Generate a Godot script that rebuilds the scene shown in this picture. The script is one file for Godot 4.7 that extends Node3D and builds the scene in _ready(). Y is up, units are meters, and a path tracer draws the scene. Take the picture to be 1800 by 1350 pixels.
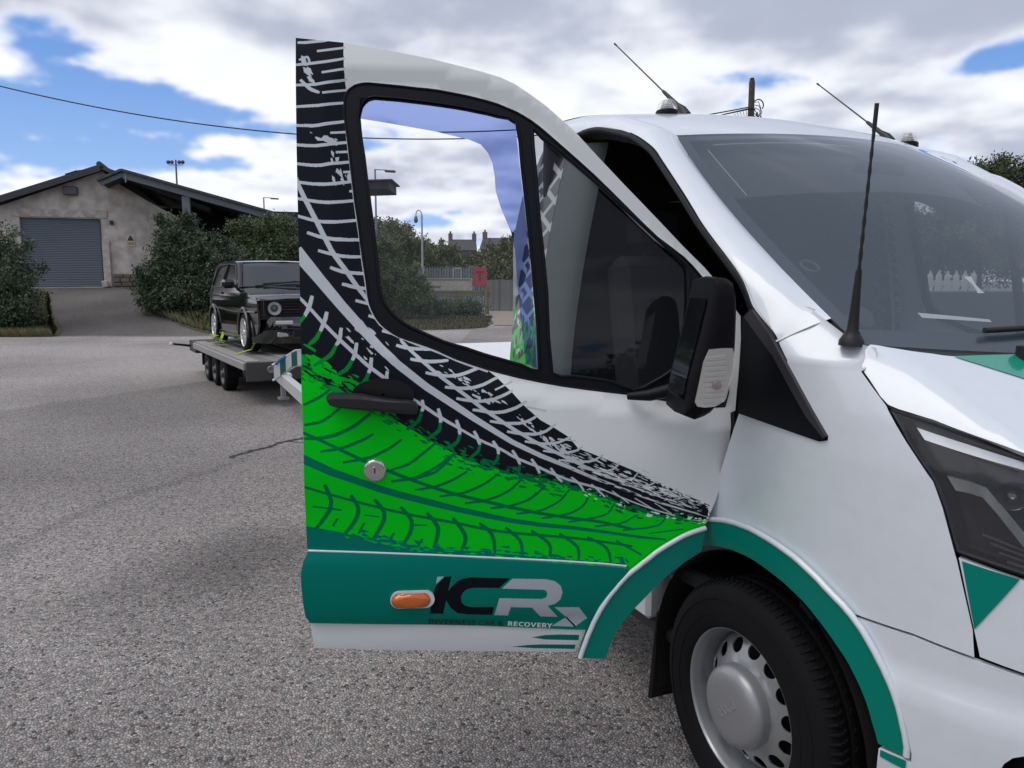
extends Node3D
# ---------------------------------------------------------------- helpers
const CT := -0.99
var rng := RandomNumberGenerator.new()
var used := {}
var mats := {}

class MB:
	var v := PackedVector3Array()
	var n := PackedVector3Array()
	var t := PackedVector2Array()
	var t2 := PackedVector2Array()
	var c := PackedColorArray()
	var ix := PackedInt32Array()
	var tint := Color.WHITE
	var colored := false
	func vert(p: Vector3, nn: Vector3, uv := Vector2.ZERO) -> int:
		v.append(p); n.append(nn); t.append(uv); c.append(tint)
		return v.size() - 1
	func tri(a: int, b: int, d: int) -> void:
		var g := (v[d] - v[a]).cross(v[b] - v[a])
		if g.dot(n[a] + n[b] + n[d]) >= 0.0:
			ix.append(a); ix.append(b); ix.append(d)
		else:
			ix.append(a); ix.append(d); ix.append(b)
	func quad(a: Vector3, b: Vector3, d: Vector3, e: Vector3, out: Vector3) -> void:
		var nn := (b - a).cross(d - a)
		if nn.length() < 1e-12:
			nn = (d - a).cross(e - a)
		nn = nn.normalized()
		if nn.dot(out) < 0.0:
			nn = -nn
		var i := vert(a, nn, Vector2(0, 0))
		vert(b, nn, Vector2(1, 0)); vert(d, nn, Vector2(1, 1)); vert(e, nn, Vector2(0, 1))
		tri(i, i + 1, i + 2); tri(i, i + 2, i + 3)
	func box(at: Vector3, size: Vector3, b := Basis(), bev := 0.0) -> void:
		var h := size * 0.5
		bev = minf(bev, minf(h.x, minf(h.y, h.z)) * 0.9)
		var ax := [Vector3(1, 0, 0), Vector3(0, 1, 0), Vector3(0, 0, 1)]
		var corner := func(sx: float, sy: float, sz: float, k: int) -> Vector3:
			var p := Vector3(sx * (h.x - bev), sy * (h.y - bev), sz * (h.z - bev))
			p[k] += bev * [sx, sy, sz][k]
			return at + b * p
		for k in 3:
			for s in [-1.0, 1.0]:
				var q := []
				for w in [[-1.0, -1.0], [1.0, -1.0], [1.0, 1.0], [-1.0, 1.0]]:
					var sg := [0.0, 0.0, 0.0]
					sg[k] = s; sg[(k + 1) % 3] = w[0]; sg[(k + 2) % 3] = w[1]
					q.append(corner.call(sg[0], sg[1], sg[2], k))
				quad(q[0], q[1], q[2], q[3], b * (ax[k] * s))
		if bev <= 0.0:
			return
		for k in 3:
			for s1 in [-1.0, 1.0]:
				for s2 in [-1.0, 1.0]:
					var q := []
					for w in [[-1.0, 1], [-1.0, 2], [1.0, 2], [1.0, 1]]:
						var sg := [0.0, 0.0, 0.0]
						sg[k] = w[0]; sg[(k + 1) % 3] = s1; sg[(k + 2) % 3] = s2
						q.append(corner.call(sg[0], sg[1], sg[2], (k + int(w[1])) % 3))
					quad(q[0], q[1], q[2], q[3], b * (ax[(k + 1) % 3] * s1 + ax[(k + 2) % 3] * s2))
		for sx in [-1.0, 1.0]:
			for sy in [-1.0, 1.0]:
				for sz in [-1.0, 1.0]:
					var nn := b * Vector3(sx, sy, sz).normalized()
					var i := vert(corner.call(sx, sy, sz, 0), nn)
					vert(corner.call(sx, sy, sz, 1), nn); vert(corner.call(sx, sy, sz, 2), nn)
					tri(i, i + 1, i + 2)
	func bar(a: Vector3, b: Vector3, w: float, h: float, bev := 0.0) -> void:
		var d := b - a
		var x := d.normalized()
		var up := Vector3.UP if absf(x.y) < 0.95 else Vector3.RIGHT
		var z := x.cross(up).normalized()
		var y := z.cross(x)
		box((a + b) * 0.5, Vector3(d.length(), h, w), Basis(x, y, z), bev)
	func tube(path: Array, rad, seg := 8, caps := true) -> void:
		var m := path.size()
		var base := v.size()
		var prev := Vector3.ZERO
		for i in m:
			var d: Vector3 = (path[mini(i + 1, m - 1)] - path[maxi(i - 1, 0)]).normalized()
			var side := prev - d * prev.dot(d)
			if side.length() < 1e-4:
				side = d.cross(Vector3.UP if absf(d.y) < 0.9 else Vector3.RIGHT)
			side = side.normalized()
			prev = side
			var oth := d.cross(side)
			var r: float = rad[i] if rad is Array else rad
			for k in seg + 1:
				var a := TAU * k / seg
				var nn := side * cos(a) + oth * sin(a)
				vert(path[i] + nn * r, nn, Vector2(float(k) / seg, float(i) / m))
		for i in m - 1:
			for k in seg:
				var q := base + i * (seg + 1) + k
				tri(q, q + 1, q + seg + 2); tri(q, q + seg + 2, q + seg + 1)
		if caps:
			for e in [0, m - 1]:
				var d: Vector3 = (path[e] - path[1 if e == 0 else m - 2]).normalized()
				var o := vert(path[e], d)
				var f := v.size()
				for k in seg + 1:
					vert(v[base + e * (seg + 1) + k], d)
				for k in seg:
					tri(o, f + k, f + k + 1)
	func lathe(prof: Array, seg: int, xf := Transform3D(), flat := false) -> void:
		# prof: Vector2(radius, height along local z); outward = right-hand side of the walk
		var m := prof.size()
		var nr := []
		for i in m:
			var d: Vector2 = prof[mini(i + 1, m - 1)] - prof[maxi(i - 1, 0)]
			nr.append(Vector2(-d.y, d.x).normalized())
		for i in (m - 1):
			var base := v.size()
			var d: Vector2 = (prof[i + 1] - prof[i])
			var fn := Vector2(-d.y, d.x).normalized()
			var na: Vector2 = nr[i] if (nr[i].dot(fn) > 0.8 and not flat) else fn
			var nb: Vector2 = nr[i + 1] if (nr[i + 1].dot(fn) > 0.8 and not flat) else fn
			for k in seg + 1:
				var a := TAU * k / seg
				var e := Vector3(cos(a), sin(a), 0)
				vert(xf * (e * prof[i].x + Vector3(0, 0, prof[i].y)), (xf.basis * (e * na.x + Vector3(0, 0, na.y))).normalized(), Vector2(a / TAU, 0))
				vert(xf * (e * prof[i + 1].x + Vector3(0, 0, prof[i + 1].y)), (xf.basis * (e * nb.x + Vector3(0, 0, nb.y))).normalized(), Vector2(a / TAU, 1))
			for k in seg:
				var q := base + 2 * k
				tri(q, q + 1, q + 3); tri(q, q + 3, q + 2)
	func grid(nu: int, nv: int, f: Callable, out: Callable, uvs := Vector2.ONE, uvo := Vector2.ZERO) -> void:
		var P := []
		for j in nv + 1:
			for i in nu + 1:
				P.append(f.call(float(i) / nu, float(j) / nv))
		var base := v.size()
		for j in nv + 1:
			for i in nu + 1:
				var a: Vector3 = P[j * (nu + 1) + mini(i + 1, nu)] - P[j * (nu + 1) + maxi(i - 1, 0)]
				var b: Vector3 = P[mini(j + 1, nv) * (nu + 1) + i] - P[maxi(j - 1, 0) * (nu + 1) + i]
				var nn := a.cross(b).normalized()
				var p: Vector3 = P[j * (nu + 1) + i]
				if nn.dot(out.call(p)) < 0.0:
					nn = -nn
				vert(p, nn, uvo + uvs * Vector2(float(i) / nu, float(j) / nv))
		for j in nv:
			for i in nu:
				var q := base + j * (nu + 1) + i
				tri(q, q + 1, q + nu + 2); tri(q, q + nu + 2, q + nu + 1)
	func commit() -> ArrayMesh:
		var a := []
		a.resize(Mesh.ARRAY_MAX)
		a[Mesh.ARRAY_VERTEX] = v
		a[Mesh.ARRAY_NORMAL] = n
		a[Mesh.ARRAY_TEX_UV] = t
		if t2.size() == v.size():
			a[Mesh.ARRAY_TEX_UV2] = t2
		if colored:
			a[Mesh.ARRAY_COLOR] = c
		a[Mesh.ARRAY_INDEX] = ix
		var m := ArrayMesh.new()
		m.add_surface_from_arrays(Mesh.PRIMITIVE_TRIANGLES, a)
		return m

func mb() -> MB:
	return MB.new()

func numbered(called: String) -> String:
	var k: int = used.get(called, -1) + 1
	used[called] = k
	return called if k == 0 else "%s_%03d" % [called, k]

func put(m: MB, called: String, material: Material, parent: Node) -> MeshInstance3D:
	var o := MeshInstance3D.new()
	o.mesh = m.commit()
	o.material_override = material
	o.name = numbered(called) if parent == self else called
	parent.add_child(o, true)
	return o

func tag(o: Node, label: String, category: String, group := "") -> Node:
	o.set_meta("label", label)
	o.set_meta("category", category)
	if group:
		o.set_meta("group", group)
	return o

func thing(called: String, label: String, category: String, at := Vector3.ZERO, turn := 0.0, group := "") -> Node3D:
	var o := Node3D.new()
	o.name = numbered(called)
	add_child(o, true)
	o.position = at
	o.rotation.y = turn
	tag(o, label, category, group)
	return o

func node(called: String, parent: Node, xf := Transform3D()) -> Node3D:
	var o := Node3D.new()
	o.name = called
	parent.add_child(o, true)
	o.transform = xf
	return o

func struct(o: Node, kind := "structure") -> Node:
	o.set_meta("kind", kind)
	return o

func M(r: float, g: float, b: float, rough := 0.6, metal := 0.0, coat := 0.0) -> StandardMaterial3D:
	var key := "%f %f %f %f %f %f" % [r, g, b, rough, metal, coat]
	if mats.has(key):
		return mats[key]
	var m := StandardMaterial3D.new()
	m.albedo_color = Color(r, g, b).linear_to_srgb()
	m.roughness = rough
	m.metallic = metal
	if coat > 0.0:
		m.clearcoat_enabled = true
		m.clearcoat = coat
		m.clearcoat_roughness = 0.04
	mats[key] = m
	return m

func glass(r: float, g: float, b: float, alpha: float, rough := 0.02) -> StandardMaterial3D:
	var m := StandardMaterial3D.new()
	m.albedo_color = Color(Color(r, g, b).linear_to_srgb(), alpha)
	m.transparency = BaseMaterial3D.TRANSPARENCY_ALPHA
	m.roughness = rough
	m.metallic_specular = 0.33
	return m

func ntex(seed_: int, freq: float, oct: int, ramp: Array, size := 512, kind := FastNoiseLite.TYPE_SIMPLEX_SMOOTH, bump := 0.0) -> NoiseTexture2D:
	var f := FastNoiseLite.new()
	f.seed = seed_
	f.noise_type = kind
	f.frequency = freq
	f.fractal_octaves = oct
	if oct <= 1:
		f.fractal_type = FastNoiseLite.FRACTAL_NONE
	var t := NoiseTexture2D.new()
	t.width = size
	t.height = size
	t.seamless = true
	t.noise = f
	if ramp:
		var g := Gradient.new()
		g.offsets = PackedFloat32Array(ramp.map(func(x): return x[0]))
		g.colors = PackedColorArray(ramp.map(func(x): return Color(x[1], x[2], x[3]).linear_to_srgb()))
		t.color_ramp = g
	return t

func rough_mat(r: float, g: float, b: float, vary: float, scale: float, rough := 0.9, bump := 0.0, seed_ := 5) -> StandardMaterial3D:
	var m := StandardMaterial3D.new()
	var d := 1.0 - vary
	var e := 1.0 + vary
	m.albedo_texture = ntex(seed_, 0.012, 5, [[0.2, r * d, g * d, b * d], [0.5, r, g, b], [0.8, r * e, g * e, b * e]])
	m.uv1_triplanar = true
	m.uv1_scale = Vector3.ONE * scale
	m.roughness = rough
	if bump > 0.0:
		m.heightmap_enabled = true
		m.heightmap_scale = bump
		m.heightmap_texture = ntex(seed_ + 1, 0.04, 4, [])
	return m

func P2(a: Array) -> PackedVector2Array:
	var o := PackedVector2Array()
	for i in range(0, a.size(), 2):
		o.append(Vector2(a[i], a[i + 1]) * 0.001)
	return o

func dense(p: PackedVector2Array, h: float, closed := true) -> PackedVector2Array:
	var o := PackedVector2Array()
	var m := p.size()
	for i in (m if closed else m - 1):
		var a := p[i]
		var b := p[(i + 1) % m]
		var k := maxi(1, ceili(a.distance_to(b) / h))
		for j in k:
			o.append(a.lerp(b, float(j) / k))
	if not closed:
		o.append(p[m - 1])
	return o

# a curved sheet: the outline and holes lie in two parameters, lift(x, y) puts them in space; edges are turned in by `depth`
func panel(outline: PackedVector2Array, holes: Array, h: float, lift: Callable, out: Vector3, depth := 0.012, uvf = null, hb := 0.0, target: MB = null) -> MB:
	var m := target if target else mb()
	hb = hb if hb > 0.0 else h * 0.5
	var loops := [dense(outline, hb)]
	for q in holes:
		loops.append(dense(q, hb))
	var lo := outline[0]
	var hi := lo
	for p in outline:
		lo = lo.min(p)
		hi = hi.max(p)
	lo -= Vector2.ONE * h * 0.37
	var touched := {}
	for l in loops:
		for p in dense(l, h * 0.4):
			var key := Vector2i(((p - lo) / h).floor())
			for dx in [-1, 0, 1]:
				for dy in [-1, 0, 1]:
					touched[key + Vector2i(dx, dy)] = true
	var e := 0.002
	var made := {}
	var add := func(p: Vector2) -> int:
		var key := Vector2i((p * 50000.0).round())
		if made.has(key):
			return made[key]
		var a: Vector3 = lift.call(p.x, p.y)
		var dx: Vector3 = lift.call(p.x + e, p.y) - lift.call(p.x - e, p.y)
		var dy: Vector3 = lift.call(p.x, p.y + e) - lift.call(p.x, p.y - e)
		var nn := dx.cross(dy).normalized()
		if nn.dot(out) < 0.0:
			nn = -nn
		made[key] = m.vert(a, nn, uvf.call(p.x, p.y) if uvf != null else p)
		return made[key]
	for cy in ceili((hi.y - lo.y) / h):
		for cx in ceili((hi.x - lo.x) / h):
			var o := lo + Vector2(cx, cy) * h
			var cell := PackedVector2Array([o, o + Vector2(h, 0), o + Vector2(h, h), o + Vector2(0, h)])
			var todo := [cell]
			if touched.has(Vector2i(cx, cy)):
				todo = Geometry2D.intersect_polygons(cell, outline)
				for q in holes:
					var left := []
					for t in todo:
						for u in Geometry2D.clip_polygons(t, q):
							if Geometry2D.is_polygon_clockwise(u) == Geometry2D.is_polygon_clockwise(t):
								left.append(u)
					todo = left
			else:
				var c := o + Vector2(h, h) * 0.5
				if not Geometry2D.is_point_in_polygon(c, outline):
					continue
				var skip := false
				for q in holes:
					if Geometry2D.is_point_in_polygon(c, q):
						skip = true
				if skip:
					continue
			for t in todo:
				var ids := Geometry2D.triangulate_polygon(t)
				for i in range(0, ids.size(), 3):
					m.tri(add.call(t[ids[i]]), add.call(t[ids[i + 1]]), add.call(t[ids[i + 2]]))
	var base := m.v.size()
	if depth > 0.0:
		for l in loops:
			for p in l:
				var a: Vector3 = lift.call(p.x, p.y)
				var dx: Vector3 = lift.call(p.x + e, p.y) - lift.call(p.x - e, p.y)
				var dy: Vector3 = lift.call(p.x, p.y + e) - lift.call(p.x, p.y - e)
				var nn := dx.cross(dy).normalized()
				m.vert(a, nn if nn.dot(out) >= 0.0 else -nn, uvf.call(p.x, p.y) if uvf != null else p)
	if depth > 0.0:
		var s := base
		for l in loops:
			var k: int = l.size()
			for i in k:
				var a := s + i
				var b := s + (i + 1) % k
				var pa := m.v[a]
				var pb := m.v[b]
				var qa := pa - m.n[a] * depth
				var qb := pb - m.n[b] * depth
				var nn := (pb - pa).cross(m.n[a]).normalized()
				var mid2: Vector2 = (l[i] + l[(i + 1) % k]) * 0.5
				var side: Vector2 = (l[(i + 1) % k] - l[i]).normalized().rotated(PI / 2) * hb * 0.1
				var outw: Vector3 = lift.call(mid2.x + side.x, mid2.y + side.y) - lift.call(mid2.x, mid2.y)
				if Geometry2D.is_point_in_polygon(mid2 + side, loops[0]) != (l != loops[0]):
					outw = -outw
				if nn.dot(outw) < 0.0:
					nn = -nn
				var i0 := m.vert(pa, nn, m.t[a])
				m.vert(pb, nn, m.t[b]); m.vert(qb, nn, m.t[b]); m.vert(qa, nn, m.t[a])
				m.tri(i0, i0 + 1, i0 + 2); m.tri(i0, i0 + 2, i0 + 3)
			s += k
	return m

func interp(x: float, xs: Array, ys: Array) -> float:
	if x <= xs[0]:
		return ys[0]
	for i in range(1, xs.size()):
		if x <= xs[i]:
			return lerpf(ys[i - 1], ys[i], (x - xs[i - 1]) / (xs[i] - xs[i - 1]))
	return ys[-1]

# filled polygon on an Image, row by row
func fill(im: Image, p: PackedVector2Array, col: Color) -> void:
	var lo := 1e9
	var hi := -1e9
	for q in p:
		lo = minf(lo, q.y)
		hi = maxf(hi, q.y)
	for y in range(maxi(0, floori(lo)), mini(im.get_height() - 1, ceili(hi)) + 1):
		var fy := y + 0.5
		var xs := []
		for i in p.size():
			var a := p[i]
			var b := p[(i + 1) % p.size()]
			if (a.y <= fy) != (b.y <= fy):
				xs.append(a.x + (b.x - a.x) * (fy - a.y) / (b.y - a.y))
		xs.sort()
		for k in range(0, xs.size() - 1, 2):
			var x0 := maxi(0, roundi(xs[k]))
			var x1 := mini(im.get_width(), roundi(xs[k + 1]))
			if x1 > x0:
				im.fill_rect(Rect2i(x0, y, x1 - x0, 1), col)

# ---------------------------------------------------------------- the truck's cab in its own axes: x forward, y up, z to its right (origin under the hub of the front wheel)
func T0(y: float) -> float:
	return 0.03 - 0.17 * pow(maxf(y - 1.15, 0.0), 1.5)

func nose_a(y: float) -> float:
	return interp(y, [0.2, 0.35, 0.6, 0.8, 1.0, 1.15, 1.25, 1.3, 1.4, 1.6], [0.93, 1.0, 1.02, 1.0, 0.96, 0.91, 0.84, 0.78, 0.66, 0.5])

func side_t(s: float, y: float) -> float:
	var x := clampf(s / nose_a(y), 0.0, 0.999)
	return CT + (T0(y) - CT) * pow(1.0 - pow(x, 3.4), 1.0 / 3.4)

func nose(phi: float, y: float, off := 0.0) -> Vector3:
	var a := nose_a(y) + off
	var b := T0(y) - CT + off
	var k := pow(pow(absf(sin(phi)), 3.4) + pow(absf(cos(phi)), 3.4), -1.0 / 3.4)
	return Vector3(a * sin(phi) * k, y, CT + b * cos(phi) * k)

func screen_at(v: float, w: float, off := 0.0) -> Vector3:
	var s := lerpf(0.50 - 0.22 * v * v, -0.63 - 0.135 * v * v, w) + 0.2 * w * (1.0 - w) * (1.0 - 2.0 * v * v)
	var y := lerpf(1.375 + 0.035 * v * v, 2.115 - 0.02 * v * v, w) + 0.2 * w * (1.0 - w) * (1.0 - v * v)
	return Vector3(s + off * 0.55, y + off * 0.83, CT + v * (0.907 - 0.185 * w))

func bonnet_y(s: float, t: float) -> float:
	var v := (t - CT) / 0.95
	var e := maxf(absf(t - CT) - 0.88, 0.0)
	return 1.430 + 0.03 * (1.0 - v * v) - 0.51 * (s - 0.3) - 0.25 * pow(maxf(s - 0.55, 0.0), 2.0) - 6.0 * e * e - 3.5 * e * maxf(s - 0.33, 0.0)

func roof_at(v: float, k: float) -> Vector3:
	var st := -0.63 - 0.135 * v * v
	var yt := 2.115 - 0.02 * v * v
	return Vector3(st * (1.0 - k) - 1.62 * k, yt + (0.195 + 0.02 * (1.0 - v * v)) * (1.0 - pow(1.0 - k, 2.2)), CT + v * (0.722 + 0.068 * k))

func door_off(y: float) -> float:
	return T0(y) - 0.03

# ---------------------------------------------------------------- traced outlines, millimetres on the thing itself
const DOOR_SKIN := [1178,2231,1049,2221,960,2208,897,2197,803,2180,739,2165,660,2146,612,2132,572,2114,533,2088,485,2053,446,2018,406,1982,343,1913,265,1830,186,1748,106,1665,42,1602,7,1561,-30,1506,-59,1465,-59,1395,-52,1299,-43,1199,-30,1193,-24,1089,-11,1006,9,940,26,898,32,878,41,865,95,848,136,827,185,797,218,771,264,735,267,754,334,763,465,776,659,792,821,805,990,817,1157,828,1160,832,1161,913,1161,993,1159,1099,1160,1184,1162,1281,1161,1357,1162,1467,1164,1615,1166,1671,1170,1824,1173,1954,1176,2096]
const DOOR_MOULD := [1157,828,990,817,821,805,659,792,465,776,334,763,267,754,270,732,299,695,332,650,356,607,372,570,374,566,381,567,430,570,676,591,821,602,995,613,1159,624,1158,626,1168,644,1173,687,1176,737,1176,771,1169,803,1157,826]
const DOOR_SILL := [1159,624,995,613,821,602,676,591,430,570,381,567,385,548,393,527,406,490,676,507,918,523,1149,542,1153,567,1158,620]
const DOOR_ARCH := [41,865,56,861,76,855,95,848,109,842,122,835,136,827,152,818,170,807,185,797,196,788,207,779,218,771,234,758,251,745,267,732,278,720,289,708,299,695,311,681,322,666,332,650,341,636,349,621,356,607,362,595,367,582,372,570,378,556,383,541,388,527,393,513,397,499,400,490,326,485,322,499,315,519,308,538,302,552,295,565,287,578,280,590,272,601,263,612,249,628,232,646,215,663,197,683,177,703,158,721,140,736,121,751,104,764,90,773,76,782,64,789,60,792,56,794,53,796]
const DOOR_ARCH_LINE := [41,865,56,861,76,855,95,848,109,842,122,835,136,827,152,818,170,807,185,797,196,788,207,779,218,771,234,758,251,745,267,732,278,720,289,708,299,695,311,681,322,666,332,650,341,636,349,621,356,607,362,595,367,582,372,570,378,556,383,541,388,527,393,513,397,499,400,490]
const WIN_OUT := [1047,2062,1046,2069,1044,2075,1042,2082,1038,2088,1031,2095,1022,2102,1012,2106,1002,2109,989,2111,976,2111,951,2109,924,2107,885,2104,846,2100,817,2098,788,2095,759,2090,730,2085,699,2079,669,2072,645,2066,621,2059,594,2048,567,2037,546,2025,525,2012,505,1997,487,1982,463,1961,438,1939,396,1902,350,1860,307,1818,263,1774,218,1729,174,1687,135,1658,98,1630,72,1604,50,1578,35,1559,21,1538,6,1516,-8,1494,-19,1475,-27,1455,-29,1420,-29,1379,-28,1339,-25,1299,-27,1248,-16,1208,32,1207,91,1219,159,1228,217,1237,234,1241,251,1245,316,1253,391,1263,450,1272,509,1283,570,1296,620,1309,638,1314,656,1319,702,1334,749,1351,775,1363,800,1375,826,1385,852,1394,879,1403,903,1412,917,1420,930,1429,941,1437,951,1447,960,1458,967,1470,975,1486,981,1504,985,1523,987,1544,990,1569,994,1595,998,1621,1001,1646,1004,1667,1006,1689,1011,1729,1018,1774,1024,1826,1030,1878,1034,1917,1039,1956,1044,1991,1048,2022,1048,2044]
const GLASS_A := [1007,2010,1006,2020,1004,2029,1001,2041,996,2052,989,2061,981,2068,972,2071,963,2073,933,2071,898,2069,859,2065,819,2061,779,2056,741,2051,709,2046,678,2040,650,2035,622,2028,591,2023,568,2009,559,1953,555,1884,549,1822,543,1761,536,1677,529,1587,518,1441,515,1319,536,1317,567,1332,590,1338,612,1345,641,1353,671,1362,697,1371,723,1380,752,1388,780,1397,803,1407,826,1417,846,1426,864,1434,877,1441,890,1449,903,1459,915,1470,927,1483,937,1497,945,1512,950,1528,954,1547,956,1566,958,1592,960,1620,963,1652,967,1684,970,1714,974,1743,978,1772,981,1800,988,1853,994,1905,998,1931,1002,1957,1005,1985]
const GLASS_B := [524,1991,513,1987,497,1969,456,1936,409,1898,365,1860,322,1822,278,1781,233,1740,187,1698,146,1660,117,1634,93,1611,88,1604,85,1595,85,1563,85,1522,87,1474,90,1427,94,1392,99,1361,106,1346,116,1332,131,1318,149,1304,170,1291,194,1279,220,1265,248,1258,278,1268,308,1282,334,1287,361,1291,390,1295,420,1299,455,1298,480,1309,489,1407,492,1529,500,1634,509,1731,513,1801,517,1869,522,1939]
const DEFLECTOR := [1002,2066,960,2070,898,2067,819,2059,741,2049,678,2038,624,2024,573,2006,563,1884,551,1761,537,1587,523,1324,554,1336,567,1461,575,1554,580,1648,590,1698,604,1733,619,1770,631,1812,633,1851,639,1891,651,1918,671,1942,703,1955,742,1964,805,1978,898,1993,991,2007,1007,2010]
const HANDLE := [1090,1256,1090,1261,1088,1265,1085,1267,1081,1268,1070,1268,1057,1268,1029,1267,996,1264,966,1257,935,1251,902,1247,874,1245,865,1244,857,1240,853,1235,851,1228,851,1219,853,1212,859,1210,867,1209,885,1211,905,1213,934,1216,966,1220,998,1223,1027,1226,1047,1229,1065,1232,1075,1235,1083,1240,1088,1248]
const WING_MIRROR := [-121,1567,-113,1571,-92,1569,-74,1557,-69,1537,-66,1494,-66,1433,-67,1385,-70,1337,-88,1273,-102,1258,-119,1237,-136,1227,-159,1219,-185,1230,-186,1242,-174,1324,-149,1426,-134,1494]
const MIRROR_LENS := [-141,1397,-110,1400,-83,1400,-77,1380,-80,1339,-97,1276,-106,1268,-126,1258,-151,1256,-166,1258,-172,1269,-163,1316,-154,1367]
const TRI := [-37,1466,-12,1488,70,1428,172,1325,296,1195,294,1184,273,1183,145,1194,-7,1208]
const TRIM_BAND := [-23,1466,0,1487,81,1427,182,1325,303,1197,298,1191,243,1232,189,1286,107,1370,11,1440]
const FENDER := [-9,1203,146,1190,278,1178,302,1185,302,1196,179,1326,80,1421,104,1463,137,1489,105,1499,181,1459,244,1426,281,1411,351,1406,354,1386,349,1366,358,1352,392,1319,429,1284,436,1274,485,1213,549,1138,571,1087,602,998,607,984,646,847,654,791,540,800,401,794,352,811,337,819,319,828,299,838,278,848,258,856,237,864,215,871,189,877,161,883,133,888,107,891,80,894,52,896,23,895,-6,894,-35,891,-62,886,-89,881,-111,876,-121,874,-130,871,-137,870]
const FLARE_OUT := [-118,877,-111,879,-101,881,-92,883,-70,888,-43,894,-17,898,12,901,41,902,69,903,97,901,124,898,149,895,177,890,205,884,230,878,252,871,272,863,292,855,312,846,332,835,350,826,365,818,380,811,393,803,408,793,422,782,435,771,447,758,459,744,470,731,480,717,490,704,499,690,508,676,516,662,523,647,531,629,538,609,543,591,548,575,551,560,554,547,554,539,554,530,554,525]
const FLARE_IN := [492,523,489,530,486,540,482,550,475,566,468,586,460,604,452,618,443,633,434,646,422,661,410,676,396,690,380,703,363,717,346,730,327,743,306,756,286,768,266,778,244,786,222,793,201,800,178,805,154,810,131,814,107,818,81,821,53,822,24,821,-4,820,-29,816,-55,812,-79,807,-98,802,-118,796,-131,791]
const APERTURE := [-12,1488,-53,1535,-109,1586,-307,1727,-446,1837,-602,1956,-699,2025,-839,2093,-957,2131,-1157,2181]
const BONNET := [429,-468,428,-416,424,-353,417,-291,409,-240,402,-218,393,-198,384,-172,374,-146,364,-125,354,-105,338,-88,324,-74,324,-65,327,-55,333,-50,338,-45,341,-37,343,-30,347,-28,352,-26,369,-25,389,-23,408,-21,428,-22,450,-29,473,-38,495,-46,517,-54,559,-66,604,-79,650,-92,685,-101]
const BONNET_GREEN := [409,-241,433,-462,514,-346]
const LAMP_LOW := [515,1275,534,1214,569,1140,583,1087,595,1002,698,981]
const LAMP_TOP := [515,1275,595,1255,736,1208]
const LAMP_STRIP := [555,1243,647,1220,736,1195,730,1180,641,1201,566,1219]
const LAMP_STRIP_LOW := [590,1147,626,1143,658,1134,683,1097,710,1053,706,1022,672,1081,649,1114,623,1119,603,1120]
const NOSE_GREEN := [596,991,691,971,617,850]
const BUMPER_TOP := [386,790,512,796,619,786,689,777]
const BUMPER_LOW := [463,349,458,460,459,514,512,518]
const FLARE_NOSE := [368,795,405,763,435,723,460,682,480,639,497,582,508,538,509,515]
# the print on the door
const P_BLACK := [1186,2241,1048,2222,1047,2164,1044,2107,1038,2067,991,1862,992,1677,963,1508,902,1431,749,1369,661,1320,636,1300,594,1259,563,1224,516,1182,476,1159,436,1133,411,1102,371,1086,314,1062,256,1037,207,1011,157,988,106,962,56,941,27,927,23,912,25,883,62,884,128,894,194,906,259,921,323,953,395,981,452,1000,515,1018,595,1033,674,1060,752,1092,829,1137,906,1184,966,1217,1012,1241,1057,1264,1102,1288,1139,1311,1183,1342]
const P_GREEN := [1183,1342,1139,1311,1102,1288,1057,1264,1012,1241,966,1217,906,1184,829,1137,752,1092,674,1060,595,1033,515,1018,452,1000,395,981,323,953,259,921,194,906,128,894,62,884,20,880,19,839,267,728,284,759,465,782,590,794,712,808,834,822,893,829,938,842,993,856,1053,871,1111,884,1196,901]
const P_TEAL := [1196,906,1111,887,1053,874,993,860,938,845,893,832,834,825,712,812,590,798,465,784,267,760,267,728,1199,801]
const LOGO_TICK := [805,749,785,749,809,728]
const LOGO_I := [784,748,766,748,790,638,828,640,816,697,812,719]
const LOGO_C := [775,706,767,717,752,732,733,741,710,744,603,737,632,710,707,713,724,709,735,699,740,686,737,669,727,660,711,656,647,654,652,628,724,633,750,639,767,654,778,672,783,686]
const LOGO_R := [595,736,500,731,474,724,458,709,453,691,459,669,474,656,495,651,464,613,515,617,539,647,600,651,607,624,646,627,632,680,513,673,500,677,496,686,499,696,507,700,625,708]
const LOGO_ARROW := [475,646,405,643,379,606,412,578,441,612]
const LOGO_ARROW_LOW := [480,583,442,610,416,578]
const STRIPE_TOP := [537,547,496,553,463,553,399,549,400,531,496,538]
const STRIPE_LOW := [595,518,545,522,513,522,408,516,410,501,529,510]
const SPINE := [1174,1644,36,1165,1633,35,1114,1571,30,1054,1498,27,994,1429,25,953,1384,24,904,1338,22,828,1277,20,751,1225,19,700,1190,17,595,1123,14,515,1083,13,435,1049,11,370,1018,9,293,988,8,227,959,6,162,935,6,97,914,5,29,892,3]
const GREEN_BAND := [1173,1096,22,1159,1086,24,1088,1050,22,1012,1020,20,960,999,20,909,982,20,832,959,19,753,936,17,674,916,16,595,897,14,514,883,13,419,871,11,322,855,9,224,838,8,153,829,6]
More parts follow.
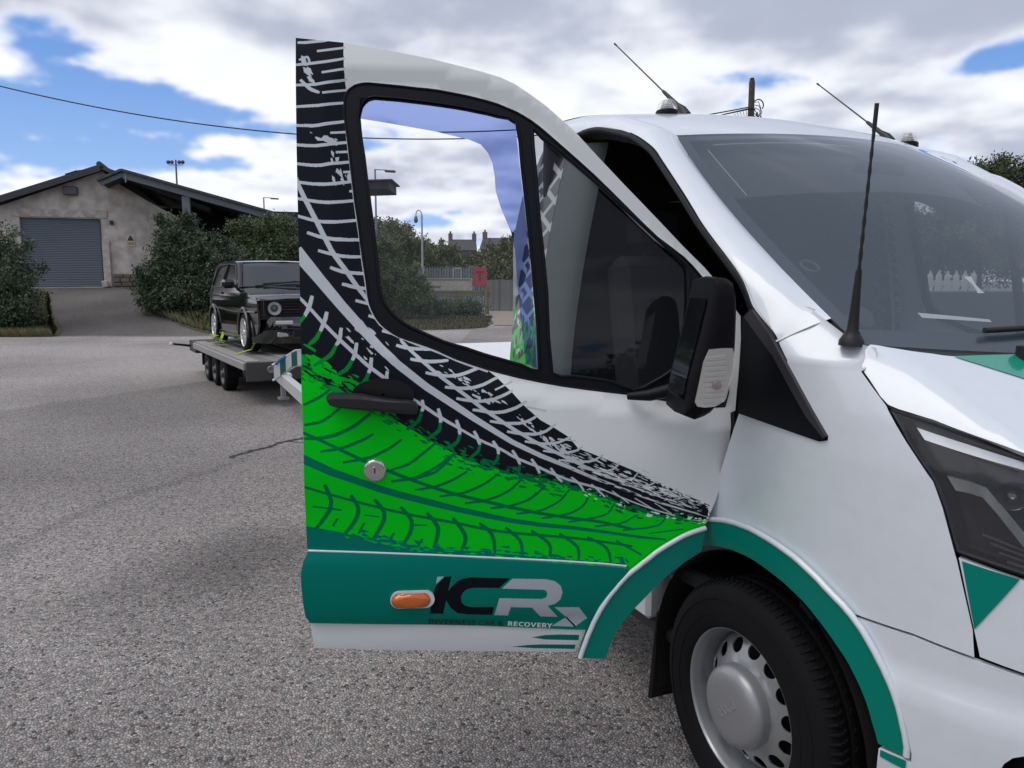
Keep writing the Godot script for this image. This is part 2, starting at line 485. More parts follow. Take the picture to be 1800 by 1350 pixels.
const LIGHT_LINES := [[12.6,1174,1841,1173,1838,1171,1833,1169,1828,1164,1814,1156,1797,1148,1780,1138,1761,1128,1741,1118,1722,1110,1706,1103,1691,1095,1676,1088,1662,1081,1648,1073,1635,1063,1621,1053,1607,1043,1594,1033,1579,1023,1564,1013,1549,1001,1533,989,1517,981,1505],
[4.7,1048,2035,1046,2012,1042,1979,1039,1948,1036,1923,1033,1899,1030,1874,1026,1842,1023,1807,1019,1774,1015,1745,1011,1717,1007,1689,1003,1658,1000,1625,996,1594,991,1561,987,1528,983,1502,979,1490,974,1479,969,1468,964,1460,959,1453,953,1445,946,1439,939,1433,932,1427,921,1421,910,1414,903,1410],
[7.9,918,1419,900,1412,876,1401,852,1391,835,1385,818,1379,800,1372,783,1365,766,1357,749,1349,719,1337,685,1325,661,1316],
[9.4,898,1408,896,1405,894,1400,891,1396,877,1382,858,1364,839,1347,822,1332,806,1318,789,1304,772,1291,755,1278,738,1265,717,1249,695,1231,673,1214,651,1199,629,1184,607,1169,586,1155,564,1142,542,1128,520,1116,497,1104,475,1093,457,1084,439,1074,421,1065,398,1053,374,1042,357,1034],
[4.7,421,1065,404,1057,381,1045,357,1034,327,1020,294,1005,260,991,227,977,193,964,162,952,135,942,108,932,89,925],
[9.4,1174,1528,1165,1519,1152,1506,1140,1493,1128,1480,1116,1466,1104,1452,1091,1439,1078,1425,1065,1412,1050,1397,1033,1381,1017,1366,1005,1355,993,1343,980,1332,964,1320,947,1307,930,1294,915,1281,900,1268,885,1256,870,1246,855,1237,840,1228,824,1216,807,1204,790,1193,771,1181,752,1170,739,1162],
[7.1,790,1193,777,1185,758,1173,739,1162,721,1151,704,1141,686,1131,668,1122,649,1114,631,1106,613,1096,596,1085,579,1076,563,1069,547,1062,531,1056,507,1044,480,1031,455,1020,438,1013,421,1008,404,1002,380,995,355,987,337,981],
[3.9,337,981,324,975,305,967,286,958,263,948,237,937,211,927,181,916,150,906,128,899],
[7.9,1173,2217,1164,2218,1152,2218,1139,2220,1123,2222,1105,2224,1093,2226],
[7.9,1120,2194,1046,2206],
[7.9,1181,2153,1164,2155,1140,2158,1115,2162,1090,2166,1064,2171,1046,2175],
[7.9,1107,2134,1044,2146],
[7.9,1181,2096,1165,2097,1144,2098,1122,2100,1094,2106,1063,2112,1041,2117],
[7.9,1105,2077,1038,2090],
[7.9,1180,2035,1163,2037,1139,2039,1114,2041,1089,2046,1062,2051,1044,2054],
[8.7,1179,1985,1166,1984,1147,1984,1129,1984,1114,1986,1098,1990,1083,1993,1069,1996,1054,1999,1044,2002],
[7.9,1083,1966,1037,1972],
[8.7,1179,1932,1164,1930,1143,1929,1121,1929,1092,1933,1060,1939,1037,1943],
[7.9,1068,1913,1033,1917],
[8.7,1179,1880,1163,1878,1142,1876,1121,1875,1106,1876,1091,1879,1075,1882,1058,1884,1040,1887,1028,1889],
[7.9,1049,1859,1025,1862],
[8.7,1178,1831,1161,1828,1136,1825,1113,1824,1098,1824,1083,1825,1068,1827,1051,1830,1034,1833,1022,1836],
[7.9,1033,1807,1016,1809],
[8.7,1178,1786,1161,1783,1136,1779,1113,1776,1098,1775,1083,1775,1068,1776,1048,1778,1028,1781,1013,1783],
[8.7,1178,1740,1161,1735,1136,1728,1113,1723,1098,1722,1083,1722,1068,1722,1047,1724,1023,1727,1007,1729],
[9.4,1144,1693,1132,1689,1115,1683,1098,1679,1083,1677,1068,1675,1053,1675,1034,1674,1015,1675,1001,1675],
[8.7,1115,1645,1105,1642,1090,1638,1076,1635,1063,1632,1051,1630,1038,1629,1023,1628,1008,1629,997,1629],
[9.4,1083,1600,1074,1596,1060,1591,1046,1587,1027,1585,1007,1584,993,1583],
[9.4,1052,1555,1042,1553,1029,1549,1016,1546,1004,1544,992,1543,984,1542],
[9.4,1017,1511,978,1500],
[9.4,983,1470,960,1462],
[9.4,947,1429,903,1416],
[8.7,909,1390,900,1387,886,1383,872,1381,851,1379,826,1378,808,1377],
[8.7,871,1353,858,1350,838,1347,819,1345,801,1345,782,1346,770,1347],
[8.7,830,1316,819,1313,804,1310,789,1308,773,1306,757,1306,742,1307,729,1310,716,1314,703,1319,688,1324,673,1330,662,1334],
[8.7,778,1276,770,1275,758,1274,746,1273,732,1272,717,1272,704,1273,693,1275,683,1278,672,1281,659,1287,645,1294,635,1298]]
const LIGHT_RIBS := [[8.7,747,1245,735,1242,717,1239,699,1237,683,1236,666,1237,652,1239,643,1241,634,1245,626,1248,614,1253,602,1259,594,1263],
[8.7,703,1213,687,1211,666,1207,646,1205,633,1205,619,1206,607,1209,597,1212,588,1215,579,1219,570,1224,562,1229,556,1233],
[7.9,656,1181,643,1179,625,1176,607,1174,591,1174,574,1174,560,1177,548,1181,536,1187,528,1192],
[7.9,609,1152,598,1150,583,1147,568,1145,551,1144,533,1143,515,1146,499,1152,485,1162,474,1169],
[7.1,560,1124,548,1122,532,1119,515,1117,499,1116,483,1117,467,1119,454,1124,440,1130,431,1134],
[6.3,509,1097,497,1095,479,1092,462,1090,448,1090,433,1092,421,1094,413,1097,405,1102,400,1105],
[6.3,466,1070,451,1069,430,1066,411,1064,398,1064,386,1064,374,1065,361,1070,350,1076,342,1081],
[5.5,411,1050,397,1046,376,1041,357,1037,341,1036,325,1037,312,1040,304,1046,298,1054,294,1060],
[4.7,324,1017,306,1014,281,1010,261,1009,252,1013,246,1021,241,1027],
[4.7,293,996,270,994,239,991,213,990,201,993,191,998,183,1002],
[3.9,227,973,204,972,172,969,146,968,137,970,129,975,123,978],
[3.1,162,945,146,947,123,948,104,951,96,953,87,956,81,958],
[11.0,1131,1524,1133,1515,1136,1503,1140,1492,1143,1484,1148,1476,1150,1470],
[11.0,1092,1481,1094,1474,1096,1463,1100,1454,1103,1445,1107,1436,1110,1429],
[10.2,1054,1438,1056,1430,1057,1418,1059,1408,1062,1401,1066,1395,1069,1391],
[10.2,1014,1398,1015,1390,1017,1378,1019,1368,1021,1362,1024,1355,1027,1351],
[10.2,975,1358,976,1350,977,1338,978,1328,980,1323,982,1319,983,1316],
[9.4,933,1321,934,1313,935,1301,936,1291,937,1286,939,1282,939,1278],
[9.4,889,1285,886,1256],
[9.4,840,1242,839,1236,838,1228,837,1221,839,1217,841,1213,842,1211],
[9.4,797,1218,795,1210,792,1199,790,1190,790,1185,791,1181,792,1179],
[9.4,748,1186,745,1178,742,1168,739,1159,739,1154,739,1150,739,1146],
[8.7,700,1155,696,1148,691,1138,688,1129,686,1125,685,1120,684,1117],
[8.7,648,1127,644,1120,638,1111,634,1103,633,1098,633,1093,633,1090],
[7.9,595,1100,590,1093,584,1083,579,1074,577,1069,575,1064,574,1060],
[7.9,542,1075,537,1068,530,1058,525,1049,522,1043,520,1037,518,1033],
[7.1,488,1048,482,1040,474,1029,467,1020,463,1015,458,1010,455,1007],
[6.3,430,1021,423,1015,413,1007,405,999,401,993,397,987,394,982],
[5.5,373,998,367,994,359,987,352,980,345,973,338,966,333,961],
[4.7,312,977,263,940],
[3.9,246,954,196,923],
[3.1,188,938,138,906],
[6.3,1168,2167,1162,2171,1153,2175,1146,2177,1142,2172,1140,2164,1138,2158],
[9.4,1164,2112,1157,2105,1147,2095,1138,2087,1129,2083,1121,2080,1115,2078],
[6.3,641,1266,594,1287],
[6.3,555,1219,500,1207],
[4.7,468,1129,419,1123]]
const GREEN_RIBS := [[11.0,1150,1470,1164,1454],
[11.0,1110,1429,1113,1424,1117,1417,1121,1410,1127,1404,1133,1399,1138,1396],
[10.2,1069,1391,1072,1384,1078,1373,1085,1364,1099,1354,1115,1345,1126,1338],
[10.2,1027,1351,1030,1345,1035,1336,1041,1328,1048,1322,1057,1317,1064,1313],
[10.2,983,1316,986,1309,990,1300,996,1291,1004,1284,1013,1278,1020,1273],
[9.4,939,1278,954,1252],
[9.4,842,1211,844,1203,847,1193,852,1184,861,1176,873,1168,881,1163],
[9.4,792,1179,792,1173,793,1164,796,1157,806,1149,818,1141,826,1135],
[9.4,739,1146,740,1140,743,1131,747,1124,758,1117,773,1111,783,1107],
[8.7,684,1117,685,1112,687,1105,689,1099,695,1093,703,1087,708,1083],
[8.7,633,1090,634,1085,635,1078,637,1072,641,1068,645,1064,648,1061],
[7.9,574,1060,577,1032],
[7.9,518,1033,518,1015],
[6.3,455,1007,450,992]]
const DARK_LINES := [[9.4,1167,1161,1152,1154,1130,1144,1109,1134,1093,1126,1077,1118,1060,1109,1042,1100,1022,1090,1003,1080,979,1069,953,1058,927,1046,896,1033,863,1019,831,1006,801,995,770,984,740,975,714,967,687,960,662,953,639,947,617,941,595,935,569,929,542,922,514,916,488,911,461,906,433,901,401,896,368,891,335,885,305,877,274,869,253,863],
[7.9,1169,1012,1143,1003,1106,990,1068,978,1032,966,995,955,960,945,931,936,902,929,873,921,835,913,794,904,752,895,712,885,671,875,630,867,589,861,549,856,508,852,467,847,425,842,384,836,336,828,286,819,252,812],
[7.9,1158,1232,1144,1238,1125,1247,1107,1257,1091,1269,1077,1282,1067,1291],
[7.9,1156,1178,1144,1180,1125,1183,1108,1188,1090,1199,1073,1213,1060,1223],
[9.4,1156,1142,1141,1142,1119,1142,1097,1145,1075,1150,1053,1159,1033,1168,1013,1181,995,1195,982,1205],
[7.9,1115,1106,1100,1108,1080,1110,1060,1114,1042,1119,1025,1126,1009,1132,996,1138,984,1145,975,1150],
[7.9,1056,1075,1037,1078,1009,1082,984,1087,968,1093,953,1100,938,1107,923,1116,909,1126,899,1133],
[7.9,927,1051,915,1055,898,1060,881,1066,865,1076,849,1089,834,1100,823,1109,811,1119,803,1125],
[7.9,927,1019,908,1022,882,1025,857,1030,839,1038,821,1047,804,1057,786,1069,769,1082,757,1091],
[7.1,909,1020,895,1022,876,1024,857,1027,839,1032,821,1037,804,1045,788,1058,773,1072,763,1083],
[7.1,862,994,847,995,826,998,805,1002,786,1008,768,1016,753,1023,741,1030,729,1037,721,1042],
[7.1,796,973,777,975,751,978,726,982,706,990,686,999,669,1008,656,1017,643,1027,634,1034],
[7.1,726,951,709,953,685,955,662,960,642,966,624,974,607,983,593,993,580,1006,571,1014],
[7.1,655,935,639,936,617,938,595,942,576,947,558,953,542,961,526,973,512,987,502,996],
[6.3,583,917,565,918,539,920,514,925,495,932,477,941,461,951,450,962,441,975,434,983],
[6.3,511,902,490,904,460,908,434,913,419,919,405,927,393,936,386,946,381,958,377,966],
[6.3,435,889,417,891,391,894,368,898,352,901,336,905,323,911,315,920,309,931,305,939],
[5.5,360,874,340,875,312,877,286,880,267,887,250,897,237,904],
[5.5,278,860,249,862,209,865,177,871,166,878,157,889,151,897],
[4.7,203,848,103,858],
[11.0,1107,1015,1103,1006,1097,992,1093,978,1091,966,1092,953,1095,942,1107,924,1122,904,1134,890],
[11.0,1037,983,1032,973,1023,959,1018,945,1019,933,1022,922,1027,911,1036,897,1048,883,1056,873],
[11.0,975,969,967,960,956,946,949,933,948,922,949,911,953,901,962,884,973,865,982,851],
[11.0,904,946,895,936,883,921,875,907,873,896,874,885,877,874,883,861,892,847,898,837],
[11.0,832,927,823,916,810,900,801,883,802,863,808,842,813,826],
[11.0,760,910,751,898,738,880,729,865,726,857,725,849,726,840,729,831,734,821,737,814],
[10.2,687,893,677,885,662,873,651,859,646,842,644,822,643,808],
[9.4,614,878,602,868,585,854,572,839,567,823,565,806,564,794],
[9.4,540,866,525,856,505,842,490,828,485,814,486,798,486,786],
[8.7,461,855,445,845,424,830,408,815,404,802,404,786,404,775],
[7.9,381,843,365,835,342,823,324,809,317,795,313,779,311,767],
[7.1,297,830,223,786],
[7.9,1089,895,1076,915],
[7.9,1020,872,1004,901],
[7.9,935,850,924,869],
[7.9,857,831,846,850],
[6.3,1141,953,1065,941],
[4.7,1003,925,965,919],
[4.7,880,892,833,891]]
var paint: StandardMaterial3D
var teal: StandardMaterial3D
var trim_black: StandardMaterial3D
var rubber: StandardMaterial3D
var dark: StandardMaterial3D
var truck: Node3D
const DW := 1400
const DH := 2048

func art(p: Vector2) -> Vector2:
	return Vector2((p.x + 0.06) / 1.30 * DW, (2.27 - p.y) / 1.80 * DH)

func art_poly(im: Image, p: PackedVector2Array, col: Color) -> void:
	var q := PackedVector2Array()
	for a in p:
		q.append(art(a))
	fill(im, q, col)

func stroke(im: Image, pts: PackedVector2Array, widths: Array, col: Color) -> void:
	for i in pts.size() - 1:
		var a := pts[i]
		var b := pts[i + 1]
		if a.distance_to(b) < 1e-5:
			continue
		var d := (b - a).normalized().orthogonal()
		var wa: float = widths[mini(i, widths.size() - 1)] * 0.5
		var wb: float = widths[mini(i + 1, widths.size() - 1)] * 0.5
		art_poly(im, PackedVector2Array([a + d * wa, b + d * wb, b - d * wb, a - d * wa]), col)
		var cap := PackedVector2Array()
		for k in 8:
			cap.append(b + Vector2.from_angle(TAU * k / 8) * wb * 0.98)
		art_poly(im, cap, col)

func line_list(im: Image, list: Array, col: Color, grade = null) -> void:
	for s in list:
		var p := PackedVector2Array()
		for i in range(1, s.size(), 2):
			p.append(Vector2(s[i], s[i + 1]) * 0.001)
		var m := p.size()
		var w := []
		for i in m:
			var e := absf(2.0 * i / (m - 1) - 1.0)
			w.append(s[0] * 0.001 * (1.08 - 0.22 * e * e))
		stroke(im, p, w, grade.call(p[0]) if grade != null else col)

func chips(im: Image, a: Vector2, b: Vector2, count: int, spread: float, size: float, stretch: float, col: Color) -> void:
	var d := (b - a).normalized()
	for i in count:
		var c := a.lerp(b, rng.randf()) + d.orthogonal() * rng.randfn(0.0, spread)
		var q := PackedVector2Array()
		var k := rng.randi_range(4, 7)
		var r := size * rng.randf_range(0.3, 1.0)
		for j in k:
			var e := Vector2.from_angle(TAU * j / k + rng.randf() * 0.7) * r * rng.randf_range(0.35, 1.0)
			q.append(c + d * e.x * stretch + d.orthogonal() * e.y * 0.6)
		art_poly(im, q, col)

func curve_pairs(a: Array) -> Array:
	var p := PackedVector2Array()
	var w := []
	for i in range(0, a.size(), 3):
		p.append(Vector2(a[i], a[i + 1]) * 0.001)
		w.append(a[i + 2] * 0.001)
	return [p, w]

func door_print() -> ImageTexture:
	var im := Image.create(DW, DH, false, Image.FORMAT_RGB8)
	var white := Color(0.83, 0.85, 0.86).linear_to_srgb()
	var light := Color(0.60, 0.65, 0.69).linear_to_srgb()
	var black := Color(0.010, 0.012, 0.018).linear_to_srgb()
	var green := Color(0.001, 0.66, 0.015).linear_to_srgb()
	var deep := Color(0.0, 0.20, 0.06).linear_to_srgb()
	var sea := Color(0.0, 0.205, 0.155).linear_to_srgb()
	im.fill(white)
	art_poly(im, P2(P_GREEN), green)
	art_poly(im, P2(P_TEAL), sea)
	art_poly(im, P2(P_BLACK), black)
	var g := curve_pairs(GREEN_BAND)
	var deep_at := func(p: Vector2) -> Color: return deep.lerp(sea, clampf(1.0 - (p.x - 0.2) / 0.6, 0.15, 1.0) * 0.7)
	stroke(im, g[0], g[1], deep.lerp(sea, 0.6))
	line_list(im, DARK_LINES, deep, deep_at)
	# torn edges of the two tyre tracks
	var seam := P2(P_BLACK)
	for i in range(21, 33):
		chips(im, seam[i], seam[mini(i + 1, seam.size() - 1)], 9, 0.006, 0.010, 1.5, white)
	var low := P2(P_GREEN)
	for i in range(0, 18):
		var f := i / 18.0
		var a := low[i]
		var b := low[i + 1]
		var c := Color(0.0, 0.30, 0.03).linear_to_srgb().lerp(deep, minf(1.0, f * 2.0))
		chips(im, a + Vector2(0, 0.004), b + Vector2(0, 0.004), 16, 0.010, 0.012, 1.8, c)
		chips(im, a + Vector2(0, 0.012), b + Vector2(0, 0.012), 4, 0.008, 0.009, 2.5, black)
		if f < 0.3:
			chips(im, a + Vector2(0, 0.03), b + Vector2(0, 0.03), 14, 0.018, 0.016, 2.2, green.lerp(deep, rng.randf() * 0.6))
	for i in range(21, 30):
		chips(im, low[i] + Vector2(0, 0.006), low[i + 1] + Vector2(0, 0.006), 12, 0.008, 0.011, 2.2, sea)
		chips(im, low[i] + Vector2(0, -0.004), low[i + 1] + Vector2(0, -0.004), 7, 0.005, 0.007, 3.0, green)
	chips(im, Vector2(0.78, 1.09), Vector2(0.45, 0.98), 60, 0.012, 0.010, 2.2, deep)
	line_list(im, LIGHT_LINES, light)
	line_list(im, LIGHT_RIBS, light)
	line_list(im, GREEN_RIBS, deep, func(p: Vector2) -> Color: return Color(0.0, 0.36, 0.03).linear_to_srgb().lerp(deep, clampf((1.16 - p.x) / 0.3, 0.0, 1.0)))
	var s := curve_pairs(SPINE)
	stroke(im, s[0], s[1], light)
	chips(im, Vector2(1.05, 1.44), Vector2(0.92, 1.30), 14, 0.02, 0.010, 2.0, light)
	chips(im, Vector2(1.15, 1.97), Vector2(1.06, 1.93), 10, 0.012, 0.020, 1.4, light)
	chips(im, Vector2(1.08, 1.92), Vector2(1.05, 1.82), 10, 0.012, 0.018, 1.2, light)
	chips(im, Vector2(1.17, 2.17), Vector2(1.12, 2.10), 6, 0.012, 0.018, 1.6, light)
	chips(im, Vector2(0.80, 1.33), Vector2(0.62, 1.22), 26, 0.008, 0.011, 1.8, light)
	chips(im, Vector2(0.58, 1.20), Vector2(0.45, 1.09), 34, 0.008, 0.010, 2.0, light)
	chips(im, Vector2(0.46, 1.10), Vector2(0.08, 0.93), 150, 0.013, 0.006, 4.0, light)
	chips(im, Vector2(0.36, 1.04), Vector2(0.05, 0.92), 110, 0.010, 0.005, 4.5, white)
	chips(im, Vector2(0.46, 1.04), Vector2(0.12, 0.925), 60, 0.006, 0.005, 5.0, black)
	chips(im, Vector2(0.30, 1.00), Vector2(0.03, 0.91), 60, 0.006, 0.004, 5.0, black)
	# lower band, its lettering marks and the white sill
	art_poly(im, P2(DOOR_MOULD), sea)
	art_poly(im, P2([1260, 560, -60, 530, -60, 400, 1260, 400]), white)
	art_poly(im, P2(DOOR_SILL), white)
	var ink := Color(0.006, 0.008, 0.014).linear_to_srgb()
	var pale := Color(0.46, 0.50, 0.55).linear_to_srgb()
	art_poly(im, P2(LOGO_TICK), pale)
	art_poly(im, P2(LOGO_C), ink)
	art_poly(im, P2(LOGO_I), ink)
	art_poly(im, P2(LOGO_R), pale)
	art_poly(im, P2(LOGO_ARROW_LOW), pale)
	art_poly(im, P2(LOGO_ARROW), pale)
	var chev := P2(LOGO_ARROW)
	stroke(im, PackedVector2Array([chev[4], chev[3]]), [0.004], ink)
	art_poly(im, P2(STRIPE_TOP), sea)
	art_poly(im, P2(STRIPE_LOW), sea)
	return ImageTexture.create_from_image(im)

func seg_dist(p: Vector2, loop: PackedVector2Array) -> float:
	var best := 1e9
	for i in loop.size():
		best = minf(best, p.distance_squared_to(Geometry2D.get_closest_point_to_segment(p, loop[i], loop[(i + 1) % loop.size()])))
	return sqrt(best)

func tyre_and_rim(w: Node3D, full := true) -> void:
	var t := mb()
	t.lathe([Vector2(0.218, 0.004), Vector2(0.228, 0.012), Vector2(0.25, 0.016), Vector2(0.29, 0.018), Vector2(0.318, 0.013), Vector2(0.336, 0.002), Vector2(0.347, -0.012), Vector2(0.352, -0.03), Vector2(0.354, -0.058), Vector2(0.346, -0.060), Vector2(0.346, -0.067), Vector2(0.355, -0.069), Vector2(0.356, -0.10), Vector2(0.347, -0.102), Vector2(0.347, -0.110), Vector2(0.356, -0.112), Vector2(0.355, -0.15), Vector2(0.347, -0.152), Vector2(0.347, -0.160), Vector2(0.354, -0.162), Vector2(0.352, -0.192), Vector2(0.345, -0.208), Vector2(0.33, -0.222), Vector2(0.29, -0.235), Vector2(0.22, -0.22)].map(func(q): return Vector2(q.x, -q.y)), 72, Transform3D(Basis(Vector3(1, 0, 0), Vector3(0, 1, 0), Vector3(0, 0, -1)), Vector3.ZERO))
	put(t, "tyre", rubber, w)
	if full:
		# shoulder sipes round the tread edge and the moulded ring on the sidewall
		var tr := mb()
		for k in 96:
			var a := TAU * k / 96
			var bs := Basis(Vector3(0, 0, 1), a)
			tr.box(bs * Vector3(0.3475, 0.004, -0.018), Vector3(0.010, 0.0085, 0.030), bs * Basis(Vector3(0, 1, 0), -0.55), 0.002)
			tr.box(bs * Vector3(0.353, 0.006, -0.045), Vector3(0.006, 0.010, 0.022), bs * Basis(Vector3(1, 0, 0), 0.4), 0.0015)
			if k % 2 == 0:
				tr.box(bs * Vector3(0.3548, 0.0, -0.085), Vector3(0.005, 0.016, 0.022), bs * Basis(Vector3(1, 0, 0), -0.5), 0.0015)
				tr.box(bs * Vector3(0.3548, 0.0, -0.131), Vector3(0.005, 0.016, 0.026), bs * Basis(Vector3(1, 0, 0), 0.5), 0.0015)
		for r in [0.262, 0.303]:
			var ring := []
			for k in 65:
				ring.append(Vector3(cos(TAU * k / 64) * r, sin(TAU * k / 64) * r, 0.0165))
			tr.tube(ring, 0.0018, 5, false)
		struct(put(tr, "tread", rubber, w), "stuff")
	var steel := M(0.38, 0.39, 0.41, 0.32, 0.55)
	var r := mb()
	r.lathe([Vector2(0.2225, -0.006), Vector2(0.2235, 0.002), Vector2(0.221, 0.006), Vector2(0.2165, 0.004), Vector2(0.214, -0.004), Vector2(0.208, -0.020), Vector2(0.203, -0.035), Vector2(0.202, -0.075), Vector2(0.198, -0.086)], 72)
	put(r, "rim", steel, w)
	var prof := func(q: float) -> float: return interp(q, [0.0, 0.10, 0.118, 0.128, 0.165, 0.185, 0.198, 0.206], [-0.012, -0.012, -0.015, -0.022, -0.038, -0.052, -0.072, -0.088])
	var circle := PackedVector2Array()
	for k in 72:
		circle.append(Vector2.from_angle(TAU * k / 72) * 0.2035)
	var holes := []
	if full:
		for k in 14:
			var c := Vector2.from_angle(TAU * (k + 0.3) / 14) * 0.164
			var q := PackedVector2Array()
			for j in 18:
				var e := Vector2(cos(TAU * j / 18) * 0.0215, sin(TAU * j / 18) * 0.0235)
				q.append(c + e.rotated(c.angle()))
			holes.append(q)
	var disc := panel(circle, holes, 0.0171, func(x: float, y: float) -> Vector3: return Vector3(x, y, prof.call(Vector2(x, y).length())), Vector3(0, 0, 1), 0.005, null, 0.006)
	put(disc, "wheel_disc", steel, w)
	var cap := mb()
	cap.lathe([Vector2(0.118, -0.02), Vector2(0.118, 0.006), Vector2(0.115, 0.018), Vector2(0.107, 0.029), Vector2(0.094, 0.036), Vector2(0.075, 0.0385), Vector2(0.04, 0.040), Vector2(0.0005, 0.0405)].map(func(q): return q), 64)
	put(cap, "hub_cap", M(0.34, 0.345, 0.36, 0.38, 0.45), w)
	var back := mb()
	back.lathe([Vector2(0.20, -0.10), Vector2(0.001, -0.10)], 40)
	put(back, "brake_drum", M(0.012, 0.012, 0.013, 0.8), w)
	if full:
		var tm := TextMesh.new()
		var f := SystemFont.new()
		f.font_names = PackedStringArray(["Droid Serif"])
		f.font_italic = true
		tm.font = f
		tm.text = "Ford"
		tm.font_size = 32
		tm.pixel_size = 0.0012
		tm.depth = 0.0015
		var o := MeshInstance3D.new()
		o.mesh = tm
		o.material_override = M(0.33, 0.335, 0.35, 0.45, 0.4)
		o.name = "cap_lettering"
		w.add_child(o, true)
		o.transform = Transform3D(Basis(Vector3(0, 0, 1), 0.75), Vector3(0, 0, 0.0408))

func van_point(s: float, y: float, t: float) -> Vector3:
	return Vector3(s, y, t)

func fender_lift(mirror: bool) -> Callable:
	return func(s: float, y: float) -> Vector3:
		var t := side_t(s, y)
		if y > 1.36 and s > 0.0:
			var best := 9.0
			var tt := t
			for k in 8:
				var e := screen_at(1.0, lerpf(0.12, -0.03, k / 8.0))
				var f := screen_at(1.0, lerpf(0.12, -0.03, (k + 1) / 8.0))
				var c := Geometry2D.get_closest_point_to_segment(Vector2(s, y), Vector2(e.x, e.y), Vector2(f.x, f.y))
				var d := Vector2(s, y).distance_to(c)
				if d < best:
					best = d
					tt = lerpf(e.z, f.z, c.distance_to(Vector2(e.x, e.y)) / maxf(1e-5, Vector2(e.x, e.y).distance_to(Vector2(f.x, f.y))))
			t += (minf(maxf(tt, -0.085), t) - t) * exp(-pow(best / 0.065, 2.0))
		return Vector3(s, y, 2.0 * CT - t if mirror else t)

func side_lift(mirror: bool, off := 0.0) -> Callable:
	return func(s: float, y: float) -> Vector3:
		var t := side_t(s, y) + off
		return Vector3(s, y, 2.0 * CT - t if mirror else t)

func pillar_curves() -> Array:
	# the edge of the door opening and, matched to it, the edge of the windscreen and roof
	var ap := P2(APERTURE)
	var o := []
	var i := []
	var ws := [[0.088, 1.40, 0.085], [0.066, 1.43, 0.13], [ap[0].x, ap[0].y, 0.175], [ap[1].x, ap[1].y, 0.235], [ap[2].x, ap[2].y, 0.293], [ap[3].x, ap[3].y, 0.445], [ap[4].x, ap[4].y, 0.574], [ap[5].x, ap[5].y, 0.715], [ap[6].x, ap[6].y, 0.847], [ap[7].x, ap[7].y, 0.965]]
	for q in ws:
		o.append(Vector3(q[0], q[1], side_t(q[0], q[1])))
		i.append(screen_at(1.0, q[2]))
	i.append(screen_at(1.0, 1.0)); o.append(Vector3(-0.885, 2.108, side_t(-0.885, 2.108)))
	for q in [[ap[8].x, ap[8].y, 0.12], [ap[9].x, ap[9].y, 0.36], [-1.35, 2.19, 0.65], [-1.62, 2.195, 1.0]]:
		o.append(Vector3(q[0], q[1], side_t(q[0], q[1])))
		i.append(roof_at(1.0, q[2]))
	return [o, i]

func along(c: Array, f: float) -> Vector3:
	var x := clampf(f, 0.0, 1.0) * (c.size() - 1)
	var k := mini(int(x), c.size() - 2)
	var a: Vector3 = c[maxi(k - 1, 0)]
	var b: Vector3 = c[k]
	var d: Vector3 = c[k + 1]
	var e: Vector3 = c[mini(k + 2, c.size() - 1)]
	return b.cubic_interpolate(d, a, e, x - k)

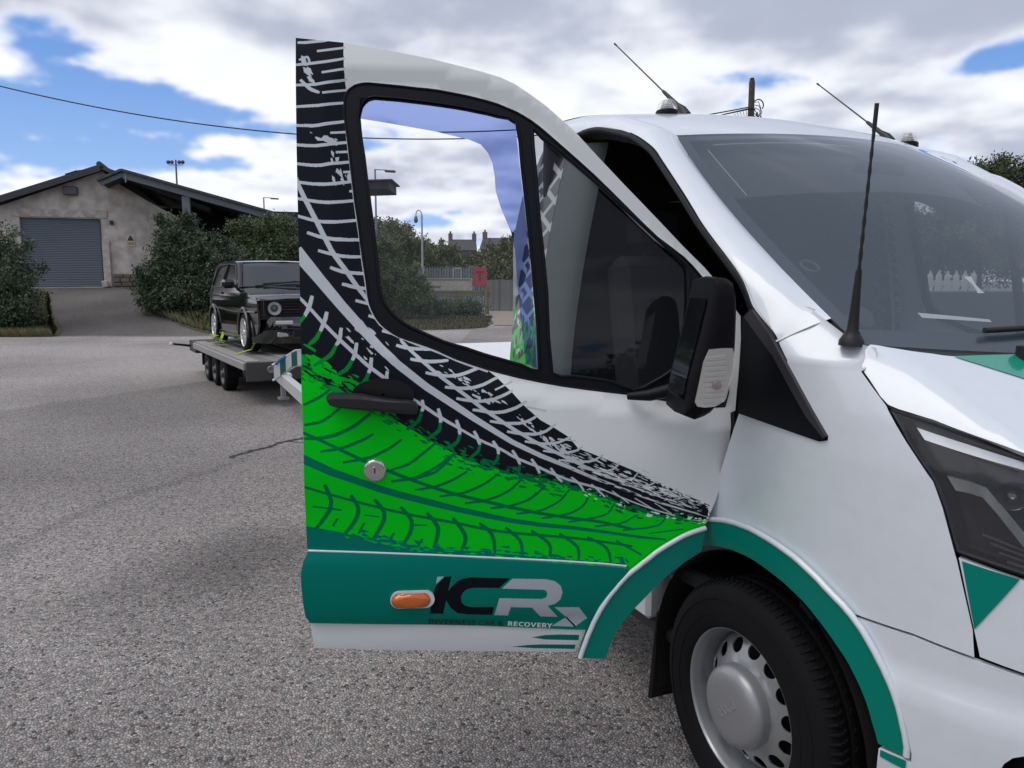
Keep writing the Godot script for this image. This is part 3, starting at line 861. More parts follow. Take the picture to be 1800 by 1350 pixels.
func build_cab() -> void:
	var pc := pillar_curves()
	for mir in [false, true]:
		var loft := func(u: float, v: float) -> Vector3:
			var a := along(pc[0], u)
			var b := along(pc[1], u)
			var ch := b - a
			var tan := (along(pc[0], minf(u + 0.01, 1.0)) + along(pc[1], minf(u + 0.01, 1.0)) - along(pc[0], maxf(u - 0.01, 0.0)) - along(pc[1], maxf(u - 0.01, 0.0))).normalized()
			var out := ch.cross(tan).normalized()
			if out.dot(Vector3(0.3, 0.6, 1.0)) < 0.0:
				out = -out
			var q := 1.0 - v
			var bow := 4.0 * v * (1.0 - v)
			var p := a.lerp(b, v) + out * ch.length() * (0.03 + 0.14 * smoothstep(0.0, 0.2, u)) * bow
			return Vector3(p.x, p.y, 2.0 * CT - p.z) if mir else p
		var m := mb()
		m.grid(120, 14, loft, func(p: Vector3) -> Vector3: return Vector3(0.2, 0.5, signf(p.z - CT)))
		put(m, "a_pillar", paint, truck)
		var seal := mb()
		var path := []
		for k in 90:
			var p := along(pc[0], k / 89.0 * 0.93 + 0.03) + Vector3(0, -0.004, -0.012)
			path.append(Vector3(p.x, p.y, 2.0 * CT - p.z) if mir else p)
		seal.tube(path, 0.014, 8)
		put(seal, "door_seal", trim_black, truck)
		# inner side of the opening: a dark return that shows behind the seal
		var ret := mb()
		ret.grid(60, 3, func(u: float, v: float) -> Vector3:
			var p := along(pc[0], u * 0.93 + 0.03) + Vector3(0.012, 0.006, -0.004) + Vector3(-0.055, -0.035, -0.075) * v
			return Vector3(p.x, p.y, 2.0 * CT - p.z) if mir else p, func(p: Vector3) -> Vector3: return Vector3(-0.5, -1, 0.2))
		put(ret, "pillar_lining", dark, truck)
	var roof := mb()
	roof.grid(40, 24, func(u: float, k: float) -> Vector3: return roof_at(2.0 * u - 1.0, k), func(_p: Vector3) -> Vector3: return Vector3.UP)
	put(roof, "roof", paint, truck)
	var back := mb()
	back.grid(24, 10, func(u: float, k: float) -> Vector3:
		var top := roof_at((2.0 * u - 1.0) * 1.0, 1.0)
		return Vector3(-1.62, lerpf(top.y, 0.55, k), CT + (2.0 * u - 1.0) * lerpf(0.79, 1.0, minf(1.0, k * 4.0))), func(_p: Vector3) -> Vector3: return Vector3(-1, 0, 0))
	put(back, "cab_back_wall", paint, truck)
	# windscreen with its black printed border
	var gm := glass(0.15, 0.205, 0.26, 0.30, 0.015)  # bluish veil in the glass colour stands in for reflected sky haze
	gm.metallic_specular = 0.5
	var ws := mb()
	ws.grid(40, 24, func(u: float, w: float) -> Vector3: return screen_at((2.0 * u - 1.0), w * 1.0), func(_p: Vector3) -> Vector3: return Vector3(1, 1, 0))
	put(ws, "windscreen", gm, truck)
	var frit := M(0.012, 0.014, 0.016, 0.12)
	var strips := [[-1.0, 1.0, -0.02, 0.055], [-1.0, -0.955, 0.055, 1.0], [0.955, 1.0, 0.055, 1.0], [-0.955, 0.955, 0.962, 1.0]]
	for q in strips:
		var b := mb()
		b.grid(30, 16, func(u: float, w: float) -> Vector3: return screen_at(lerpf(q[0], q[1], u), lerpf(q[2], q[3], w), -0.004), func(_p: Vector3) -> Vector3: return Vector3(1, 1, 0))
		put(b, "windscreen_border", frit, truck)
	var line := M(0.30, 0.33, 0.35, 0.4)
	var edge := mb()
	var ep := []
	for k in 30:
		ep.append(screen_at(lerpf(0.86, 0.20, k / 29.0), 0.93 - 0.03 * pow(k / 29.0, 3.0), -0.006))
	edge.tube(ep, 0.0025, 5)
	ep = []
	for k in 20:
		ep.append(screen_at(lerpf(0.90, 0.905, k / 19.0), lerpf(0.90, 0.62, k / 19.0), -0.006))
	edge.tube(ep, 0.0022, 5)
	put(edge, "border_line", line, truck)
	# toll tag, permit ring and papers behind the glass
	var ring := mb()
	var rp := []
	for k in 33:
		var a := TAU * k / 32
		rp.append(screen_at(0.916 + cos(a) * 0.020, 0.286 + sin(a) * 0.022, -0.006))
	ring.tube(rp, 0.0045, 6, false)
	put(ring, "permit_ring", M(0.015, 0.016, 0.018, 0.5), truck)
	var tagm := mb()
	tagm.grid(3, 4, func(u: float, w: float) -> Vector3: return screen_at(0.503 + (u - 0.5) * (0.008 + 0.03 * absf(w - 0.45)) - w * 0.012, 0.185 + w * 0.055, -0.012), func(_p: Vector3) -> Vector3: return Vector3(1, 1, 0))
	put(tagm, "paper_tag", M(0.75, 0.78, 0.8, 0.7), truck)
	var note := mb()
	note.grid(6, 1, func(u: float, w: float) -> Vector3: return screen_at(lerpf(0.72, 0.53, u), 0.125 + w * 0.016 * (1.0 - 0.5 * u) - 0.012 * u, -0.03), func(_p: Vector3) -> Vector3: return Vector3(1, 1, 0))
	put(note, "paper_note", M(0.62, 0.66, 0.66, 0.8), truck)
	# bonnet
	var bo := P2(BONNET)
	var right := PackedVector2Array()
	right.append(Vector2(0.525, CT)); right.append(Vector2(0.50, -0.72))
	for q in bo:
		right.append(q)
	for q in [0.86, 1.0]:
		var y: float = interp(q, [0.5, 0.736, 1.0], [1.275, 1.207, 1.15])
		var p: Vector3 = nose(q, y)
		right.append(Vector2(p.x + 0.004, p.z))
	right.append(Vector2(0.905, -0.62)); right.append(Vector2(0.925, CT))
	var whole := PackedVector2Array(right)
	for i in range(right.size() - 2, 0, -1):
		whole.append(Vector2(right[i].x, 2.0 * CT - right[i].y))
	var blift := func(s: float, t: float) -> Vector3: return Vector3(s, bonnet_y(s, t), t)
	put(panel(whole, [], 0.05, blift, Vector3.UP, 0.02, null, 0.015), "bonnet", paint, truck)
	var bg := P2(BONNET_GREEN)
	var tri := PackedVector2Array([bg[0] + Vector2(0.004, 0), bg[1], Vector2(0.415, -0.75), Vector2(0.62, -0.66), bg[2]])
	put(panel(tri, [], 0.04, func(s: float, t: float) -> Vector3: return Vector3(s, bonnet_y(s, t) + 0.0025, t), Vector3.UP, 0.0, null, 0.015), "bonnet_stripe", M(0.0, 0.30, 0.20, 0.25, 0.0, 0.8), truck)
	# cowl under the windscreen foot
	var cowl := mb()
	cowl.grid(24, 4, func(u: float, v: float) -> Vector3:
		var q := 2.0 * u - 1.0
		var p := screen_at(q * 0.995, -0.02)
		return p + Vector3(0.10 * v - 0.02, -0.03 - 0.05 * v, 0), func(_p: Vector3) -> Vector3: return Vector3.UP)
	put(cowl, "cowl", dark, truck)
	# fenders, flares, corner trims, headlamps
	for mir in [false, true]:
		var sl := side_lift(mir)
		var outd := Vector3(0, 0, -1 if mir else 1)
		put(panel(P2(FENDER), [], 0.022, fender_lift(mir), outd, 0.0, null, 0.012), "front_fender", paint, truck)
		var fl := P2(FLARE_OUT)
		var fi := P2(FLARE_IN)
		var ring2 := PackedVector2Array(fl)
		ring2.append_array(fi)
		var cx := Vector2(0.03, 0.347)
		put(panel(ring2, [], 0.03, func(s: float, y: float) -> Vector3:
			var d := (Vector2(s, y) - cx).length()
			var t := side_t(s, y) + 0.015 - 6.0 * pow(maxf(0.50 - d, 0.0), 2.0)
			return Vector3(s, y, 2.0 * CT - t if mir else t), outd, 0.03, null, 0.012), "wheel_arch_flare", teal, truck)
		var lip := mb()
		var lp := []
		for q in dense(fl, 0.03, false):
			var t := side_t(q.x, q.y) + 0.013
			lp.append(Vector3(q.x, q.y, 2.0 * CT - t if mir else t))
		lip.tube(lp, 0.008, 8)
		put(lip, "flare_lip", paint, truck)
		put(panel(P2(TRI), [], 0.03, side_lift(mir, 0.006), outd, 0.02, null, 0.01), "corner_trim", trim_black, truck)
		var rib := panel(P2(TRIM_BAND), [], 0.02, side_lift(mir, 0.012), outd, 0.012, null, 0.008)
		put(rib, "trim_edge", M(0.030, 0.028, 0.034, 0.5), truck)
		# headlamp: dark bowl, chrome strips, clear cover
		var mk := func(off: float) -> Callable:
			return func(f: float, y: float) -> Vector3:
				var p := nose(f, y, off)
				return Vector3(p.x, p.y, 2.0 * CT - p.z) if mir else p
		var lamp := P2(LAMP_LOW)
		for q in [Vector2(0.86, 0.975), Vector2(1.0, 0.985), Vector2(1.07, 1.06), Vector2(1.0, 1.142), Vector2(0.86, 1.172)]:
			lamp.append(q)
		var lt := P2(LAMP_TOP)
		lamp.append(lt[2]); lamp.append(lt[1])
		var hl := node("headlight", truck)
		var bowl := panel(lamp, [], 0.04, mk.call(-0.055), Vector3(0.6, 0, -1 if mir else 1), 0.0, null, 0.015)
		put(bowl, "lamp_bowl", M(0.005, 0.006, 0.010, 0.25), hl)
		var shine := M(0.75, 0.78, 0.82, 0.12, 0.9)
		var st := P2(LAMP_STRIP)
		put(panel(st, [], 0.02, mk.call(-0.018), Vector3(0.6, 0, -1 if mir else 1), 0.02, null, 0.008), "daylight_strip", M(0.88, 0.90, 0.93, 0.15, 0.35), hl)
		var st2 := P2(LAMP_STRIP_LOW)
		put(panel(st2, [], 0.02, mk.call(-0.03), Vector3(0.6, 0, -1 if mir else 1), 0.02, null, 0.008), "reflector", shine, hl)
		for q in [[0.70, 1.125, 0.030], [0.795, 1.10, 0.036]]:
			var bc: Vector3 = mk.call(-0.05).call(q[0], q[1])
			var dirn: Vector3 = (mk.call(0.1).call(q[0], q[1]) - bc).normalized()
			var bx := Basis.looking_at(-dirn, Vector3.UP)
			var bl := mb()
			bl.lathe([Vector2(q[2], 0.024), Vector2(q[2] * 0.93, 0.022), Vector2(q[2] * 0.7, 0.006), Vector2(q[2] * 0.3, -0.004), Vector2(0.0005, -0.006)], 28, Transform3D(bx, bc))
			put(bl, "lamp_cup", M(0.10, 0.11, 0.13, 0.15, 0.8), hl)
		var vane := mb()
		for k in 5:
			var p0: Vector3 = mk.call(-0.040).call(0.640 + 0.012 * k, 1.035 - 0.016 * k)
			var p1: Vector3 = mk.call(-0.040).call(0.72 + 0.010 * k, 1.010 - 0.013 * k)
			vane.bar(p0, p1, 0.006, 0.003)
		put(vane, "lamp_vane", M(0.05, 0.05, 0.06, 0.3), hl)
		var cup := mb()
		var cc: Vector3 = mk.call(-0.06).call(0.90, 1.07)
		cup.lathe([Vector2(0.062, 0.03), Vector2(0.055, 0.02), Vector2(0.03, -0.01), Vector2(0.001, -0.02)], 28, Transform3D(Basis(Vector3(0, 1, 0), PI / 2), cc))
		put(cup, "projector", shine, hl)
		put(panel(lamp, [], 0.03, mk.call(0.001), Vector3(0.6, 0, -1 if mir else 1), 0.0, null, 0.012), "lamp_cover", glass(0.9, 0.9, 0.95, 0.04, 0.01), hl)
		var gasket := mb()
		var gp := []
		for q in dense(lamp, 0.02):
			gp.append(mk.call(-0.004).call(q.x, q.y))
		gp.append(gp[0])
		gasket.tube(gp, 0.0055, 6, false)
		put(gasket, "lamp_gasket", trim_black, hl)
		# painted panel under the lamp
		var np := PackedVector2Array([Vector2(0.597, 0.990), Vector2(0.70, 0.968), Vector2(0.86, 0.963), Vector2(1.02, 0.972), Vector2(1.12, 0.90), Vector2(1.16, 0.75), Vector2(0.80, 0.768), Vector2(0.694, 0.784), Vector2(0.624, 0.795)])
		put(panel(np, [], 0.03, mk.call(0.0), Vector3(0.6, 0, -1 if mir else 1), 0.015, null, 0.012), "nose_panel", paint, truck)
		var gt := P2(NOSE_GREEN)
		gt[0] += Vector2(0.006, -0.006)
		put(panel(gt, [], 0.03, mk.call(0.0022), Vector3(0.6, 0, -1 if mir else 1), 0.0, null, 0.012), "nose_triangle", teal, truck)
		# liner of the wheel house
		var ln := mb()
		ln.grid(30, 6, func(u: float, v: float) -> Vector3:
			var a := lerpf(-0.35, PI + 0.35, u)
			var t := 0.0 - 0.42 * v
			var r := 0.44 + 0.02 * v
			return Vector3(0.02 + cos(a) * r, 0.36 + sin(a) * r, 2.0 * CT - t if mir else t), func(p: Vector3) -> Vector3: return Vector3(0.02, 0.36, p.z) - p)
		ln.grid(10, 10, func(u: float, v: float) -> Vector3: return Vector3(lerpf(-0.5, 0.5, u), lerpf(0.15, 0.9, v), 2.0 * CT + 0.42 if mir else -0.42), func(_p: Vector3) -> Vector3: return outd)
		put(ln, "wheel_house", M(0.008, 0.008, 0.009, 0.9), truck)
	# bumper right across, grille between the lamps
	var bt := P2(BUMPER_TOP)
	var br := PackedVector2Array()
	br.append(Vector2(PI / 2, 0.31))
	br.append(Vector2(0.85, 0.31))
	var fn := P2(FLARE_NOSE)
	var blow := P2(BUMPER_LOW)
	for q in blow:
		br.append(q)
	for i in range(fn.size() - 1, -1, -1):
		if fn[i].y < bt[0].y - 0.004:
			br.append(fn[i] + Vector2(0.012, 0))
	for q in bt:
		br.append(q + Vector2(0.006 if q == bt[0] else 0.0, -0.002))
	br.append(Vector2(0.80, 0.762)); br.append(Vector2(1.16, 0.742)); br.append(Vector2(PI / 2, 0.735))
	var bw := PackedVector2Array(br)
	for i in range(br.size() - 2, 0, -1):
		bw.append(Vector2(PI - br[i].x, br[i].y))
	var fog := PackedVector2Array()
	var fog2 := PackedVector2Array()
	for k in 16:
		var e := Vector2.from_angle(TAU * k / 16) * Vector2(0.055, 0.055)
		fog.append(Vector2(0.712, 0.575) + e)
		fog2.append(Vector2(PI - 0.712, 0.575) + Vector2(-e.x, e.y))
	put(panel(bw, [fog, fog2], 0.05, func(f: float, y: float) -> Vector3:
		var crease := 0.012 * smoothstep(0.70, 0.66, y) - 0.03 * smoothstep(0.5, 0.3, y)
		return nose(f, y, 0.004 + crease), Vector3(1, 0, 0), 0.02, null, 0.018), "bumper", paint, truck)
	for mir in [false, true]:
		var strip := PackedVector2Array()
		for q in [blow[2] + Vector2(0.004, 0.0), blow[3], blow[3] + Vector2(0.0, -0.022), blow[2] + Vector2(0.004, -0.016)]:
			strip.append(Vector2(PI - q.x, q.y) if mir else q)
		put(panel(strip, [], 0.03, func(f: float, y: float) -> Vector3: return nose(f, y, 0.0185), Vector3(1, 0, 0), 0.0, null, 0.01), "bumper_stripe", teal, truck)
	for k in [0.712, PI - 0.712]:
		var p: Vector3 = nose(k, 0.575, -0.03)
		var pocket := mb()
		pocket.lathe([Vector2(0.075, 0.02), Vector2(0.06, -0.03), Vector2(0.001, -0.04)], 24, Transform3D(Basis(Vector3(0, 1, 0), PI / 2 - (k - PI / 2) * -0.6), p))
		put(pocket, "fog_lamp_pocket", trim_black, truck)
	var gr := mb()
	for i in 7:
		var y := 0.78 + i * 0.048
		var path := []
		for k in 25:
			path.append(nose(lerpf(1.14, PI - 1.14, k / 24.0), y, -0.01))
		gr.tube(path, 0.009, 6)
	put(gr, "grille", trim_black, truck)
	var gb := mb()
	gb.grid(20, 8, func(u: float, v: float) -> Vector3: return nose(lerpf(1.02, PI - 1.02, u), lerpf(0.74, 1.11, v), -0.035), func(_p: Vector3) -> Vector3: return Vector3(1, 0, 0))
	put(gb, "grille_back", M(0.01, 0.01, 0.011, 0.8), truck)
	# wiper arms at the foot of the glass
	for q in [[0.60, 0.03, 0.10, 0.075], [-0.55, 0.03, -0.95, 0.08]]:
		var wp := mb()
		var p0 := screen_at(q[0], -0.015, 0.02)
		var p1 := screen_at((q[0] + q[2]) * 0.5, q[1], 0.04)
		var p2 := screen_at(q[2], q[3], 0.03)
		wp.bar(p0, p1, 0.022, 0.012, 0.004)
		wp.bar(p1, p2, 0.016, 0.010, 0.003)
		wp.tube([p0 + Vector3(0, -0.04, 0), p0 + Vector3(0, 0.015, 0)], 0.02, 12)
		var bl := []
		for k in 9:
			bl.append(screen_at(lerpf(q[0] + 0.05, q[2] - 0.15, k / 8.0), lerpf(0.045, 0.10, k / 8.0), 0.016))
		wp.tube(bl, 0.008, 6)
		put(wp, "wiper", M(0.012, 0.012, 0.013, 0.45), truck)
	# aerials and beacons
	var mast := mb()
	var foot := Vector3(0.266, 1.406, -0.075)
	mast.lathe([Vector2(0.030, 0.0), Vector2(0.029, 0.012), Vector2(0.022, 0.024), Vector2(0.014, 0.038), Vector2(0.012, 0.075), Vector2(0.0085, 0.15), Vector2(0.0075, 0.18)].map(func(v2): return v2), 20, Transform3D(Basis(Vector3(1, 0, 0), -PI / 2), foot).rotated_local(Vector3(0, 1, 0), 0.06))
	var top := foot + Vector3(0.036, 0.56, 0.0)
	var ap := []
	var ar := []
	for k in 60:
		var f := k / 59.0
		var p := (foot + Vector3(0.008, 0.13, 0)).lerp(top, f)
		ap.append(p)
		ar.append((0.0046 + 0.0009 * sin(f * 70.0)) * lerpf(1.0, 0.70, f) if f < 0.86 else 0.0050)
	mast.tube(ap, ar, 8)
	put(mast, "aerial", M(0.012, 0.012, 0.014, 0.5), truck)
	roof_aerial(0.43, 0.62, Vector3(-1.885, 2.768, -0.661))
	roof_aerial(-0.815, 0.305, Vector3(-1.463, 2.569, -1.597))

func roof_aerial(v: float, k: float, tip: Vector3) -> void:
	var a := mb()
	var f := roof_at(v, k)
	var d := (tip - f).normalized()
	a.tube([f + Vector3(0, -0.01, 0), f.lerp(tip, 0.05), f.lerp(tip, 0.12), f.lerp(tip, 0.28), f.lerp(tip, 0.30)], [0.024, 0.020, 0.011, 0.008, 0.006], 10)
	a.tube([f.lerp(tip, 0.29), f.lerp(tip, 0.97)], [0.0036, 0.003], 8)
	a.tube([f.lerp(tip, 0.97), tip], 0.0046, 8)
	put(a, "aerial", M(0.012, 0.012, 0.014, 0.5), truck)

func beacon(v: float, k: float) -> void:
	var f := roof_at(v, k)
	var b := node("beacon_light", truck, Transform3D(Basis.from_scale(Vector3.ONE * 0.8), f))
	var base := mb()
	base.lathe([Vector2(0.060, -0.02), Vector2(0.060, 0.006), Vector2(0.055, 0.014), Vector2(0.001, 0.014)], 32, Transform3D(Basis(Vector3(1, 0, 0), -PI / 2), Vector3.ZERO))
	put(base, "base", trim_black, b)
	var inner := mb()
	for i in 5:
		inner.lathe([Vector2(0.034 - 0.003 * i, 0.016 + i * 0.010), Vector2(0.040 - 0.004 * i, 0.020 + i * 0.010), Vector2(0.034 - 0.003 * i, 0.024 + i * 0.010)], 24, Transform3D(Basis(Vector3(1, 0, 0), -PI / 2), Vector3.ZERO))
	inner.tube([Vector3(0, 0.01, 0), Vector3(0, 0.062, 0)], 0.008, 8)
	put(inner, "reflector", M(0.6, 0.6, 0.58, 0.25, 0.6), b)
	var dome := mb()
	dome.lathe([Vector2(0.053, 0.012), Vector2(0.052, 0.030), Vector2(0.046, 0.048), Vector2(0.034, 0.063), Vector2(0.018, 0.072), Vector2(0.0005, 0.075)], 32, Transform3D(Basis(Vector3(1, 0, 0), -PI / 2), Vector3.ZERO))
	put(dome, "dome", glass(0.85, 0.85, 0.82, 0.18, 0.05), b)

func build_interior() -> void:
	var inn := M(0.016, 0.017, 0.020, 0.85)
	var grey := M(0.013, 0.014, 0.018, 0.9)
	var fl := mb()
	fl.box(Vector3(-0.70, 0.62, CT), Vector3(1.60, 0.06, 1.90), Basis(), 0.01)
	put(fl, "cab_floor", inn, truck)
	var step := mb()
	step.box(Vector3(-0.92, 0.50, -0.06), Vector3(0.86, 0.20, 0.10), Basis(), 0.015)
	put(step, "sill_step", paint, truck)
	var rail := mb()
	rail.box(Vector3(-0.75, 0.375, -0.10), Vector3(1.0, 0.06, 0.12), Basis(), 0.015)
	put(rail, "sill_rail", M(0.03, 0.03, 0.033, 0.6), truck)
	var da := mb()
	da.grid(24, 14, func(u: float, v: float) -> Vector3:
		var q := 2.0 * u - 1.0
		var f := screen_at(q * 0.97, 0.02, -0.03)
		var x: float = [0.0, -0.12, -0.28, -0.40, -0.44, -0.42, -0.36, -0.30][mini(int(v * 7.0), 7)]
		var yv: float = [0.0, 0.0, 0.005, -0.02, -0.08, -0.25, -0.42, -0.60][mini(int(v * 7.0), 7)]
		var hump := 0.05 * exp(-pow((q - 0.42) / 0.18, 2.0)) * smoothstep(0.2, 0.5, v) * smoothstep(0.8, 0.6, v)
		return f + Vector3(x - 0.03, yv + hump - 0.02, 0), func(_p: Vector3) -> Vector3: return Vector3(-0.3, 1, 0))
	put(da, "dashboard", inn, truck)
	var fw := mb()
	fw.box(Vector3(0.15, 1.0, CT), Vector3(0.05, 0.75, 1.8))
	put(fw, "firewall", inn, truck)
	var col := mb()
	var wc := Vector3(-0.34, 1.30, -0.50)
	var wb := Basis(Vector3(0, 0, 1), 0.55)
	var ring := []
	for k in 41:
		var a := TAU * k / 40
		ring.append(wc + wb * Vector3(0, sin(a) * 0.19, cos(a) * 0.19))
	col.tube(ring, 0.016, 8, false)
	for a in [0.0, 2.2, -2.2]:
		col.tube([wc, wc + wb * Vector3(0, cos(a) * -0.185, sin(a) * 0.185)], 0.014, 8)
	col.tube([wc + wb * Vector3(-0.02, 0, 0), wc + wb * Vector3(0.30, 0, 0)], [0.06, 0.035], 14)
	put(col, "steering_wheel", M(0.012, 0.012, 0.013, 0.55), truck)
	var mirr := mb()
	mirr.box(screen_at(0.02, 0.86, -0.07), Vector3(0.03, 0.07, 0.24), Basis(), 0.012)
	put(mirr, "interior_mirror", inn, truck)
	for t in [-0.52, -1.20, -1.58]:
		var st := node("seat", truck, Transform3D(Basis(), Vector3(-0.95, 0, t)))
		var cu := mb()
		cu.box(Vector3(0.05, 0.98, 0), Vector3(0.52, 0.17, 0.50 if t > -1.0 else 0.37), Basis(), 0.05)
		put(cu, "cushion", grey, st)
		var bk := mb()
		bk.box(Vector3(-0.24, 1.35, 0), Vector3(0.15, 0.66, 0.48 if t > -1.0 else 0.36), Basis(Vector3(0, 0, 1), 0.18), 0.05)
		put(bk, "backrest", grey, st)
		var hr := mb()
		hr.box(Vector3(-0.33, 1.79, 0), Vector3(0.10, 0.19, 0.27), Basis(Vector3(0, 0, 1), 0.12), 0.04)
		hr.tube([Vector3(-0.30, 1.6, 0.06), Vector3(-0.32, 1.75, 0.06)], 0.008)
		hr.tube([Vector3(-0.30, 1.6, -0.06), Vector3(-0.32, 1.75, -0.06)], 0.008)
		put(hr, "headrest", grey, st)
		var bs := mb()
		bs.box(Vector3(0.0, 0.78, 0), Vector3(0.40, 0.26, 0.34), Basis(), 0.02)
		put(bs, "seat_base", inn, st)
	var lining := mb()
	lining.grid(20, 10, func(u: float, k: float) -> Vector3: return roof_at((2.0 * u - 1.0) * 0.97, 0.03 + 0.95 * k) + Vector3(0, -0.045, 0), func(_p: Vector3) -> Vector3: return Vector3.DOWN)
	put(lining, "headlining", M(0.05, 0.053, 0.058, 0.95), truck)
	var shelf := mb()
	shelf.grid(24, 4, func(u: float, v: float) -> Vector3: return screen_at((2.0 * u - 1.0) * 0.96, lerpf(1.0, 0.74, v), -0.05 - 0.05 * v), func(_p: Vector3) -> Vector3: return Vector3(1, 1, 0))
	shelf.grid(24, 2, func(u: float, v: float) -> Vector3: return screen_at((2.0 * u - 1.0) * 0.96, 0.74, -0.10) + Vector3(-0.22 * v, 0.02 * v, 0), func(_p: Vector3) -> Vector3: return Vector3.DOWN)
	put(shelf, "overhead_shelf", M(0.035, 0.038, 0.046, 0.95), truck)
	var rearw := mb()
	rearw.box(Vector3(-1.50, 1.40, CT), Vector3(0.05, 1.60, 1.80), Basis(), 0.01)
	put(rearw, "bulkhead_trim", M(0.02, 0.021, 0.025, 0.95), truck)
	# B pillar: pale grey trim inside, painted outside
	var bp := mb()
	bp.grid(6, 20, func(u: float, v: float) -> Vector3:
		var y := lerpf(0.60, 2.15, v)
		return Vector3(-1.372 + 0.12 * sin(u * PI / 2), y, T0(y) - 0.13 * u), func(_p: Vector3) -> Vector3: return Vector3(1, 0, 0.4))
	put(bp, "b_pillar_trim", M(0.17, 0.20, 0.21, 0.7), truck)

func build_rear() -> void:
	# side of the cab behind the door, in the same print
	var W := 256
	var im := Image.create(W, 512, false, Image.FORMAT_RGB8)
	im.fill(Color(0.010, 0.012, 0.018).linear_to_srgb())
	var gcol := Color(0.001, 0.47, 0.010).linear_to_srgb()
	fill(im, PackedVector2Array([Vector2(0, 300), Vector2(256, 250), Vector2(256, 512), Vector2(0, 512)]), gcol)
	for k in 9:
		var y := 20.0 + k * 34.0
		var c := Color(0.5, 0.54, 0.57).linear_to_srgb() if y < 240 else Color(0.0, 0.2, 0.06).linear_to_srgb()
		fill(im, PackedVector2Array([Vector2(0, y), Vector2(256, y + 52), Vector2(256, y + 60), Vector2(0, y + 9)]), c)
		fill(im, PackedVector2Array([Vector2(0, y + 58), Vector2(256, y), Vector2(256, y + 7), Vector2(0, y + 66)]), c)
	for k in 90:
		var c := Vector2(rng.randf() * 256.0, 265.0 + rng.randfn(0, 16))
		var q := PackedVector2Array()
		for j in 5:
			q.append(c + Vector2.from_angle(TAU * j / 5 + rng.randf()) * rng.randf_range(3, 14))
		fill(im, q, gcol if rng.randf() < 0.7 else Color(0.01, 0.012, 0.018).linear_to_srgb())
	var m := StandardMaterial3D.new()
	m.albedo_texture = ImageTexture.create_from_image(im)
	m.roughness = 0.3
	m.clearcoat_enabled = true
	m.clearcoat = 0.7
	m.clearcoat_roughness = 0.05
	for mir in [false, true]:
		var outl := PackedVector2Array([Vector2(-1.62, 0.52), Vector2(-1.37, 0.52), Vector2(-1.37, 2.19), Vector2(-1.62, 2.19)])
		if mir:
			outl[1].x = -1.22
			outl[2].x = -1.22
		put(panel(outl, [], 0.08, side_lift(mir), Vector3(0, 0, -1 if mir else 1), 0.02, func(s: float, y: float) -> Vector2: return Vector2((s + 1.55) / 0.31, (2.2 - y) / 1.7)), "cab_side_panel", m, truck)
	# chassis, bed and rear wheels
	var ch := mb()
	for t in [-0.58, -1.40]:
		ch.box(Vector3(-3.4, 0.68, t), Vector3(4.6, 0.18, 0.08), Basis(), 0.01)
	put(ch, "chassis_rail", M(0.02, 0.02, 0.022, 0.7), truck)
	var bed := mb()
	bed.box(Vector3(-3.55, 0.95, CT), Vector3(3.8, 0.10, 2.10), Basis(), 0.015)
	put(bed, "load_bed", M(0.74, 0.76, 0.78, 0.5), truck)
	var side := mb()
	side.box(Vector3(-3.55, 1.03, 0.06), Vector3(3.8, 0.07, 0.04), Basis(), 0.01)
	put(side, "bed_rail", M(0.55, 0.57, 0.6, 0.4, 0.5), truck)
	var side2 := mb()
	side2.box(Vector3(-3.55, 1.03, 2.0 * CT - 0.06), Vector3(3.8, 0.07, 0.04), Basis(), 0.01)
	put(side2, "bed_rail", M(0.55, 0.57, 0.6, 0.4, 0.5), truck)
	for t in [0.0, 2.0 * CT]:
		var w := node("wheel", truck, Transform3D(Basis(Vector3.UP, 0.0 if t == 0.0 else PI), Vector3(-3.5, 0.357, t - (0.03 if t == 0.0 else -0.03))))
		tyre_and_rim(w, false)

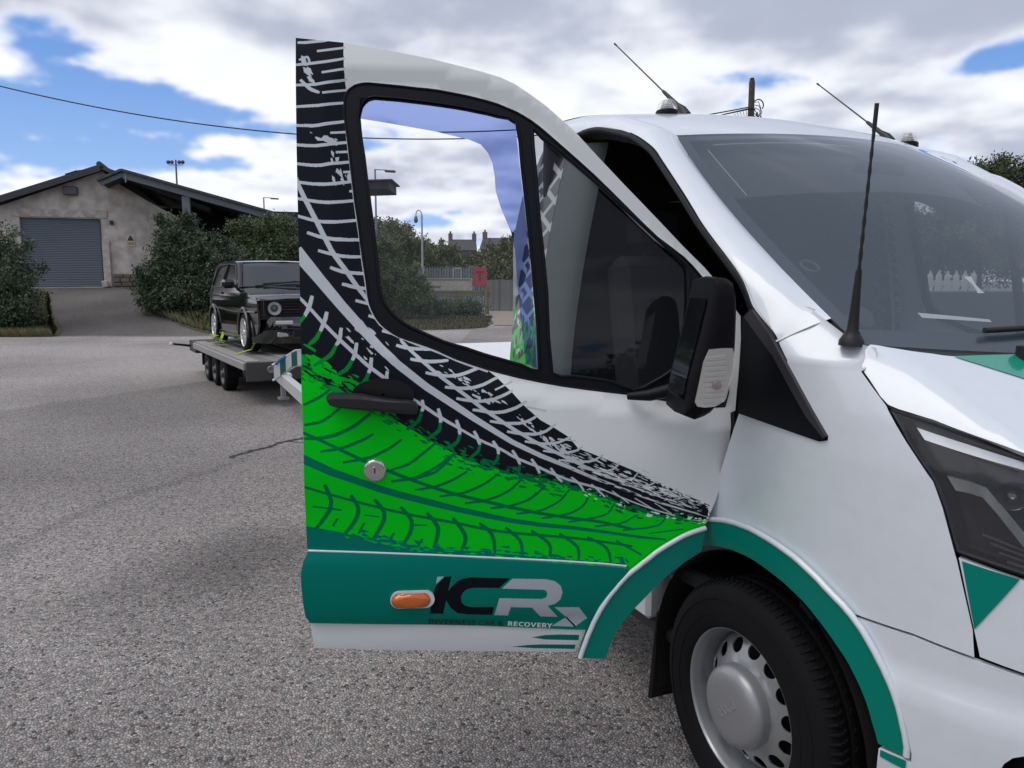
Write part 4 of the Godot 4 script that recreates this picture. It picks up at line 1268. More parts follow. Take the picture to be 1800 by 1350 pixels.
func build_door() -> void:
	var hinge := node("driver_door", truck, Transform3D(Basis(Vector3.UP, deg_to_rad(72.0)), Vector3(-0.08, 0, 0.03)))
	hinge.set_meta("label", "open driver's door with black and green tyre track print")
	var pm := StandardMaterial3D.new()
	pm.albedo_texture = door_print()
	pm.roughness = 0.30
	pm.metallic_specular = 0.22
	pm.texture_repeat = false
	var uvf := func(r: float, y: float) -> Vector2: return Vector2((r + 0.06) / 1.30, (2.27 - y) / 1.80)
	var win := P2(WIN_OUT)
	var lift := func(r: float, y: float) -> Vector3:
		var z := door_off(y)
		if y > 1.15:
			z -= 0.34 * clampf(0.052 - seg_dist(Vector2(r, y), win), 0.0, 0.052)
		z -= 0.5 * pow(maxf(y - 2.17 - 0.0, 0.0), 2.0)
		z += 0.010 * exp(-pow((y - 1.06) / 0.10, 2.0)) * smoothstep(0.0, 0.25, r)
		return Vector3(-r, y, z)
	put(panel(P2(DOOR_SKIN), [win], 0.024, lift, Vector3(0, 0, 1), 0.035, uvf, 0.007), "door_skin", pm, hinge)
	var mould := func(r: float, y: float) -> Vector3:
		var q := clampf((y - 0.595) / 0.24, 0.0, 1.0)
		return Vector3(-r, y, 0.020 * (1.0 - pow(absf(2.0 * q - 1.0), 3.0)) + 0.001)
	put(panel(P2(DOOR_MOULD), [], 0.03, mould, Vector3(0, 0, 1), 0.03, uvf, 0.01), "side_moulding", pm, hinge)
	put(panel(P2(DOOR_SILL), [], 0.03, func(r: float, y: float) -> Vector3: return Vector3(-r, y, -0.004 - 0.9 * pow(maxf(0.575 - y, 0.0), 1.6)), Vector3(0, 0, 1), 0.03, uvf, 0.01), "sill_panel", pm, hinge)
	var line := mb()
	var mt := P2(DOOR_MOULD)
	var lp := []
	for i in 7:
		lp.append(Vector3(-mt[i].x, mt[i].y + 0.001, 0.004))
	line.tube(lp, 0.0035, 6)
	put(line, "moulding_edge", paint, hinge)
	put(panel(P2(DOOR_ARCH), [], 0.03, func(r: float, y: float) -> Vector3: return Vector3(-r, y, 0.018), Vector3(0, 0, 1), 0.035, null, 0.01), "arch_trim", teal, hinge)
	var lip := mb()
	var ap := []
	for q in dense(P2(DOOR_ARCH_LINE), 0.03, false):
		ap.append(Vector3(-q.x, q.y, 0.017))
	lip.tube(ap, 0.0075, 8)
	put(lip, "arch_lip", paint, hinge)
	var ga := P2(GLASS_A)
	var gbq := P2(GLASS_B)
	put(panel(win, [ga, gbq], 0.02, func(r: float, y: float) -> Vector3: return Vector3(-r, y, door_off(y) - 0.020), Vector3(0, 0, 1), 0.02, null, 0.008), "window_surround", trim_black, hinge)
	for loop in [win, ga, gbq]:
		var bead := mb()
		var bp := []
		for q in loop:
			bp.append(Vector3(-q.x, q.y, door_off(q.y) - 0.0215))
		bp.append(bp[0])
		bead.tube(bp, 0.0055, 6, false)
		put(bead, "window_bead", trim_black, hinge)
	var glift := func(r: float, y: float) -> Vector3: return Vector3(-r, y, door_off(y) - 0.034)
	put(panel(ga, [], 0.06, glift, Vector3(0, 0, 1), 0.0, null, 0.03), "main_window", glass(0.8, 0.85, 0.85, 0.01), hinge)
	put(panel(gbq, [], 0.06, glift, Vector3(0, 0, 1), 0.0, null, 0.03), "quarter_window", glass(0.012, 0.014, 0.018, 0.35), hinge)
	var bm := StandardMaterial3D.new()
	bm.albedo_color = Color(Color(0.10, 0.155, 0.52).linear_to_srgb(), 0.0)
	bm.refraction_enabled = true
	bm.refraction_scale = 0.002
	bm.roughness = 0.04
	put(panel(P2(DEFLECTOR), [], 0.03, func(r: float, y: float) -> Vector3: return Vector3(-r, y, door_off(y) - 0.006), Vector3(0, 0, 1), 0.003, null, 0.012), "wind_deflector", bm, hinge)
	# inner face of the door: lining with an arm rest
	var lin := P2(DOOR_SKIN)
	put(panel(lin, [win], 0.08, func(r: float, y: float) -> Vector3: return Vector3(-r, y, door_off(y) - 0.05 - 0.03 * smoothstep(1.25, 1.1, y)), Vector3(0, 0, -1), 0.0, null, 0.03), "door_lining", dark, hinge)
	var rest := mb()
	rest.box(Vector3(-0.55, 1.02, -0.115), Vector3(0.62, 0.07, 0.07), Basis(), 0.02)
	put(rest, "arm_rest", dark, hinge)
	# pull handle over its dished cup
	var hp := P2(HANDLE)
	var cen := Vector2.ZERO
	for q in hp:
		cen += q / hp.size()
	var hm := mb()
	for k in 4:
		var a: Array = [[0.012, 0.985], [0.040, 1.0], [0.050, 0.95], [0.054, 0.80]][k]
		if k == 3:
			break
		var b: Array = [[0.012, 0.985], [0.040, 1.0], [0.050, 0.95], [0.054, 0.80]][k + 1]
		for i in hp.size():
			var j := (i + 1) % hp.size()
			var sc := func(q: Vector2, s: Array) -> Vector3:
				var d := q - cen
				d.y *= s[1] if s[1] > 0.9 else 0.55
				d.x *= 1.0 - (1.0 - s[1]) * 0.25
				return Vector3(-(cen.x + d.x), cen.y + d.y, s[0])
			hm.quad(sc.call(hp[i], a), sc.call(hp[j], a), sc.call(hp[j], b), sc.call(hp[i], b), Vector3(-(hp[i] - cen).x * 0.3, (hp[i] - cen).y, 0.012 + 0.03 * k))
	put(hm, "door_handle_edge", M(0.016, 0.016, 0.018, 0.45), hinge)
	var hf := PackedVector2Array()
	for q in hp:
		var d := q - cen
		hf.append(cen + Vector2(d.x * 0.95, d.y * 0.55))
	put(panel(hf, [], 0.02, func(r: float, y: float) -> Vector3: return Vector3(-r, y, 0.054), Vector3(0, 0, 1), 0.0, null, 0.008), "door_handle", M(0.016, 0.016, 0.018, 0.45), hinge)
	var cup := mb()
	cup.grid(20, 8, func(u: float, v: float) -> Vector3:
		var a := TAU * u
		var p := Vector2(cos(a) * 0.085, sin(a) * 0.045) * v + Vector2(cen.x - 0.03, cen.y + 0.018)
		return Vector3(-p.x, p.y, 0.0025 - 0.001 * (1.0 - v)), func(_p: Vector3) -> Vector3: return Vector3(0, 0, 1))
	put(cup, "handle_cup", M(0.006, 0.007, 0.010, 0.25), hinge)
	# lock barrel
	var lk := mb()
	var lx := Transform3D(Basis(), Vector3(-0.970, 1.052, 0.002))
	lk.lathe([Vector2(0.0325, 0.0), Vector2(0.0325, 0.008), Vector2(0.030, 0.014), Vector2(0.026, 0.017), Vector2(0.021, 0.0175), Vector2(0.019, 0.0165), Vector2(0.012, 0.0165), Vector2(0.0115, 0.018), Vector2(0.0003, 0.018)], 40, lx)
	put(lk, "lock", M(0.62, 0.60, 0.58, 0.22, 0.85), hinge)
	var kh := mb()
	kh.box(Vector3(-0.970, 1.052, 0.0205), Vector3(0.0035, 0.012, 0.0015))
	put(kh, "keyhole", M(0.005, 0.005, 0.005, 0.8), hinge)
	# amber side marker in a white bezel
	var stad := func(cx: float, cy: float, w: float, h: float) -> PackedVector2Array:
		var q := PackedVector2Array()
		for k in 24:
			var a := TAU * k / 24
			q.append(Vector2(cx + signf(cos(a)) * (w * 0.5 - h * 0.5) + cos(a) * h * 0.5, cy + sin(a) * h * 0.5))
		return q
	put(panel(stad.call(0.874, 0.687, 0.122, 0.050), [], 0.01, func(r: float, y: float) -> Vector3: return Vector3(-r, y, 0.027), Vector3(0, 0, 1), 0.012, null, 0.005), "marker_bezel", paint, hinge)
	put(panel(stad.call(0.878, 0.685, 0.108, 0.043), [], 0.006, func(r: float, y: float) -> Vector3:
		var q := Vector2((r - 0.878) / 0.054, (y - 0.685) / 0.0215)
		return Vector3(-r, y, 0.028 + 0.013 * sqrt(maxf(0.0, 1.0 - pow(q.length(), 4.0) * 0.98))), Vector3(0, 0, 1), 0.004, null, 0.004), "marker_light", M(0.62, 0.13, 0.005, 0.12, 0.0, 1.0), hinge)
	# lettering under the mark
	for q in [["INVERNESS CAR &", 0.832, 0.617, 0.213, Color(0.008, 0.012, 0.016), 0.602], ["RECOVERY", 0.607, 0.602, 0.127, Color(0.62, 0.68, 0.70), 0.590]]:
		var tm := TextMesh.new()
		var f := SystemFont.new()
		f.font_names = PackedStringArray(["Droid Sans"])
		f.font_weight = 700
		tm.font = f
		tm.text = q[0]
		tm.font_size = 24
		tm.depth = 0.0006
		tm.horizontal_alignment = HORIZONTAL_ALIGNMENT_LEFT
		tm.pixel_size = 0.001
		var wid := tm.get_aabb().size.x
		var o := MeshInstance3D.new()
		o.mesh = tm
		o.material_override = M(q[4].r, q[4].g, q[4].b, 0.4)
		o.name = "lettering"
		hinge.add_child(o, true)
		var k: float = q[3] / wid
		o.transform = Transform3D(Basis.from_scale(Vector3(k, 0.0135 / 0.0175, 1.0)).rotated(Vector3(0, 0, 1), atan2(q[5] - q[2], q[3])), Vector3(-q[1] - tm.get_aabb().position.x * k, (q[2]) - 0.001, 0.0125))
	# mirror on its arm
	var mir := node("wing_mirror", truck, hinge.transform)
	mir.set_meta("label", "black door mirror seen end on with clear indicator lens")
	var mo := P2(WING_MIRROR)
	var mc := Vector2.ZERO
	for q in mo:
		mc += q / mo.size()
	var hs := mb()
	var rings := [[0.275, 0.35], [0.272, 0.72], [0.262, 0.90], [0.240, 1.0], [0.16, 1.02], [0.075, 0.98], [0.068, 0.7]]
	var dm := dense(mo, 0.012)
	var nmo := dm.size()
	hs.grid(nmo, rings.size() - 1, func(u: float, v: float) -> Vector3:
		var q: Vector2 = dm[roundi(u * nmo) % nmo]
		var r: Array = rings[roundi(v * (rings.size() - 1))]
		var p: Vector2 = mc + (q - mc) * float(r[1])
		return Vector3(p.x, p.y, r[0]), func(p: Vector3) -> Vector3: return Vector3(p.x - mc.x, p.y - mc.y, (p.z - 0.17) * 1.2))
	var capf := PackedVector2Array()
	for q in mo:
		capf.append(mc + (q - mc) * 0.36)
	panel(capf, [], 0.02, func(x: float, y: float) -> Vector3: return Vector3(x, y, 0.2745), Vector3(0, 0, 1), 0.0, null, 0.0, hs)
	var hm2 := M(0.007, 0.0068, 0.009, 0.55)
	hm2.metallic_specular = 0.2
	put(hs, "housing", hm2, mir)
	var ml := P2(MIRROR_LENS)
	var mlc := Vector2.ZERO
	for q in ml:
		mlc += q / ml.size()
	var ib := mb()
	panel(ml, [], 0.012, func(x: float, y: float) -> Vector3: return Vector3(x, y, 0.2752), Vector3(0, 0, 1), 0.0, null, 0.006, ib)
	put(panel(ml, [], 0.012, func(x: float, y: float) -> Vector3: return Vector3(x, y, 0.287 - 3.0 * pow(x - mlc.x, 2.0)), Vector3(0, 0, 1), 0.012, null, 0.006), "indicator_lens", glass(0.85, 0.84, 0.80, 0.22, 0.05), mir)
	for k in 9:
		ib.bar(Vector3(mlc.x - 0.024, mlc.y + 0.052 - k * 0.013, 0.2765), Vector3(mlc.x + 0.026, mlc.y + 0.056 - k * 0.013, 0.2765), 0.004, 0.010, 0.001)
	put(ib, "lens_reflector", M(0.52, 0.51, 0.49, 0.2, 0.5), mir)
	var bulb := mb()
	bulb.lathe([Vector2(0.013, -0.01), Vector2(0.014, 0.0), Vector2(0.008, 0.008), Vector2(0.0005, 0.0095)], 16, Transform3D(Basis(), Vector3(mlc.x + 0.006, mlc.y - 0.012, 0.276)))
	put(bulb, "bulb", M(0.12, 0.05, 0.04, 0.2), mir)
	var arm := mb()
	arm.tube([Vector3(-0.27, 1.245, 0.0), Vector3(-0.22, 1.252, 0.035), Vector3(-0.15, 1.275, 0.07), Vector3(-0.10, 1.31, 0.10), Vector3(-0.075, 1.36, 0.12)], [0.010, 0.016, 0.020, 0.024, 0.024], 12)
	put(arm, "arm", trim_black, mir)
	var gl := mb()
	var left := func(y: float) -> float:
		var best := 9.0
		for i in mo.size():
			var a := mo[i]
			var b := mo[(i + 1) % mo.size()]
			if (a.y <= y) != (b.y <= y):
				best = minf(best, lerpf(a.x, b.x, (y - a.y) / (b.y - a.y)))
		return best
	gl.grid(8, 10, func(u: float, v: float) -> Vector3:
		var y := lerpf(mc.y - 0.12, mc.y + 0.13, v)
		return Vector3(left.call(y) - 0.0035, y, lerpf(0.095, 0.225, u)), func(_p: Vector3) -> Vector3: return Vector3(-1, 0, 0))
	put(gl, "mirror_glass", M(0.25, 0.27, 0.30, 0.04, 1.0), mir)
	# far door, closed
	var far := node("passenger_door", truck)
	var fp := P2(DOOR_SKIN)
	var closed := func(r: float, y0: float) -> Vector3:
		var y := y0 if y0 < 1.2 else 1.2 + (y0 - 1.2) * 0.90
		return Vector3(-0.08 - r, y, 2.0 * CT - T0(y))
	put(panel(fp, [win], 0.06, closed, Vector3(0, 0, -1), 0.03, null, 0.02), "door_skin", paint, far)
	put(panel(win, [ga, gbq], 0.03, func(r: float, y: float) -> Vector3: return closed.call(r, y) + Vector3(0, 0, 0.006), Vector3(0, 0, -1), 0.02, null, 0.012), "window_surround", trim_black, far)
	put(panel(ga, [], 0.08, func(r: float, y: float) -> Vector3: return closed.call(r, y) + Vector3(0, 0, 0.02), Vector3(0, 0, -1), 0.0), "main_window", glass(0.02, 0.022, 0.024, 0.5), far)
	put(panel(gbq, [], 0.08, func(r: float, y: float) -> Vector3: return closed.call(r, y) + Vector3(0, 0, 0.02), Vector3(0, 0, -1), 0.0), "quarter_window", glass(0.02, 0.022, 0.024, 0.5), far)
	put(panel(P2(DOOR_MOULD), [], 0.05, func(r: float, y: float) -> Vector3: return Vector3(-0.08 - r, y, 2.0 * CT - 0.03), Vector3(0, 0, -1), 0.03, null, 0.02), "side_moulding", teal, far)
	put(panel(P2(DOOR_SILL), [], 0.05, func(r: float, y: float) -> Vector3: return Vector3(-0.08 - r, y, 2.0 * CT - 0.03), Vector3(0, 0, -1), 0.03, null, 0.02), "sill_panel", paint, far)

func build_truck() -> void:
	truck = thing("recovery_truck", "white recovery truck with green trim and its printed driver's door open", "truck", Vector3(0.6513, 0, -2.0836), PI / 2 - deg_to_rad(90.0 - 66.86) - PI / 2 * 2.0 + PI / 2)
	truck.transform = Transform3D(Basis(Vector3(cos(deg_to_rad(66.86)), 0, sin(deg_to_rad(66.86))), Vector3.UP, Vector3(-sin(deg_to_rad(66.86)), 0, cos(deg_to_rad(66.86)))), Vector3(0.6513, 0, -2.0836))
	build_cab()
	beacon(0.66, 0.50)
	beacon(-0.95, 0.27)
	build_interior()
	build_rear()
	build_door()
	var w := node("wheel", truck, Transform3D(Basis(), Vector3(0, 0.350, 0)))
	tyre_and_rim(w)
	var w2 := node("wheel", truck, Transform3D(Basis(Vector3.UP, PI), Vector3(0, 0.350, 2.0 * CT)))
	tyre_and_rim(w2, false)
	var flap := mb()
	flap.box(Vector3(-0.44, 0.30, -0.13), Vector3(0.018, 0.34, 0.26), Basis(Vector3(0, 0, 1), -0.12), 0.008)
	put(flap, "mud_flap", M(0.012, 0.012, 0.012, 0.7), truck)

# ---------------------------------------------------------------- the yard
func bank(x: float, z: float) -> float:
	var f := clampf((-z - 24.4) / 9.6, 0.0, 1.0)
	var k := 1.5 * f * f * (3.0 - 2.0 * f) if false else 1.5 * smoothstep(0.0, 1.0, f * 0.98 + 0.02 * f)
	var side := clampf((-5.0 - x) / 3.5, 0.0, 1.0)
	var far := 0.012 * maxf(-z - 26.0, 0.0)
	return maxf(k * side, far * (1.0 - side)) if z > -90.0 else maxf(far, k * side)

func yard_h(x: float, z: float) -> float:
	return bank(x, z) + 0.012 * sin(x * 0.35 + 1.0) * sin(z * 0.3) * smoothstep(3.0, 8.0, -z)

func ground_material() -> StandardMaterial3D:
	var m := StandardMaterial3D.new()
	var f := FastNoiseLite.new()
	f.seed = 11
	f.noise_type = FastNoiseLite.TYPE_CELLULAR
	f.frequency = 0.085
	f.fractal_type = FastNoiseLite.FRACTAL_NONE
	f.cellular_jitter = 1.0
	f.domain_warp_enabled = true
	f.domain_warp_amplitude = 6.0
	f.domain_warp_frequency = 0.09
	f.domain_warp_fractal_type = FastNoiseLite.DOMAIN_WARP_FRACTAL_NONE
	f.cellular_return_type = FastNoiseLite.RETURN_CELL_VALUE
	var ca := f.get_image(1536, 1536, false, false, false)
	f.cellular_return_type = FastNoiseLite.RETURN_DISTANCE2_SUB
	var cd := f.get_image(1536, 1536, false, false, false)
	var va := ca.get_data()
	var vd := cd.get_data()
	var nf := FastNoiseLite.new()
	nf.seed = 3
	nf.frequency = 0.5
	nf.fractal_octaves = 2
	var vn := nf.get_image(1536, 1536, false, false, false).get_data()
	var cols := PackedByteArray()
	var hts := PackedByteArray()
	cols.resize(1536 * 1536 * 3)
	hts.resize(1536 * 1536)
	# chip colours: grey, pinkish, buff and dark stone in grey binder
	var pal := []
	for i in 256:
		var r := rng.randf()
		var l := 0.50 + 0.15 * rng.randfn(0.0, 1.0)
		l = clampf(l, 0.13, 0.85)
		var c := Color(l * 1.01, l * 0.965, l * 0.935)
		if r < 0.22:
			c = Color(l * 1.08, l * 0.93, l * 0.90)
		elif r < 0.36:
			c = Color(l * 1.06, l * 1.0, l * 0.90)
		c = c.linear_to_srgb()
		pal.append([int(c.r * 255), int(c.g * 255), int(c.b * 255)])
	for i in 1536 * 1536:
		var d := minf(vd[i] / 255.0 * 2.6, 1.0)
		var h := sqrt(d)
		var n := (vn[i] - 128) * 0.16
		var p: Array = pal[va[i]]
		var e := 0.70 + 0.30 * smoothstep(0.05, 0.4, d)
		cols[i * 3] = clampi(int(p[0] * e + n), 0, 255)
		cols[i * 3 + 1] = clampi(int(p[1] * e + n), 0, 255)
		cols[i * 3 + 2] = clampi(int(p[2] * e + n), 0, 255)
		hts[i] = clampi(int(h * 190.0 + n * 1.5 + (va[i] % 7) * 9.0), 0, 255)
	var ci := Image.create_from_data(1536, 1536, false, Image.FORMAT_RGB8, cols)
	var hi := Image.create_from_data(1536, 1536, false, Image.FORMAT_L8, hts)
	m.albedo_texture = ImageTexture.create_from_image(ci)
	m.heightmap_enabled = true
	m.heightmap_scale = 0.8
	m.heightmap_texture = ImageTexture.create_from_image(hi)
	m.uv1_scale = Vector3(1.0 / 1.6, 1.0 / 1.6, 1.0)
	m.roughness = 0.88
	m.metallic_specular = 0.35
	# broad wear: patches, tyre rubbed lanes and an old repair, in the second coordinates (20 m across)
	var D := 1024
	var wn := FastNoiseLite.new()
	wn.seed = 21
	wn.frequency = 0.009
	wn.fractal_octaves = 5
	var wd := wn.get_image(D, D, false, false, false).get_data()
	var det := PackedByteArray()
	det.resize(D * D * 3)
	for j in D:
		for i in D:
			var x := (float(i) / D - 0.5) * 60.0
			var z := -30.0 * 2.0 * (1.0 - float(j) / D) + 10.0
			var k := 0.86 + (wd[j * D + i] / 255.0 - 0.5) * 0.34
			# smoother, paler tarmac in the far part of the yard
			var edge := -9.8 - 0.9 * maxf(x + 6.6, -4.0) * 2.2 + 0.8 * sin(x * 0.8) + (wd[j * D + i] / 255.0 - 0.5) * 2.0
			if x < -1.5:
				k += 0.10 * smoothstep(edge + 0.25, edge - 0.25, z)
			# a dark oil stain beside the door and a meandering crack
			var o := Vector2(x + 1.55, (z + 4.3) * 0.8).length()
			k -= 0.22 * smoothstep(0.9, 0.1, o + (wd[(j * 3 % D) * D + (i * 3) % D] / 255.0 - 0.5) * 0.9)
			var kr := 0.0
			var lane := absf(x + 3.1 + 0.18 * (z + 4.0) + 0.10 * sin(z * 2.1))
			k -= 0.08 * smoothstep(0.10, 0.02, lane) * smoothstep(-9.0, -6.0, z)
			# the drive up to the shed is darker tarmac
			if z < -23.9 and x < -5.0:
				k -= 0.34 * smoothstep(-23.6, -24.8, z + 0.2 * sin(x * 1.3))
			var b := clampi(int(k * 255.0), 0, 255)
			var q := (j * D + i) * 3
			det[q] = b; det[q + 1] = b; det[q + 2] = clampi(b + 1, 0, 255)
	var di := Image.create_from_data(D, D, false, Image.FORMAT_RGB8, det)
	m.detail_enabled = true
	m.detail_blend_mode = BaseMaterial3D.BLEND_MODE_MUL
	m.detail_uv_layer = BaseMaterial3D.DETAIL_UV_2
	m.detail_albedo = ImageTexture.create_from_image(di)
	var one := Image.create(4, 4, false, Image.FORMAT_RGB8)
	one.fill(Color.WHITE)
	m.detail_mask = ImageTexture.create_from_image(one)
	return m

func build_ground() -> void:
	var m := mb()
	var N := 150
	var xs := []
	for i in N + 1:
		var u := 2.0 * i / N - 1.0
		xs.append(320.0 * sinh(4.4 * u) / sinh(4.4))
	for j in N + 1:
		for i in N + 1:
			var x: float = xs[i] - 3.0
			var z: float = xs[j] - 20.0
			var h := yard_h(x, z)
			var e := 0.3
			var nn := Vector3(yard_h(x - e, z) - yard_h(x + e, z), 2.0 * e, yard_h(x, z - e) - yard_h(x, z + e)).normalized()
			m.vert(Vector3(x, h, z), nn, Vector2(x, z))
			m.t2.append(Vector2(clampf(x / 60.0 + 0.5, 0.002, 0.998), clampf(1.0 + (z - 10.0) / 60.0, 0.002, 0.998)))
	for j in N:
		for i in N:
			var q := j * (N + 1) + i
			m.tri(q, q + 1, q + N + 2)
			m.tri(q, q + N + 2, q + N + 1)
	struct(put(m, "ground", ground_material(), self))

# loose and half bedded stone chips where they show one by one
func build_chips() -> void:
	var kinds := []
	var base := SphereMesh.new()
	base.radius = 0.5
	base.height = 1.0
	base.radial_segments = 6
	base.rings = 3
	var arr := base.get_mesh_arrays()
	var vs: PackedVector3Array = arr[Mesh.ARRAY_VERTEX]
	var moved := {}
	for i in vs.size():
		var key := vs[i].snapped(Vector3.ONE * 0.001)
		if not moved.has(key):
			moved[key] = vs[i] * rng.randf_range(0.72, 1.15)
		vs[i] = moved[key]
	var st := SurfaceTool.new()
	st.begin(Mesh.PRIMITIVE_TRIANGLES)
	var id: PackedInt32Array = arr[Mesh.ARRAY_INDEX]
	st.set_smooth_group(-1)
	for k in id:
		st.add_vertex(vs[k])
	st.generate_normals()
	var mesh := st.commit()
	var mm := MultiMesh.new()
	mm.transform_format = MultiMesh.TRANSFORM_3D
	mm.use_colors = true
	mm.mesh = mesh
	var N := 60000
	mm.instance_count = N
	for i in N:
		var z := -1.9 - 4.6 * pow(rng.randf(), 1.6)
		var x := rng.randf_range(-1.0, 1.0) * (0.35 + 0.72 * -z) - 0.25
		var s := rng.randf_range(0.005, 0.0125)
		var b := Basis(Vector3(rng.randfn(), rng.randfn(), rng.randfn()).normalized(), rng.randf() * TAU)
		b = Basis(Vector3.UP, rng.randf() * TAU) * Basis.from_scale(Vector3(1.35, 0.62, 0.95) * s) * b
		mm.set_instance_transform(i, Transform3D(b, Vector3(x, yard_h(x, z) + s * rng.randf_range(0.0, 0.22), z)))
		var l := clampf(0.19 + 0.075 * rng.randfn(), 0.07, 0.42)
		var w := rng.randf()
		mm.set_instance_color(i, Color(l * 1.07, l * 0.95, l * 0.95) if w < 0.25 else (Color(l * 1.05, l, l * 0.9) if w < 0.4 else Color(l, l * 0.98, l)))
	var o := MultiMeshInstance3D.new()
	o.multimesh = mm
	var mt := StandardMaterial3D.new()
	mt.vertex_color_use_as_albedo = true
	mt.roughness = 0.85
	o.material_override = mt
	o.name = "stone_chips"
	add_child(o, true)
	struct(o, "stuff")

func leaf_cluster(n: int, spread: float, size: float, seed_: int, narrow := 0.5) -> ArrayMesh:
	rng.seed = seed_
	var m := mb()
	for i in n:
		var c := Vector3(rng.randfn(), rng.randfn(), rng.randfn()) * spread
		var d := Vector3(rng.randfn(), rng.randfn() * 0.6 + 0.2, rng.randfn()).normalized()
		var s := d.cross(Vector3(rng.randfn(), rng.randfn(), rng.randfn())).normalized()
		var nn := d.cross(s)
		var l := size * rng.randf_range(0.6, 1.2)
		var w := l * narrow
		var i0 := m.vert(c, nn)
		m.vert(c + d * l * 0.5 + s * w * 0.5 + nn * w * 0.15, nn); m.vert(c + d * l, nn); m.vert(c + d * l * 0.5 - s * w * 0.5 + nn * w * 0.15, nn)
		m.tri(i0, i0 + 1, i0 + 2); m.tri(i0, i0 + 2, i0 + 3)
	return m.commit()

var leaf_mat: StandardMaterial3D
var leaf_meshes := []

# a crown of leaf clumps spread through lobes; lobes: [centre, radii]
func crown(parent: Node, called: String, lobes: Array, count: int, size: float, col: Color, seed_: int) -> void:
	rng.seed = seed_
	var mm := MultiMesh.new()
	mm.transform_format = MultiMesh.TRANSFORM_3D
	mm.use_colors = true
	mm.mesh = leaf_meshes[seed_ % leaf_meshes.size()]
	mm.instance_count = count
	var vol := 0.0
	var cum := []
	for l in lobes:
		vol += l[1].x * l[1].y * l[1].z
		cum.append(vol)
	var ns := FastNoiseLite.new()
	ns.seed = seed_
	ns.frequency = 0.9
	for i in count:
		var r := rng.randf() * vol
		var k := 0
		while cum[k] < r and k < lobes.size() - 1:
			k += 1
		var p := Vector3.ZERO
		for tries in 6:
			var d := Vector3(rng.randfn(), rng.randfn(), rng.randfn()).normalized()
			var rad := pow(rng.randf(), 0.42) * (1.0 + 0.17 * rng.randfn())
			if tries == 0 and i % 7 == 0:
				# a shoot that stands out of the mass
				var sh := (i / 7) % 40
				var h := fmod(sin(sh * 12.9898 + seed_) * 43758.5, 1.0)
				var g := fmod(sin(sh * 78.233 + seed_) * 24634.6, 1.0)
				d = Vector3(cos(h * TAU), absf(g) * 1.2 + 0.1, sin(h * TAU)).normalized()
				p = lobes[sh % lobes.size()][0] + d * (lobes[sh % lobes.size()][1] as Vector3) * rng.randf_range(0.9, 1.42) + Vector3(rng.randfn(), rng.randfn(), rng.randfn()) * 0.05
				break
			p = lobes[k][0] + d * rad * lobes[k][1]
			if ns.get_noise_3dv(p * 1.6) > -0.22:
				break
		var s := size * rng.randf_range(0.65, 1.35)
		mm.set_instance_transform(i, Transform3D(Basis.from_euler(Vector3(rng.randf() * TAU, rng.randf() * TAU, rng.randf() * TAU)).scaled(Vector3.ONE * s), p))
		var v := rng.randf_range(0.62, 1.35) * (1.0 + 0.5 * ns.get_noise_3dv(p * 0.8 + Vector3(50, 0, 0)))
		var y := rng.randf()
		mm.set_instance_color(i, Color(col.r * v * (1.0 + 0.5 * y * y), col.g * v, col.b * v * (1.0 - 0.25 * y)))
	var o := MultiMeshInstance3D.new()
	o.multimesh = mm
	o.material_override = leaf_mat
	o.name = called
	parent.add_child(o, true)
	struct(o, "stuff")

func bush(called: String, label: String, category: String, at: Vector3, lobes: Array, count: int, size: float, col: Color, seed_: int, group := "", trunk := 0.0) -> void:
	var b := thing(called, label, category, at, 0.0, group)
	crown(b, "crown" if trunk > 0.0 else "foliage", lobes, count, size, col, seed_)
	var w := mb()
	rng.seed = seed_ + 900
	if trunk > 0.0:
		w.tube([Vector3(0, -0.2, 0), Vector3(0.05, trunk * 0.5, 0.03), Vector3(0, trunk, 0)], [trunk * 0.045, trunk * 0.035, trunk * 0.025], 8)
	for l in lobes:
		var c: Vector3 = l[0]
		var s := Vector3(0, trunk * 0.8, 0) if trunk > 0.0 else Vector3(c.x * 0.7, -0.1, c.z * 0.7)
		for k in 4:
			var e: Vector3 = c + Vector3(rng.randfn(), rng.randfn(), rng.randfn()) * (l[1] as Vector3) * 0.42
			w.tube([s, s.lerp(e, 0.55) + Vector3(0, 0.1, 0), e], [0.05 + trunk * 0.006, 0.03, 0.01], 5)
	put(w, "trunk" if trunk > 0.0 else "stem", M(0.05, 0.042, 0.034, 0.95), b)

